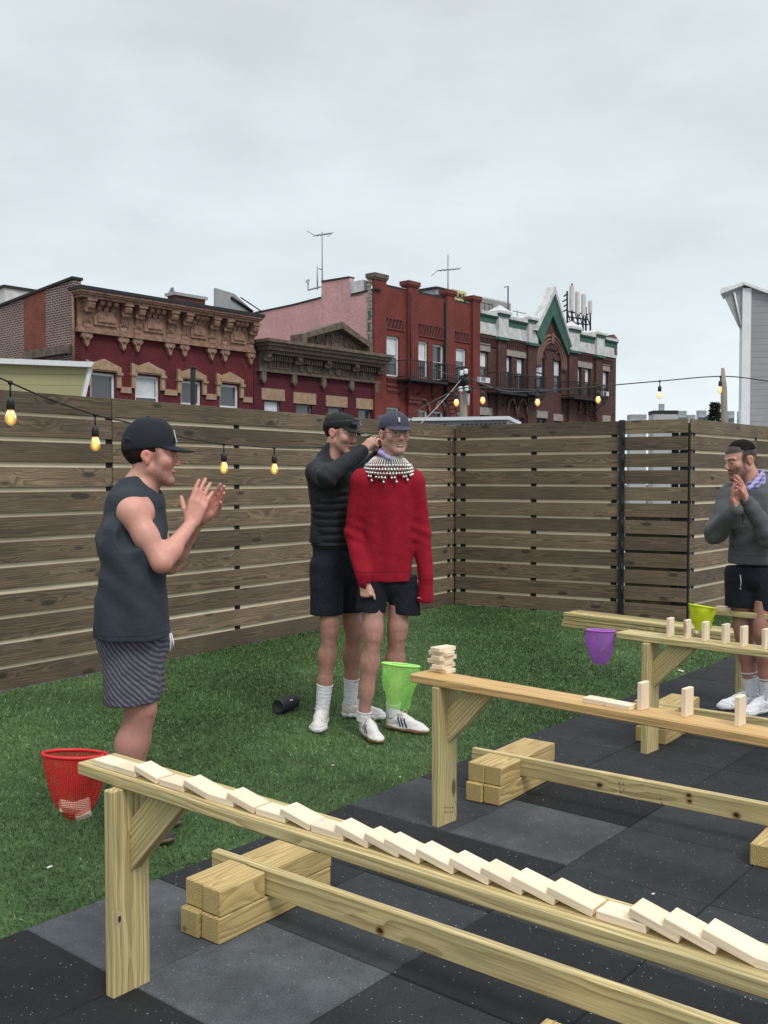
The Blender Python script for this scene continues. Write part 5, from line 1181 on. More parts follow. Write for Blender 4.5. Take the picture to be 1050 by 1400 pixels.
def relax(V_, Q, it=2, f=.5):
    E = np.concatenate([Q[:, [0, 1]], Q[:, [1, 2]], Q[:, [2, 3]], Q[:, [3, 0]]])
    for _ in range(it):
        c = np.bincount(E[:, 0], minlength=len(V_))+np.bincount(E[:, 1], minlength=len(V_))
        N = np.stack([np.bincount(E[:, 0], V_[E[:, 1], i], len(V_))+np.bincount(E[:, 1], V_[E[:, 0], i], len(V_)) for i in range(3)], 1)/c[:, None]
        V_ = V_+(N-V_)*f
    return V_
def vobj(name, vol, mat, parent, paint=None, it=1, origin=None, label=None):
    V_, Q = vol.mesh(); V_ = relax(V_, Q, it); o0 = np.array(parent_world(parent)); me = bpy.data.meshes.new(name)
    W = V_.copy(); V_ = V_-o0
    me.vertices.add(len(V_)); me.vertices.foreach_set('co', V_.astype(np.float32).ravel()); me.loops.add(len(Q)*4); me.loops.foreach_set('vertex_index', Q.astype(np.int32).ravel())
    me.polygons.add(len(Q)); me.polygons.foreach_set('loop_start', (np.arange(len(Q))*4).astype(np.int32)); me.polygons.foreach_set('loop_total', np.full(len(Q), 4, np.int32)); me.polygons.foreach_set('use_smooth', np.ones(len(Q), bool)); me.update(calc_edges=True)
    C_ = paint(W) if paint is not None else np.ones((len(W), 3)); at = me.attributes.new('col', 'FLOAT_VECTOR', 'POINT'); at.data.foreach_set('vector', C_.astype(np.float32).ravel())
    me.materials.append(mat); o = bpy.data.objects.new(name, me); COL.objects.link(o); o.parent = parent
    if label: o['label'] = label
    return o
def parent_world(p):
    l = Vector((0, 0, 0))
    while p is not None: l += p.location; p = p.parent
    return l
def nz(P, sc, seed=0):
    """cheap smooth pseudo-noise in [-1, 1]"""
    x, y, z = P[:, 0]*sc+seed*1.7, P[:, 1]*sc+seed*2.3, P[:, 2]*sc+seed*.9
    return (np.sin(x*1.0+1.7*np.sin(y*.9+z*.6))+np.sin(y*1.3+1.5*np.sin(z*1.1+x*.7)+1)+np.sin(z*1.2+1.6*np.sin(x*.8+y*1.2)+2))/3
def sm(x, a, b): t = np.clip((x-a)/(b-a), 0, 1); return t*t*(3-2*t)
n = NT('skin'); c_ = n.attr('col'); f_ = n.noise(n.obj(), 55, 4); c_ = n.n('VectorMath', {0: c_, 'Scale': n.mr(f_, .3, .7, .93, 1.06)}, operation='SCALE').outputs[0]
SKIN = n.fin(c_, .48, n.bump(n.noise(n.obj(), 260, 2), .08, .001), Subsurface_Weight=.12, Subsurface_Radius=(1, .35, .2), Subsurface_Scale=.012)
def cloth(name, col, rough=.9, wr=.35, sc=14, weave=900, stripe=None, sheen=.02, melange=.06):
    n = NT(name); o = n.obj(); a = n.noise(o, sc, 4, .55); w = n.noise(o, weave, 2); c = n.attr('col')
    base = n.mix(1.0, col, c, 'MULTIPLY')
    if stripe:
        s_ = n.n('SeparateXYZ', {0: o}); ph = n.math('FRACT', n.math('ADD', n.math('MULTIPLY', s_.outputs[0], stripe[1]), n.math('ADD', n.math('MULTIPLY', s_.outputs[2], stripe[2]), n.math('MULTIPLY', a, stripe[3]))))
        base = n.mix(n.mr(n.math('ABSOLUTE', n.math('SUBTRACT', ph, .5)), .18, .28), base, stripe[0])
    base = n.n('VectorMath', {0: base, 'Scale': n.mr(w, .3, .7, 1-melange, 1+melange)}, operation='SCALE').outputs[0]
    nb = n.bump(w, .25, .0008); nb = n.bump(n.noise(sc3(n, o, (1, 1, .45)), sc*2.2, 3, .5), wr*.6, .02, nb); nb = n.bump(a, min(1, wr*1.5), .03, nb)
    return n.fin(base, rough, nb, Sheen_Weight=sheen, Specular_IOR_Level=.3)
def unit(v): v = np.array(v, float); return v/np.linalg.norm(v)
class Head:
    def __init__(s, c, F, s_=1.0, roll=0.0):
        s.c = np.array(c, float); s.F = unit(F); up = np.array([0, 0, 1.0]); s.R = unit(np.cross(s.F, up)); s.U = np.cross(s.R, s.F); s.s = s_
        if roll: c_, sn = math.cos(roll), math.sin(roll); R0, U0 = s.R, s.U; s.R = R0*c_+U0*sn; s.U = U0*c_-R0*sn
    def p(s, r, f, u): return s.c+s.s*(s.R*r+s.F*f+s.U*u)
    def ax(s): return (s.R, s.F, s.U)
    def E(s, v, r, f, u, rx, ry, rz, k=.01, op='u'): v.ell(s.p(r, f, u), (rx*s.s, ry*s.s, rz*s.s), s.ax(), k*s.s, op)
    def local(s, P): d = (P-s.c)/s.s; return d@s.R, d@s.F, d@s.U
    def build(s, v, smile=0.0, neck=None, nr=.056):
        E = s.E
        E(v, 0, -.018, .040, .074, .093, .080, .02); E(v, 0, .022, .012, .064, .066, .080, .03); E(v, 0, .034, -.045, .052, .050, .060, .03)
        v.cone(s.p(-.052, .004, -.052), s.p(-.014, .068, -.098), .020*s.s, .016*s.s, .025); v.cone(s.p(.052, .004, -.052), s.p(.014, .068, -.098), .020*s.s, .016*s.s, .025)
        E(v, 0, .070, -.100, .024, .020, .017, .018)
        for q in (-1, 1):
            E(v, q*.042, .058, -.020, .022, .022, .022, .02)
            E(v, q*.031, .096, .002, .0150, .013, .0100, .010, 's')
            v.cone(s.p(q*.012, .090, .021), s.p(q*.050, .072, .022), .0085*s.s, .007*s.s, .010)
            E(v, q*.031, .077, .001, .0135, .0125, .0115, .003)                   # eyeball with lids
            E(v, q*.0095, .098, -.032, .0070, .009, .0065, .005)
            E(v, q*.076, -.012, -.008, .008, .017, .030, .006); E(v, q*.082, -.018, .002, .006, .019, .024, .005)
            E(v, q*.086, -.010, -.003, .005, .009, .014, .004, 's')
        v.cone(s.p(0, .088, .018), s.p(0, .1055, -.026), .0080*s.s, .0100*s.s, .010)
        E(v, 0, .087, -.060, .023+.004*smile, .011, .0050, .007); E(v, 0, .084, -.071, .019+.004*smile, .011, .0058, .007); E(v, 0, .099, -.0655, .022+.006*smile, .010, .0016, .003, 's')
        if neck is not None: v.cone(s.p(0, -.022, -.055), neck, nr, nr*1.10, .03); v.cone(s.p(0, .01, -.075), np.array(neck)+s.F*.02, nr*.62, nr*.75, .03)
    def paint(s, P, C_, skin, beard=0.0, brow=(.035, .022, .015), lips=(.40, .13, .11), eye=True, hairc=None, fade=0.0, moust=0.0, teeth=False):
        r, f, u = s.local(P); near = (np.abs(r) < .11) & (np.abs(f) < .16) & (np.abs(u) < .16); ar = np.abs(r); sk = np.array(skin)
        def put(m, c): C_[:] = C_*(1-m[:, None])+np.array(c)*m[:, None]
        nn = near.astype(float)
        # redder cheeks, nose and ears
        m = nn*(np.exp(-(((ar-.040)/.020)**2+((u+.022)/.020)**2))*(f > .03)*.35+np.exp(-((r/.016)**2+((u+.03)/.016)**2))*(f > .08)*.35+(ar > .070)*(np.abs(f+.012) < .03)*.45); put(np.clip(m, 0, 1), sk*np.array([1.12, .72, .68]))
        if beard > 0:
            edge = .012*nz(P, 140, 3); m = nn*sm(-u+edge, .026, .056)*sm(f, -.01, .035)*(1-sm(u, -.04, -.01)); keep = np.exp(-((r/.022)**2+((u+.066)/.010)**2)); m = m*(1-keep*.9)*(.75+.25*nz(P, 260, 1)); m = m*(u > -.14); side = nn*sm(ar, .052, .062)*np.exp(-(((f-.022)/.012)**2))*sm(.045-u, 0, .02)*sm(u, -.06, -.03); put(np.clip(m*beard+side*beard*.9, 0, 1), (.055, .035, .026))
        if moust > 0: m = nn*(f > .07)*np.exp(-(((u+.052)/.0055)**2))*(ar < .026); put(m*moust, (.05, .03, .022))
        m = nn*(f > .06)*np.exp(-(((u+.066)/.0085)**2))*sm(.026-ar, 0, .008); put(m*.75, lips)
        m = nn*(f > .06)*(np.abs(u+.0655) < .0022)*(ar < .022); put(m*.9, (.40, .34, .30) if teeth else (.09, .03, .03))
        if teeth: m = nn*(f > .06)*(np.abs(u+.0665) < .0042)*(ar < .015); put(m*.85, (.50, .47, .42))
        bw = nn*(f > .05)*np.exp(-(((u-.020-.004*np.cos((ar-.03)*60))/.0042)**2))*sm(ar, .010, .016)*sm(.054-ar, 0, .010); put(np.clip(bw*1.3, 0, 1), brow)
        if eye:
            ex = (ar-.031)/.0125; ey = (u-.000)/.0038; inside = nn*(f > .06)*((ex**2+ey**2) < 1); put(inside, (.34, .31, .30)); ir = nn*(f > .06)*((((ar-.031)/.0055)**2+((u-.001)/.0052)**2) < 1); put(ir, (.05, .03, .02)); lid = nn*(f > .06)*((ex**2+((u-.0055)/.0022)**2) < 1); put(lid*.85, (.05, .03, .025))
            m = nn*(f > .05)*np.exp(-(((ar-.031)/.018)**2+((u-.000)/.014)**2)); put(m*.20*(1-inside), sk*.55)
        if hairc is not None and fade > 0:
            ed = .006*nz(P, 90, 2); m = nn*sm(u+ed, -.045, .035)*sm(-f+.045-.25*np.clip(u, 0, 1), 0, .012)*(ar+.0 > -1)*(1-((ar > .074)*(np.abs(f+.012) < .024)*(u < .024))); m = np.maximum(m, nn*sm(u, .048, .060)); put(np.clip(m*fade, 0, 1), hairc)
        return C_
def hair(h, name, mat, root, hv=.004, lo_=-.06, fcut=.030, thick=.008, top=True, seed=1):
    v = Vol(h.c-.16, h.c+.16, hv); h.E(v, 0, -.022, .036, .076+thick, .096+thick, .083+thick, .01)
    h.E(v, 0, .10, -.035, .092, .11, .074, .012, 's'); v.cone(h.p(-.12, -.004, -.012), h.p(.12, -.004, -.012), .027, .027, .01, op='s')
    p = h.p(0, 0, lo_); v.cut(p, -h.U+h.F*.25); 
    if not top: v.cut(h.p(0, 0, .045), h.U)
    v.disp(lambda P: .0022*nz(P, 170, seed)+.0012*nz(P, 420, seed+1)); return vobj(name, v, mat, root)
def cap(h, root, mat, mat2=None, logo=None, hv=.004, low=.034, brim_l=.085, tall=.0, name='cap', tilt=0.0, label=None):
    v = Vol(h.c-.22, h.c+.25, hv)
    h.E(v, 0, -.020, .040, .085, .104, .094+tall, .01); h.E(v, 0, .03, .055, .066, .060, .072+tall, .02)
    v.cut(h.p(0, -.02, low), -h.U+h.F*.12)
    R_, F_, U_ = h.R, h.F, h.U; c0 = h.p(0, .072, low+.014); sc_ = h.s; rl = brim_l
    def brim(X, Y, Z):
        px, py, pz = X-c0[0], Y-c0[1], Z-c0[2]; r = (px*R_[0]+py*R_[1]+pz*R_[2])/sc_; f = (px*F_[0]+py*F_[1]+pz*F_[2])/sc_; u = (px*U_[0]+py*U_[1]+pz*U_[2])/sc_
        u2 = u+r*r*3.4+f*(.22+tilt)-.003; rad = np.sqrt((r/.072)**2+(np.maximum(f+.01, -.02)/(rl+.012))**2)-1; return np.maximum(np.abs(u2)-.0034, rad*.06)*sc_
    v.prim(brim, c0-.14, c0+.14, .004); 
    def pt(P):
        r, f, u = h.local(P); C_ = np.ones((len(P), 3)); seam = (np.abs(r) < .0022)*(u > .05)+(np.abs(np.abs(r)-(.045+.0*u)) < .0016)*(u > .06)*(f > -.2); C_[seam > 0] *= .7
        C_[(u < low+.010) & (f < .07)] *= .8
        return C_
    o = vobj(name, v, mat, root, pt); b = MB(); q = h.p(0, -.018, .135+tall); b.M = Matrix.Translation(-parent_world(root)); b.lathe([(.008, -.003), (.007, .002), (.001, .004)], q, 10, tuple(h.U)); b.build('button', mat, o); 
    if label: o['label'] = label
    return o
def hand(v, w, d, pn, ts, s=1.0, curl=(.15, .15, .18, .22), spread=.10, thumb=(.7, .35), k=.0035, lenm=1.0, fr=.0088):
    """w wrist, d towards the fingers, pn palm normal (towards the palm side), ts thumb side"""
    w = np.array(w, float); d = unit(d); pn = unit(np.array(pn)-d*np.dot(pn, d)); ts = unit(np.array(ts)-d*np.dot(ts, d)-pn*np.dot(ts, pn))
    kn = []; ys = [.030, .010, -.011, -.030]; kl = [.088, .092, .087, .078]
    for y, l in zip(ys, kl):
        K = w+s*(d*l+ts*y); v.cone(w+s*(d*.012+ts*y*.55), K, .0145*s, .0108*s, .012*s, (pn, .9)); kn.append(K)
    v.cone(w+s*(d*.02+ts*.018+pn*.008), w+s*(d*.055+ts*.032+pn*.010), .015*s, .012*s, .012*s); v.cone(w+s*(d*.02-ts*.018+pn*.006), w+s*(d*.06-ts*.024+pn*.007), .012*s, .010*s, .012*s)
    L = [(.042, .026, .021), (.046, .030, .022), (.043, .028, .022), (.034, .021, .019)]
    for i in range(4):
        p = kn[i]; a = 0; dd = unit(d+ts*(spread*(1.5-i)))
        for j, l in enumerate(L[i]):
            a += curl[i]*(1.0, 1.15, .8)[j]; dv = dd*math.cos(a)+pn*math.sin(a); q = p+dv*l*s*lenm; r0, r1 = fr*s*(1, .93, .85)[j], fr*s*(.95, .86, .74)[j]; v.cone(p, q, r0, r1, k if j else .008); p = q
    p = w+s*(d*.026+ts*.024+pn*.006); a1, a2 = thumb
    t1 = unit(d*math.cos(a1)+ts*math.sin(a1)+pn*.25); q = p+t1*.044*s; v.cone(p, q, .0135*s, .0108*s, .010); t2 = unit(d*math.cos(a1*a2)+ts*math.sin(a1*a2)+pn*.2); r = q+t2*.030*s; v.cone(q, r, .0104*s, .0098*s, .005); v.cone(r, r+t2*.022*s, .0098*s, .0078*s, .004)
def leg(v, hip, knee, ank, s=1.0, fwd=(0, -1, 0), rt=.068, rk=.050, rc=.054, ra=.034):
    hip, knee, ank = [np.array(q, float) for q in (hip, knee, ank)]; f = unit(fwd)
    v.cone(hip, knee+(hip-knee)*.12, rt*s, (rk+.006)*s, .03); v.cone(knee+(hip-knee)*.14, knee-f*.004, (rk+.004)*s, rk*s, .03)
    v.cone(knee, knee+(ank-knee)*.32-f*.012, rk*.93*s, rc*s, .03); v.cone(knee+(ank-knee)*.30-f*.012, knee+(ank-knee)*.66-f*.004, rc*s, .041*s, .03); v.cone(knee+(ank-knee)*.64, ank, .040*s, ra*s, .03)
    v.ell(knee+f*rk*s*.62+np.array([0, 0, .004]), (.026*s, .022*s, .033*s), (np.cross(f, [0, 0, 1.0]), f, np.array([0, 0, 1.0])), .02); v.cone(knee+(ank-knee)*.12+f*.026*s, knee+(ank-knee)*.75+f*.016*s, .020*s, .018*s, .03)
def arm(v, sh, el, wr, s=1.0, r=(.050, .046, .038, .038, .026)):
    sh, el, wr = [np.array(q, float) for q in (sh, el, wr)]
    v.ell(sh, (r[0]*1.0*s,)*3, np.eye(3), .03); v.cone(sh, sh+(el-sh)*.5, r[0]*s, r[1]*s, .02); v.cone(sh+(el-sh)*.45, el, r[1]*s, r[2]*s, .02)
    v.cone(el, el+(wr-el)*.3, r[2]*s*.97, r[3]*s*1.04, .03); v.cone(el+(wr-el)*.28, wr, r[3]*s*1.04, r[4]*s, .03)
def sneaker(root, name, heel, toe, mat, L=.29, chunky=0.0, paint=None, stripes=None, lacec=None, sole=(.75, .72, .66), upper=(.75, .75, .73), hv=.004, tag_=None, zb=0.0, label=None):
    heel = np.array(heel, float); heel[2] = zb; t = np.array(toe, float)-heel; t[2] = 0; t = unit(t); sd = np.array([t[1], -t[0], 0]); U_ = np.array([0, 0, 1.0]); W = 1+chunky*.14
    P = lambda f, s_, u: heel+t*f*L/.29+sd*s_+U_*u
    lo = np.minimum(P(-.04, -.09, -.01), P(.34, .09, .17)); lo = np.minimum(lo, np.minimum(P(-.04, .09, -.01), P(.34, -.09, 0))); hi = np.maximum(np.maximum(P(-.04, -.09, .17), P(.34, .09, .17)), np.maximum(P(-.04, .09, .17), P(.34, -.09, .17)))
    v = Vol(lo, hi, hv)
    v.cone(P(.04, 0, .018), P(.14, .004, .018), .036*W, .035*W, .01, (U_, .55)); v.cone(P(.14, .004, .018), P(.225, 0, .020), .035*W, .043*W, .02, (U_, .50)); v.cone(P(.225, 0, .020), P(.255, -.004, .020), .042*W, .034*W, .02, (U_, .55))
    v.cone(P(.045, 0, .045), P(.045, 0, .085), .032*W, .034*W, .02); v.cone(P(.05, 0, .06), P(.15, 0, .058), .034*W, .031*W, .02); v.cone(P(.14, 0, .055), P(.235, 0, .036), .032*W, .028*W, .025)
    v.cone(P(.035, 0, .095), P(.085, 0, .098), .026, .028, .008, op='s'); v.cone(P(.045, 0, .12), P(.08, 0, .12), .030, .030, .008, op='s')
    v.cone(P(.10, 0, .095), P(.13, 0, .092), .016, .016, .012)                    # tongue
    if chunky: v.disp(lambda Q: .0025*np.sin(((Q-heel)@t)*150)*(((Q-heel)[:, 2]-zb) < .034)+.0016*nz(Q, 110, 4))
    v.cut(P(0, 0, .001), -U_)
    def pt(Q):
        d = Q-heel; f = d@t*.29/L; s_ = d@sd; u = d[:, 2]; C_ = np.tile(np.array(upper), (len(Q), 1)); so = u < (.026+.010*chunky+.004*np.cos(f*30)); C_[so] = sole; ln = np.abs(u-(.027+.010*chunky)) < .0018; C_[ln] *= .6
        if stripes is not None:
            for q in range(3):
                m = (np.abs((f-.115-q*.021)+(u-.05)*.45) < .0062) & (u > .030) & (u < .083) & (np.abs(s_) > .012); C_[m] = stripes
            C_[(f < .028) & (u > .055)] = stripes
        if chunky: C_ *= (1-.14*(nz(Q, 95, 7) > .25))[:, None]; C_[(np.abs(np.sin(f*60+u*40)) < .10) & (u > .04)] *= .8
        C_[(u > .088) & (f < .10)] *= .85
        return C_
    o = vobj(name, v, mat, root, pt, label=label); lm = plain(name+'_lace', lacec or (.70, .68, .60), .8); pw = Matrix.Translation(-parent_world(root)); b = MB(); b.M = pw
    for q in range(5):
        f = .125+q*.017; z = .094-q*.0085-(.002*q); w_ = .017; b.tube([Vector(P(f, -w_*1.1, z-.010)), Vector(P(f+.004, 0, z+.004)), Vector(P(f, w_*1.1, z-.010))], .0026, 6)
    for q in (-1, 1): b.tube([Vector(P(.112, 0, .108)), Vector(P(.118, q*.022, .122)), Vector(P(.128, q*.034, .108)), Vector(P(.122, q*.018, .096)), Vector(P(.114, 0, .106))], .0022, 6); b.tube([Vector(P(.112, 0, .106)), Vector(P(.13, q*.018, .098)), Vector(P(.145, q*.036, .078))], .0022, 6)
    b.build('laces', lm, o); return o
def sock(root, ank, knee, z0, z1, mat, r0=.040, r1=.046, ring=None):
    ank = Vector(ank); knee = Vector(knee); b = MB(); b.M = Matrix.Translation(-parent_world(root)); pr = []; n_ = 22
    def at(z): t = (z-ank.z)/(knee.z-ank.z); return ank+(knee-ank)*t
    pts = []; rs = []
    for i in range(n_+1):
        z = z0+(z1-z0)*i/n_; pts.append(at(z)); rr = r0+(r1-r0)*i/n_+.0015*math.sin(i*2.1)+(.002 if i > n_-2 else 0); rs.append(rr)
    b.tube(pts, rs, 20); return b.build('sock', mat, root)
def clampv(bv, gs, lo_, hi_, m=.007):
    """keep the body under its clothes inside a box: body D = max(D, nearest garment D + m)"""
    a = np.clip(np.floor((np.array(lo_)-bv.lo)/bv.h).astype(int), 0, bv.n-1); b = np.clip(np.ceil((np.array(hi_)-bv.lo)/bv.h).astype(int), 1, bv.n)
    G_ = np.full(tuple(b-a), 1.0, np.float32)
    for g in gs:
        ix = [np.round((bv.lo[i]+bv.h*np.arange(a[i], b[i])-g.lo[i])/g.h).astype(int) for i in range(3)]; ok = [(q >= 0) & (q < g.n[i]) for i, q in enumerate(ix)]
        s_ = g.D[np.ix_(*[np.clip(q, 0, g.n[i]-1) for i, q in enumerate(ix)])]; s_ = np.where(ok[0][:, None, None] & ok[1][None, :, None] & ok[2][None, None, :], s_, 1.0); G_ = np.minimum(G_, s_)
    sl = tuple(slice(p, q) for p, q in zip(a, b)); bv.D[sl] = np.maximum(bv.D[sl], G_+m)
def P3(px, py, depth): q = V(px, py, depth); return np.array([q.x, q.y, q.z])
# ------------------------------------------------------------------ the four men
def bounds(pts, m): a = np.array(pts); return a.min(0)-m, a.max(0)+m
SK1 = (.62, .315, .245); SK2 = (.60, .345, .265); SK3 = (.54, .295, .22); SK4 = (.57, .32, .24)
Zu = np.array([0, 0, 1.0])
NAVY = cloth('black_jersey_shorts', (.010, .012, .018), wr=.5, sc=11); SOCKM = cloth('white_sock_knit', (.72, .73, .76), wr=.2, sc=40)
SHOE = cloth('sneaker_leather', (1, 1, 1), rough=.55, wr=.25, sc=60, weave=500, sheen=0)
def folds(P, amp, f1=16, f2=34, seed=0, zs=.35):
    Q = P*np.array([1, 1, zs]); return amp*(nz(Q, f1, seed)+.45*nz(Q, f2, seed+3))
def shorts(root, name, mat, waist, hips, ends, rw, rl0, rl1, side, hv=.006, amp=.006, zt=None, seed=1, flat=.78, front=(0, -1, 0), lk=.012, top=.05):
    """waist centre, two hip joints, two leg-hem centres"""
    lo, hi = bounds([waist, *hips, *ends], .26); v = Vol(lo, hi, hv); c = (np.array(hips[0])+np.array(hips[1]))/2
    v.cone(np.array(waist)+Zu*.03, c, rw, rw*1.04, .04, (front, flat))
    for h_, e_ in zip(hips, ends): h_ = np.array(h_); e_ = np.array(e_); d = unit(e_-h_); v.cone(h_, e_+d*.05, rl0, rl1, lk, (front, .95))
    e = (np.array(ends[0])+np.array(ends[1]))/2
    v.disp(lambda P: folds(P, amp, 17, 40, seed, .4)+.0018*np.sin(P[:, 2]*600)*(P[:, 2] < e[2]+.02)*0)
    for h_, e_ in zip(hips, ends):
        pass
    v.cut(e, -Zu+side); v.cut(np.array(waist)+Zu*top, Zu)
    global SV; SV = v
    return vobj(name, v, mat, root, lambda P: np.where(((P-e)@(-Zu+side) > -.022)[:, None] & ((P-e)@(-Zu+side) < -.019)[:, None], .6, 1.0)*np.ones((len(P), 3)), 2)

def finish(gs, c, w, z0, z1, extra=()):
    clampv(bv, gs, (c[0]-w, c[1]-.3, z0), (c[0]+w, c[1]+.3, z1))
    for lo_, hi_, g in extra: clampv(bv, g, lo_, hi_)
    vobj('body', bv, SKIN, root, bpaint, 1)

# ---- left: capped man clapping, profile to the right
D = 4.15
root = thing('person', 'man in a dark sleeveless shirt, striped grey shorts and dark cap clapping at the left', 'person', (V(190, 1150, D).x, V(190, 1150, D).y, 0))
pj = lambda px, py, dz=0: P3(px, py, D+dz)
hd = Head(pj(208, 624, 0), (.985, .12, -.02), 1.03)
shR, shL = pj(180, 700, -.17), pj(199, 700, .18); elR, elL = pj(221, 769, -.20), pj(232, 772, .18); wrR, wrL = pj(261, 717, -.045), pj(273, 711, .06)
hipR, hipL = pj(178, 838, -.09), pj(186, 838, .10); knR, knL = pj(192, 970, -.07), pj(195, 972, .12); anR, anL = pj(161, 1116, -.04), pj(174, 1092, .16)
anR[2] = .09; anL[2] = .09
lo, hi = bounds([hd.p(0, 0, .14), wrR, wrL, elR, shR, shL, anR, anL, hipR, pj(312, 670, .1)], .11); lo[2] = .03
v = Vol(lo, hi, .0045)
hd.build(v, neck=pj(190, 672, .0), nr=.058)
v.cone(pj(190, 676, 0), pj(183, 700, 0), .065, .09, .04); v.cone(shR+np.array([.02, .05, -.01]), shL-np.array([.0, .05, .01]), .060, .060, .04); v.cone(pj(184, 715, 0), pj(180, 830, 0), .12, .11, .05, ((1, 0, 0), .8))
v.cone(pj(190, 664, 0), shR+np.array([.01, .02, .0]), .045, .055, .04); v.cone(pj(190, 664, 0), shL, .045, .055, .04)
arm(v, shR, elR, wrR, 1.0, (.054, .049, .038, .038, .026)); arm(v, shL, elL, wrL, 1.0)
leg(v, hipR, knR, anR, 1.10, (.97, -.2, 0)); leg(v, hipL, knL, anL, 1.08, (.97, -.2, 0))
hand(v, wrR, P3(272, 682, D-.01)-P3(260, 718, D-.03), (.25, .96, .10), (-.80, -.05, .55), 1.08, (.10, .12, .15, .20), .02, (.85, .75), fr=.0095)
hand(v, wrL, P3(300, 684, D+.02)-P3(271, 712, D+.05), (-.25, -.90, .45), (-.55, .25, .80), 1.04, (.16, .18, .22, .30), .07, (.55, .8), fr=.0093)
def paint(P):
    C_ = np.tile(np.array(SK1), (len(P), 1)); m = .5+.5*nz(P, 7, 3); C_ *= (.95+.09*m)[:, None]
    lt = P[:, 2] < .75; C_[lt] *= np.array([.80, .78, .80])                           # hairier, duller shins
    rd = np.exp(-(((P-elR)**2).sum(1)/.0035)); C_ = C_*(1-.25*rd[:, None])+np.array((.55, .18, .14))*.25*rd[:, None]
    for w_ in (wrR, wrL):
        dd = np.sqrt(((P-w_)**2).sum(1)); m = sm(dd, .06, .16)*(dd < .24)*(P[:, 2] > 1.2)*(P[:, 0] > w_[0]-.03); C_ = C_*(1-.25*m[:, None])+np.array((.60, .24, .19))*.25*m[:, None]
    return hd.paint(P, C_, SK1, beard=.55, hairc=(.03, .018, .012), fade=.0, lips=(.42, .15, .13))
bv = v; bpaint = paint
HAIR = plain('dark_brown_hair', (.022, .014, .010), .95, var=.4, sc=150, bump=.6, spec=.15)
hair(hd, 'hair', HAIR, root, thick=.004, lo_=-.045, seed=2)
CAP1 = cloth('charcoal_cap_twill', (.016, .019, .024), wr=.08, sc=9, weave=1200)
cp = cap(hd, root, CAP1, low=.028, brim_l=.100, tall=.026)
b = MB(); b.M = Matrix.Translation(-parent_world(root)); q = [hd.p(x, f, u) for x, f, u in ((-.026, .098, .060), (.026, .098, .060), (0, .086, .108))]; b.add(q, [(0, 1, 2)]); q2 = [hd.p(x*1.0, f+.002, u) for x, f, u in ((-.034, .088, .058), (.034, .088, .058), (0, .078, .108))]
b.tube([*q, q[0]], .0022, 5); b.build('cap_badge', plain('badge_white', (.6, .6, .6), .6), cp)
# sleeveless shirt
SH1 = cloth('slate_tank_fabric', (.034, .043, .055), wr=.35, sc=7, weave=700, melange=.03)
lo, hi = bounds([pj(120, 660, -.3), pj(245, 880, .3)], .06); v = Vol(lo, hi, .005)
v.cone(pj(187, 692, -.0), pj(181, 740, 0), .118, .150, .05, ((0, 1, 0), 1.0)); v.cone(pj(181, 740, -.12), pj(180, 865, -.09), .125, .150, .06, ((0, 1, 0), 1.0)); v.cone(pj(184, 740, .12), pj(182, 865, .09), .125, .145, .06)
v.cone(pj(180, 690, -.12), pj(198, 690, .13), .068, .068, .05); v.cone(pj(189, 666, 0), pj(182, 690, 0), .074, .10, .05)
v.cone(shR+np.array([.055, -.07, -.0]), elR*.55+shR*.45+np.array([.045, -.09, 0]), .066, .055, .012, op='s'); v.cone(shR+np.array([.01, -.075, -.09]), shR+np.array([.03, -.075, .045]), .062, .052, .015, op='s')
v.cone(shL+np.array([.03, .10, -.08]), shL+np.array([.02, .09, .03]), .07, .06, .015, op='s')
v.cone(pj(192, 664, 0), pj(214, 652, 0), .066, .075, .008, op='s'); v.cone(pj(190, 664, 0), pj(180, 620, 0), .064, .064, .008, op='s')
h0 = pj(180, 866, 0)
def fo(P):
    t = (h0[2]+.62-P[:, 2])/.62; drape = np.sin(P[:, 0]*38+P[:, 2]*9+1.8*np.sin(P[:, 2]*5)+P[:, 1]*20); diag = np.sin((P[:, 0]*1.0+P[:, 2]*1.1)*46+1.5*np.sin(P[:, 1]*16)); return .0075*t*drape+.0042*diag*np.exp(-(((P[:, 2]-(h0[2]+.33))/.16)**2))+.003*nz(P, 9, 5)+.0018*nz(P, 34, 2)
v.disp(fo); v.cut(h0, (-.02, 0, -1))
TOPV = v; vobj('shirt', v, SH1, root, lambda P: np.where((np.abs(P[:, 2]-h0[2]-.022) < .0022)[:, None], .55, 1.0)*np.ones((len(P), 3)), 2)
# little white mark on the chest, mostly turned away
sp_ = pj(224, 727, -.095); b = MB(); b.M = Matrix.Translation(-parent_world(root))
# striped shorts
STR = cloth('grey_striped_shorts', (.155, .150, .185), wr=.55, sc=9, stripe=((.062, .060, .082), 42, 38, 1.6), melange=.04)
shorts(root, 'shorts', STR, pj(181, 850, 0), [pj(180, 872, -.07), pj(186, 872, .09)], [pj(179, 953, -.07), pj(190, 953, .11)], .150, .125, .118, np.array([.03, 0, 0]), amp=.007, seed=4, flat=1.0, front=(1, 0, 0), lk=.04)
b = MB(); b.M = Matrix.Translation(-parent_world(root)); p0 = Vector(pj(232, 866, -.06)); b.tube([p0, p0+Vector((.006, -.006, -.03)), p0+Vector((.002, -.004, -.075))], .0035, 6); b.tube([p0+Vector((.004, .01, 0)), p0+Vector((.014, .006, -.04)), p0+Vector((.010, .008, -.060))], .0035, 6); b.build('drawstring', plain('white_cord', (.75, .75, .75), .7), root)
DK = dict(sole=(.20, .15, .11), upper=(.035, .035, .042))
g = G(240, 1152); hR = np.array([anR[0]-.045, anR[1], 0]); tR = np.array([g.x+.01, g.y, 0])
sneaker(root, 'shoe', hR+(0, 0, 0), tR, SHOE, L=.30, lacec=(.05, .05, .06), **DK)
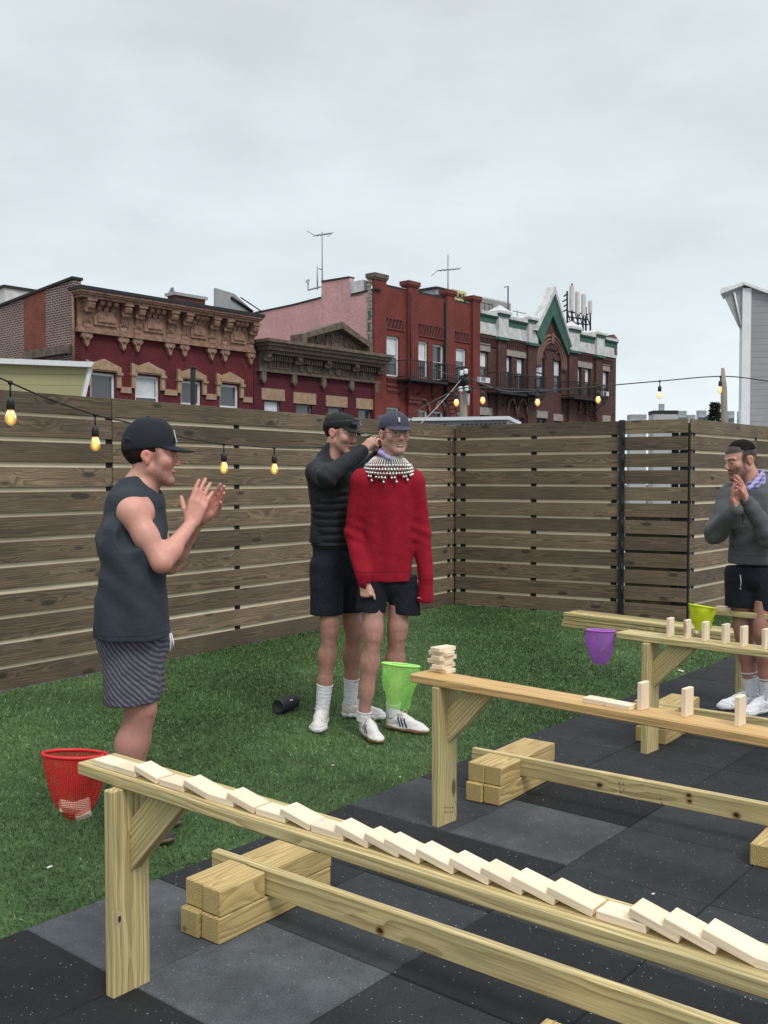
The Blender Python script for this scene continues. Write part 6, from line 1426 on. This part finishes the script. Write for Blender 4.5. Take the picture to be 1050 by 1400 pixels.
hL = np.array([anL[0]-.04, anL[1]+.02, 0]); sneaker(root, 'shoe', hL, hL+np.array([.28, -.06, 0]), SHOE, L=.30, lacec=(.05, .05, .06), **DK)
for a_, k_ in ((anR, knR), (anL, knL)): sock(root, a_, k_, .075, .135, cloth('dark_sock', (.05, .05, .055)), .040, .043)

finish([SV, TOPV], pj(183, 900), .20, pj(0, 940)[2], pj(0, 800)[2])

# ---- tall man in the red sweater
D = 5.83
root = thing('person', 'tall man in a red sweater, beaded silver collar, glasses and a washed navy cap', 'person', (V(525, 1000, D).x, V(525, 1000, D).y, 0))
hd = Head(pj(540, 593, 0), (.36, -.93, -.02), 1.03)
shR, shL = pj(492, 656, .0), pj(567, 656, .03); elR, elL = pj(487, 728, .03), pj(575, 730, .05); wrR, wrL = pj(497, 795, -.08), pj(582, 798, .0)
hipR, hipL = pj(511, 772, .0), pj(549, 772, .02); knR, knL = pj(510, 872, -.04), pj(543, 870, .04); anR, anL = pj(497, 974, -.02), pj(537, 972, .10); anR[2] = .095; anL[2] = .095
lo, hi = bounds([hd.p(0, 0, .14), wrR, wrL, elR, elL, anR, anL, shR, shL], .13); lo[2] = .04; v = Vol(lo, hi, .0048)
hd.build(v, smile=1.0, neck=pj(532, 636, .02), nr=.056)
v.cone(shR, shL, .048, .048, .04); v.cone(pj(530, 660, .02), pj(530, 760, .02), .11, .10, .04, ((0, 1, 0), .62))
arm(v, shR, elR, wrR); arm(v, shL, elL, wrL); leg(v, hipR, knR, anR, 1.02, (.15, -.98, 0)); leg(v, hipL, knL, anL, 1.02, (.35, -.93, 0))
hand(v, wrR, pj(502, 822, -.10)-pj(497, 797, -.08), (.45, .80, 0), (.75, -.5, -.2), .95, (1.35, 1.45, 1.4, 1.45), .02, (.30, .1))
hand(v, wrL, pj(580, 822, -.02)-wrL, (-.9, 0, 0), (0, -1, 0), .85, (1.2, 1.4, 1.4, 1.4), .02)
def paint(P):
    C_ = np.tile(np.array(SK2), (len(P), 1)); C_ *= (.95+.09*(.5+.5*nz(P, 8, 5)))[:, None]; lt = P[:, 2] < .80
    C_[lt] *= np.array([.74, .70, .70]); hairy = (nz(P*np.array([1, 1, .35]), 190, 2) > .15)&(P[:, 2] < .62)&(P[:, 2] > .1); C_[hairy] *= .86
    for kn in (knR, knL): m = np.exp(-(((P-kn)**2).sum(1)/.004)); C_ = C_*(1-.28*m[:, None])+np.array((.36, .12, .10))*.28*m[:, None]
    return hd.paint(P, C_, SK2, beard=.42, moust=.5, lips=(.36, .12, .10), teeth=True, brow=(.02, .013, .01))
bv = v; bpaint = paint
hair(hd, 'hair', HAIR, root, thick=.005, lo_=-.035, seed=5)
CAP2 = cloth('washed_navy_cap', (.060, .060, .088), wr=.15, sc=12, weave=900)
cp = cap(hd, root, CAP2, low=.026, brim_l=.070, tall=-.004, tilt=.15)
b = MB(); b.M = Matrix.Translation(-parent_world(root)); c_ = [hd.p(.012+x, .093-abs(x)*.1, .075+u) for x, u in ((-.006, -.010), (.002, -.012), (.006, -.004), (.004, .004), (.008, .010), (.001, .014), (-.004, .008), (-.002, .0))]; cc = sum([Vector(q) for q in c_], Vector())/8
b.add([*[Vector(q)+Vector(hd.F)*.004 for q in c_], cc+Vector(hd.F)*.006], [(i, (i+1) % 8, 8) for i in range(8)]); b.tube([*[Vector(q)+Vector(hd.F)*.003 for q in c_], Vector(c_[0])+Vector(hd.F)*.003], .0018, 5); b.build('cap_emblem', plain('emblem_white', (.75, .75, .72), .7), cp)
# glasses
b = MB(); b.M = Matrix.Translation(-parent_world(root))
for q in (-1, 1):
    b.tube([Vector(hd.p(q*.033+.023*math.cos(a), .104-abs(q*.033+.023*math.cos(a))*.14, -.001+.018*math.sin(a))) for a in np.linspace(0, 2*math.pi, 19)], .0013, 5); b.tube([Vector(hd.p(q*.056, .096, .004)), Vector(hd.p(q*.077, .05, .006)), Vector(hd.p(q*.080, -.005, .004))], .0014, 5)
b.tube([Vector(hd.p(-.010, .103, .003)), Vector(hd.p(0, .106, .006)), Vector(hd.p(.010, .103, .003))], .0013, 5); b.build('glasses', plain('thin_metal', (.12, .10, .08), .3, .9), root)
# sweater
RED = cloth('red_sweater_knit', (.270, .005, .018), wr=.40, sc=7, weave=1100, sheen=.0, melange=.05)
lo, hi = bounds([pj(470, 630, -.2), pj(595, 820, .25)], .07); v = Vol(lo, hi, .005)
v.cone(pj(530, 668, .02), pj(528, 790, .02), .152, .148, .05, ((0, 1, 0), .78)); v.cone(pj(499, 657, .02), pj(562, 657, .03), .066, .066, .05); v.cone(pj(531, 632, .02), pj(531, 655, .02), .080, .11, .05, ((0, 1, 0), .85))
for sh, el, wr_, s_ in ((shR, elR, wrR, -1), (shL, elL, wrL, 1)):
    v.cone(sh+np.array([s_*-.004, 0, -.01]), el, .065, .060, .035); v.cone(el, wr_+Zu*.03, .060, .048, .03); v.cone(wr_+Zu*.045, wr_-Zu*.000 if s_ < 0 else wr_-Zu*.085, .042, .043 if s_ < 0 else .054, .012)
def fo(P):
    side = np.abs(P[:, 0]-pj(530, 700)[0]); t = np.clip((pj(0, 655)[2]-P[:, 2])/.5, 0, 1)
    dr = np.sin(P[:, 0]*52+2.2*np.sin(P[:, 2]*4.2)+P[:, 1]*15)*(.2+.8*t); el_ = np.exp(-((P[:, 2]-elR[2])/.08)**2)*(side > .13); return .0080*dr+.005*nz(P, 9, 6)+.0035*el_*np.sin(P[:, 2]*90+P[:, 0]*40)+.0012*nz(P, 40, 1)
v.disp(fo); hz = pj(528, 794, .0); b_ = Vol(lo, hi, .005)
cutz = hz[2]
X_ = v.lo[0]+v.h*np.arange(v.n[0]); Z_ = v.lo[2]+v.h*np.arange(v.n[2]); xa, xb = pj(497, 700)[0], pj(566, 700)[0]
inx = ((X_ > xa+.02) & (X_ < xb-.01))[:, None, None]; v.D = np.where(inx, np.maximum(v.D, (cutz-Z_)[None, None, :].astype(np.float32)), v.D); v.cut((0, 0, pj(0, 823)[2]), -Zu)
v.cone(pj(533, 640, -.02), pj(537, 618, -.06), .060, .065, .01, op='s')
def pt(P):
    C_ = np.ones((len(P), 3)); band = (np.abs(P[:, 2]-cutz-.058) < .0028) & (P[:, 0] > xa) & (P[:, 0] < xb); C_[band] *= .62
    for w_ in (wrR+Zu*.055, wrL+Zu*.03): C_[(np.abs(P[:, 2]-w_[2]) < .003) & (np.abs(P[:, 0]-w_[0]) < .08)] *= .6
    return C_
TOPV = v; vobj('sweater', v, RED, root, pt, 2)
shorts(root, 'shorts', NAVY, pj(529, 786, .03), [pj(512, 790, .01), pj(548, 790, .04)], [pj(506, 840, -.01), pj(554, 835, .04)], .132, .096, .088, np.array([-.10, 0, 0]), amp=.006, seed=6, flat=.74, top=.0)
# lavender scarf inside the collar, grey collar band, fanned strands and silver beads
b = MB(); b.M = Matrix.Translation(-parent_world(root)); nc = Vector(pj(533, 629, .0))
LAV = cloth('lavender_cloth', (.36, .34, .62), wr=.5, sc=40)
v = Vol(np.array(nc)-.14, np.array(nc)+.14, .004); v.cone(pj(531, 629, .02), pj(533, 618, .01), .070, .066, .01); v.cone(pj(532, 640, .01), pj(534, 606, .0), .053, .057, .006, op='s'); v.cone(pj(518, 617, -.035), pj(532, 627, -.085), .012, .016, .01); v.cone(pj(517, 613, -.01), pj(522, 620, -.055), .016, .013, .01)
v.cut(pj(536, 608, -.02), (-.40, -.2, .9)); v.disp(lambda P: .0035*nz(P, 60, 3)); vobj('scarf', v, LAV, root, None, 2)
GRB = cloth('grey_knit_collar', (.34, .34, .33), wr=.3, sc=30); v = Vol(np.array(nc)-.16, np.array(nc)+.15, .004)
v.cone(pj(531, 637, .02), pj(533, 628, .0), .088, .074, .01); v.cone(pj(532, 646, .01), pj(534, 612, .0), .062, .066, .006, op='s'); v.cut(pj(535, 623, -.04), (-.12, -.25, 1)); v.disp(lambda P: .0015*np.sin(np.arctan2(P[:, 1]-nc.y, P[:, 0]-nc.x)*60)); vobj('collar_band', v, GRB, root, None, 1)
SIL = plain('polished_silver', (.62, .60, .56), .22, .95, var=.15, sc=60); STRAND = plain('pale_strand', (.66, .64, .60), .45, .3)
b = MB(); b.M = Matrix.Translation(-parent_world(root)); b2 = MB(); b2.M = b.M; ctr = Vector(pj(531, 628.5, .015))
def ring_pt(a, r, dz): return ctr+Vector((math.cos(a)*r*1.0, math.sin(a)*r*.92, dz))
def ball(bb, c, r):
    bb.lathe([(.0006, -r), (r*.72, -r*.7), (r, 0), (r*.72, r*.7), (.0006, r)], c, 8, cap=False)
NS = 50
for k in range(NS):
    a = 2*math.pi*k/NS
    prof_ = [(.080, .018), (.100, .004), (.122, -.020), (.132, -.042)]
    b2.tube([ring_pt(a, r, z) for r, z in prof_], .0028, 5)
for lay, (r, z) in enumerate(((.134, -.036), (.142, -.050), (.146, -.064), (.149, -.078), (.151, -.093))):
    for k in range(NS):
        if lay >= 3 and (k//2+lay) % 2 and k % 3: continue
        if lay == 4 and k % 4: continue
        a = 2*math.pi*(k+.5*(lay % 2))/NS; front = max(0, -math.sin(a)); zz = z-.020*front*lay/2; c_ = ring_pt(a, r-.02*(1-front)*(lay > 2)*0, zz); ball(b, c_, .0094 if lay < 4 else .0100); b2.tube([c_+Vector((0, 0, .016)), c_], .0012, 4, cap=False)
b.build('beads', SIL, root); b2.build('strands', STRAND, root)
SHU = dict(sole=(.36, .22, .11), upper=(.72, .71, .68))
hR = np.array([anR[0]-.005, anR[1]+.045, 0]); sneaker(root, 'sneaker', hR, hR+np.array([.10, -.27, 0]), SHOE, L=.30, stripes=(.02, .04, .09), lacec=(.72, .66, .50), **SHU)
hL = np.array([anL[0]-.045, anL[1]+.035, 0]); g = G(570, 1000); sneaker(root, 'sneaker', hL, (hL[0]+.24, hL[1]-.16, 0), SHOE, L=.31, stripes=(.02, .04, .09), lacec=(.72, .66, .50), **SHU)
sock(root, anR, knR, .08, .135, SOCKM, .041, .043); sock(root, anL, knL, .08, .16, SOCKM, .041, .044)

finish([SV, TOPV], pj(542, 790), .110, pj(0, 826)[2], pj(0, 720)[2], [(pj(570, 822, -.25), pj(600, 790, .25), [TOPV]), (pj(465, 725, -.25), pj(600, 646, .3), [TOPV])])

# ---- man in black fastening the collar from behind
D = 6.10
root = thing('person', 'man in a black quilted jacket and black cap fastening the collar from behind', 'person', (V(455, 985, D).x, V(455, 985, D).y, 0))
hd = Head(pj(466, 593, 0), (.86, -.46, -.20), 1.03, .04)
shR, shL = pj(438, 645, -.06), pj(470, 642, .20); elR, elL = pj(447, 652, -.30), pj(505, 640, .26); wrR, wrL = pj(495, 616, -.10), pj(523, 614, .14)
hipR, hipL = pj(446, 768, -.03), pj(472, 768, .10); knR, knL = pj(451, 866, -.06), pj(484, 866, .10); anR, anL = pj(441, 955, -.03), pj(479, 955, .14); anR[2] = .10; anL[2] = .10
lo, hi = bounds([hd.p(0, 0, .14), wrR, elR, elL, wrL, anR, anL, shR, pj(520, 600, .1)], .11); lo[2] = .04; v = Vol(lo, hi, .0048)
hd.build(v, neck=pj(452, 632, .02), nr=.056); v.cone(shR, shL, .05, .05, .04); v.cone(pj(454, 665, .04), pj(458, 755, .03), .095, .09, .04)
arm(v, shR, elR, wrR); arm(v, shL, elL, wrL); leg(v, hipR, knR, anR, 1.0, (.3, -.95, 0)); leg(v, hipL, knL, anL, 1.0, (.7, -.7, 0))
hand(v, wrR, pj(512, 600, -.05)-wrR, (.35, .75, -.45), (.35, .1, .9), .98, (.55, .65, .75, .85), .05, (.45, .4))
hand(v, wrL, pj(516, 603, .10)-wrL, (-.5, -.8, 0), (-.2, 0, 1), .9, (.5, .5, .5, .5), .05)
def paint(P):
    C_ = np.tile(np.array(SK4), (len(P), 1)); C_ *= (.95+.09*(.5+.5*nz(P, 8, 7)))[:, None]; C_[P[:, 2] < .85] *= np.array([.74, .70, .70]); hairy = (nz(P*np.array([1, 1, .35]), 190, 4) > .15)&(P[:, 2] < .62)&(P[:, 2] > .1); C_[hairy] *= .88
    return hd.paint(P, C_, SK4, beard=.45, moust=.3, lips=(.34, .10, .09), brow=(.02, .014, .01))
bv = v; bpaint = paint; hair(hd, 'hair', HAIR, root, thick=.004, lo_=-.050, seed=8)
CAP3 = cloth('black_running_cap', (.018, .020, .018), wr=.1, sc=12, weave=1000); cp = cap(hd, root, CAP3, low=.030, brim_l=.075, tall=-.008, tilt=.05)
# sunglasses pushed up on the cap
b = MB(); b.M = Matrix.Translation(-parent_world(root))
for q in (-1, 1):
    for j in range(5):
        a0 = .006+j*.010; c_ = [hd.p(q*(a0), .118-a0*.28, .072), hd.p(q*(a0+.011), .118-(a0+.011)*.30, .072), hd.p(q*(a0+.011), .108-(a0+.011)*.30, .098-j*.001), hd.p(q*a0, .108-a0*.28, .098-j*.001)]
        b.add(c_+[Vector(x)-Vector(hd.F)*.003 for x in c_], [(0, 1, 2, 3) if q > 0 else (3, 2, 1, 0), (7, 6, 5, 4) if q > 0 else (4, 5, 6, 7), (0, 3, 7, 4), (1, 5, 6, 2), (2, 6, 7, 3), (0, 4, 5, 1)])
    b.tube([Vector(hd.p(q*.055, .100, .092)), Vector(hd.p(q*.088, .05, .078)), Vector(hd.p(q*.093, -.03, .055))], .0026, 6)
b.tube([Vector(hd.p(-.055, .098, .098)), Vector(hd.p(-.03, .108, .101)), Vector(hd.p(0, .112, .101)), Vector(hd.p(.03, .108, .101)), Vector(hd.p(.055, .098, .098))], .0022, 6); b.build('sunglasses', plain('gloss_black_lens', (.03, .035, .045), .08), root)
# jacket: smooth sleeves and shoulders, quilted vest part below
JK = cloth('black_jacket_fabric', (.016, .018, .022), rough=.75, wr=.35, sc=10, weave=800); VEST = cloth('black_quilted_shell', (.012, .013, .016), rough=.55, wr=.25, sc=16, weave=700, sheen=.0)
lo, hi = bounds([pj(420, 610, -.45), pj(520, 760, .35)], .06); v = Vol(lo, hi, .005)
v.cone(pj(452, 637, .03), pj(455, 675, .05), .105, .130, .05); v.cone(shR+np.array([0, 0, -.01]), shL, .080, .075, .05); v.cone(pj(453, 627, .02), pj(455, 650, .03), .074, .12, .04); v.cone(pj(455, 617, .0), pj(453, 632, .02), .064, .070, .02)
v.cone(shR+np.array([-.005, .0, -.005]), elR, .077, .064, .04); v.cone(elR, wrR-unit(wrR-elR)*.01, .062, .042, .03); v.cone(shL, elL, .075, .062, .04); v.cone(elL, wrL, .058, .042, .03)
v.cone(pj(448, 655, .03), pj(448, 740, .02), .11, .11, .05, ((0, 1, 0), .9))
v.cone(pj(459, 624, -.01), pj(466, 600, -.02), .056, .062, .008, op='s')
v.disp(lambda P: .007*nz(P, 13, 3)+.0035*np.sin((P[:, 0]*.8+P[:, 2]*1.1)*70+2*np.sin(P[:, 1]*22))*np.exp(-((P-elR)**2).sum(1)/.03)+.0016*nz(P, 40, 2)); v.cut(pj(0, 742), -Zu); TOPV = v; vobj('jacket', v, JK, root, None, 2)
lo, hi = bounds([pj(424, 660, -.25), pj(495, 760, .3)], .05); v = Vol(lo, hi, .005)
v.cone(pj(456, 672, .04), pj(457, 745, .03), .142, .142, .05, ((0, 1, 0), .92)); zq = pj(0, 750)[2]
v.cone(shR+np.array([-.02, .0, .02]), shR+np.array([-.01, .0, -.07]), .085, .07, .02, op='s')
v.disp(lambda P: -.0065*np.abs(np.sin((P[:, 2]-zq)*math.pi/.047+.35*np.sin(P[:, 0]*14)))*(P[:, 2] > zq+.02)+.003*nz(P, 22, 5)+.004); v.cut((0, 0, zq), -Zu); v.cut(pj(0, 664), (0, .0, 1))
VESTV = v; vobj('vest', v, VEST, root, lambda P: np.where((np.abs(np.sin((P[:, 2]-zq)*math.pi/.047+.35*np.sin(P[:, 0]*14))) < .13)[:, None], .45, 1.0)*np.ones((len(P), 3)), 1)
shorts(root, 'shorts', NAVY, pj(457, 754, .03), [pj(446, 775, -.01), pj(472, 775, .08)], [pj(446, 839, -.04), pj(478, 837, .10)], .134, .104, .098, np.array([.0, 0, 0]), amp=.006, seed=9, flat=.9)
WH = dict(sole=(.80, .80, .78), upper=(.70, .69, .66))
hR = np.array([anR[0], anR[1]+.05, 0]); sneaker(root, 'sneaker', hR, hR+np.array([-.02, -.3, 0]), SHOE, L=.30, chunky=1.0, lacec=(.74, .73, .70), **WH)
hL = np.array([anL[0]-.06, anL[1]+.02, 0]); sneaker(root, 'sneaker', hL, hL+np.array([.28, -.10, 0]), SHOE, L=.31, chunky=1.0, lacec=(.74, .73, .70), **WH)
sock(root, anR, knR, .085, .245, SOCKM, .042, .049); sock(root, anL, knL, .085, .25, SOCKM, .042, .049)

finish([SV, TOPV, VESTV], pj(459, 790), .20, pj(0, 825)[2], pj(0, 700)[2])

# ---- right: man in a grey hoodie clapping
D = 6.42
root = thing('person', 'man with cropped dark hair in a grey hoodie and black shorts clapping at the right', 'person', (V(1035, 970, D).x, V(1035, 970, D).y, 0))
hd = Head(pj(1012, 629, 0), (-.93, -.28, -.22), 1.06)
shR, shL = pj(1000, 680, .05), pj(1063, 678, -.02); elR, elL = pj(979, 727, -.04), pj(1052, 732, -.22); wrR, wrL = pj(1007, 697, -.26), pj(1022, 686, -.24)
hipR, hipL = pj(1013, 776, .06), pj(1046, 776, -.02); knR, knL = pj(1017, 868, .05), pj(1044, 868, -.10); anR, anL = pj(1028, 953, .06), pj(1049, 958, -.04); anR[2] = .10; anL[2] = .10
lo, hi = bounds([hd.p(0, 0, .14), wrR, elR, elL, wrL, anR, anL, shR, shL, pj(995, 650, -.3)], .11); lo[2] = .04; v = Vol(lo, hi, .0048)
hd.build(v, neck=pj(1030, 662, .02), nr=.060); v.cone(shR, shL, .05, .05, .04); v.cone(pj(1032, 700, .03), pj(1030, 765, .02), .11, .10, .04)
arm(v, shR, elR, wrR); arm(v, shL, elL, wrL); leg(v, hipR, knR, anR, 1.08, (-.7, -.7, 0)); leg(v, hipL, knL, anL, 1.08, (-.6, -.8, 0))
hand(v, wrR, pj(997, 663, -.27)-wrR, (.80, -.45, .10), (-.1, .75, .6), 1.0, (.20, .25, .3, .4), .12, (.65, .7))
hand(v, wrL, pj(1011, 652, -.29)-wrL, (-.75, .45, 0), (.55, .35, .70), 1.0, (.15, .15, .18, .25), .09, (.65, .7))
def paint(P):
    C_ = np.tile(np.array(SK3), (len(P), 1)); C_ *= (.95+.09*(.5+.5*nz(P, 8, 9)))[:, None]; C_[P[:, 2] < .9] *= np.array([.72, .66, .66])
    for w_ in (wrR, wrL): dd = np.sqrt(((P-w_)**2).sum(1)); m = sm(dd, .05, .15)*(dd < .24)*(P[:, 2] > 1.25)*(np.sqrt(((P-hd.c)**2).sum(1)) > .16); C_ = C_*(1-.35*m[:, None])+np.array((.58, .20, .16))*.35*m[:, None]
    return hd.paint(P, C_, SK3, beard=.75, moust=.9, lips=(.30, .11, .09), brow=(.015, .010, .008), hairc=(.020, .016, .014), fade=.95)
bv = v; bpaint = paint
v = Vol(hd.c-.17, hd.c+.17, .0042); hd.E(v, 0, -.017, .041, .0755, .0945, .0835, .01); v.cut(hd.p(0, 0, .054), -hd.U+hd.F*.04); v.cut(hd.p(0, .074, 0), hd.F); v.disp(lambda P: .0018*nz(P, 200, 3)); vobj('hair', v, plain('black_hair', (.012, .010, .010), .95, var=.4, sc=150, bump=.6, spec=.12), root, None, 1)
HOOD = cloth('washed_grey_fleece', (.095, .100, .105), wr=.40, sc=9, weave=500, sheen=.05, melange=.14)
lo, hi = bounds([pj(960, 640, -.35), pj(1085, 780, .3)], .06); v = Vol(lo, hi, .005)
v.cone(pj(1032, 690, .03), pj(1030, 765, .02), .155, .155, .05, ((0, 1, 0), .85)); v.cone(shR, shL, .082, .082, .05); v.cone(pj(1033, 664, .04), pj(1032, 690, .03), .09, .13, .05)
v.cone(pj(1036, 655, .10), pj(1052, 664, .06), .055, .050, .03); v.cone(pj(1052, 662, .04), pj(1040, 676, -.07), .042, .032, .03)         # hood lying on the shoulders
for sh, el, wr_ in ((shR, elR, wrR), (shL, elL, wrL)): d_ = unit(wr_-el); v.cone(sh, el, .080, .072, .04); v.cone(el, wr_-d_*.055, .070, .054, .03); v.cone(wr_-d_*.06, wr_-d_*.0, .042, .042, .012)
v.cone(pj(1026, 664, -.02), pj(1018, 640, -.04), .060, .070, .008, op='s')
v.disp(lambda P: .008*nz(P, 11, 8)+.006*np.sin((P[:, 2]*1.0-P[:, 0]*.5)*60+2*np.sin(P[:, 1]*20))*(np.exp(-((P-elR)**2).sum(1)/.02)+np.exp(-((P-elL)**2).sum(1)/.02))+.0018*nz(P, 40, 1)); hz = pj(0, 771); v.cut(hz, -Zu+np.array([.0, 0, 0]))
TOPV = v; vobj('hoodie', v, HOOD, root, lambda P: np.where((np.abs(P[:, 2]-hz[2]-.062) < .003)[:, None], .6, 1.0)*np.ones((len(P), 3)), 2)
b = MB(); b.M = Matrix.Translation(-parent_world(root)); p0 = Vector(pj(1015, 682, -.19)); b.tube([p0, p0+Vector((-.004, -.01, -.08)), p0+Vector((0, -.015, -.16))], .0035, 6); b.build('drawstring', HOOD, root)
v = Vol(pj(1032, 655, 0)-.15, pj(1032, 655, 0)+.15, .004); v.cone(pj(1031, 662, .01), pj(1029, 650, .0), .080, .074, .01); v.cone(pj(1034, 672, .01), pj(1026, 636, -.01), .060, .066, .006, op='s'); v.cut(pj(1030, 651, -.02), (-.62, -.1, .75)); v.cone(pj(1041, 650, -.06), pj(1024, 668, -.12), .016, .012, .01); v.disp(lambda P: .003*nz(P, 60, 3)+.002*np.sin(P[:, 2]*240)); vobj('collar', v, cloth('lavender_collar_cloth', (.42, .38, .66), wr=.4, sc=40), root, None, 1)
shorts(root, 'shorts', NAVY, pj(1030, 772, .02), [pj(1014, 785, .04), pj(1046, 785, .0)], [pj(1014, 833, .05), pj(1052, 830, -.05)], .140, .110, .106, np.array([-.05, 0, 0]), amp=.007, seed=12, flat=.85, top=-.01)
b = MB(); b.M = Matrix.Translation(-parent_world(root)); p0 = Vector(pj(1012, 786, -.115)); b.tube([p0, p0+Vector((.002, -.012, -.04)), p0+Vector((-.002, -.012, -.085))], .0035, 6); b.lathe([(.004, -.004), (.006, 0), (.004, .004)], p0+Vector((-.002, -.012, -.088)), 8); b.build('shorts_cord', plain('grey_cord', (.35, .35, .37), .7), root)
WR = dict(sole=(.80, .81, .83), upper=(.76, .77, .80))
hR = np.array([anR[0]+.05, anR[1]+.01, 0]); sneaker(root, 'sneaker', hR, hR+np.array([-.28, -.06, 0]), SHOE, L=.31, chunky=.5, lacec=(.78, .78, .80), **WR)
hL = np.array([anL[0]+.04, anL[1]+.02, 0]); sneaker(root, 'sneaker', hL, hL+np.array([-.24, -.16, 0]), SHOE, L=.31, chunky=.5, lacec=(.78, .78, .80), **WR)
sock(root, anR, knR, .085, .245, SOCKM, .043, .051); sock(root, anL, knL, .085, .23, SOCKM, .043, .050)
finish([SV, TOPV], pj(1031, 790), .25, pj(0, 818)[2], pj(0, 740)[2])
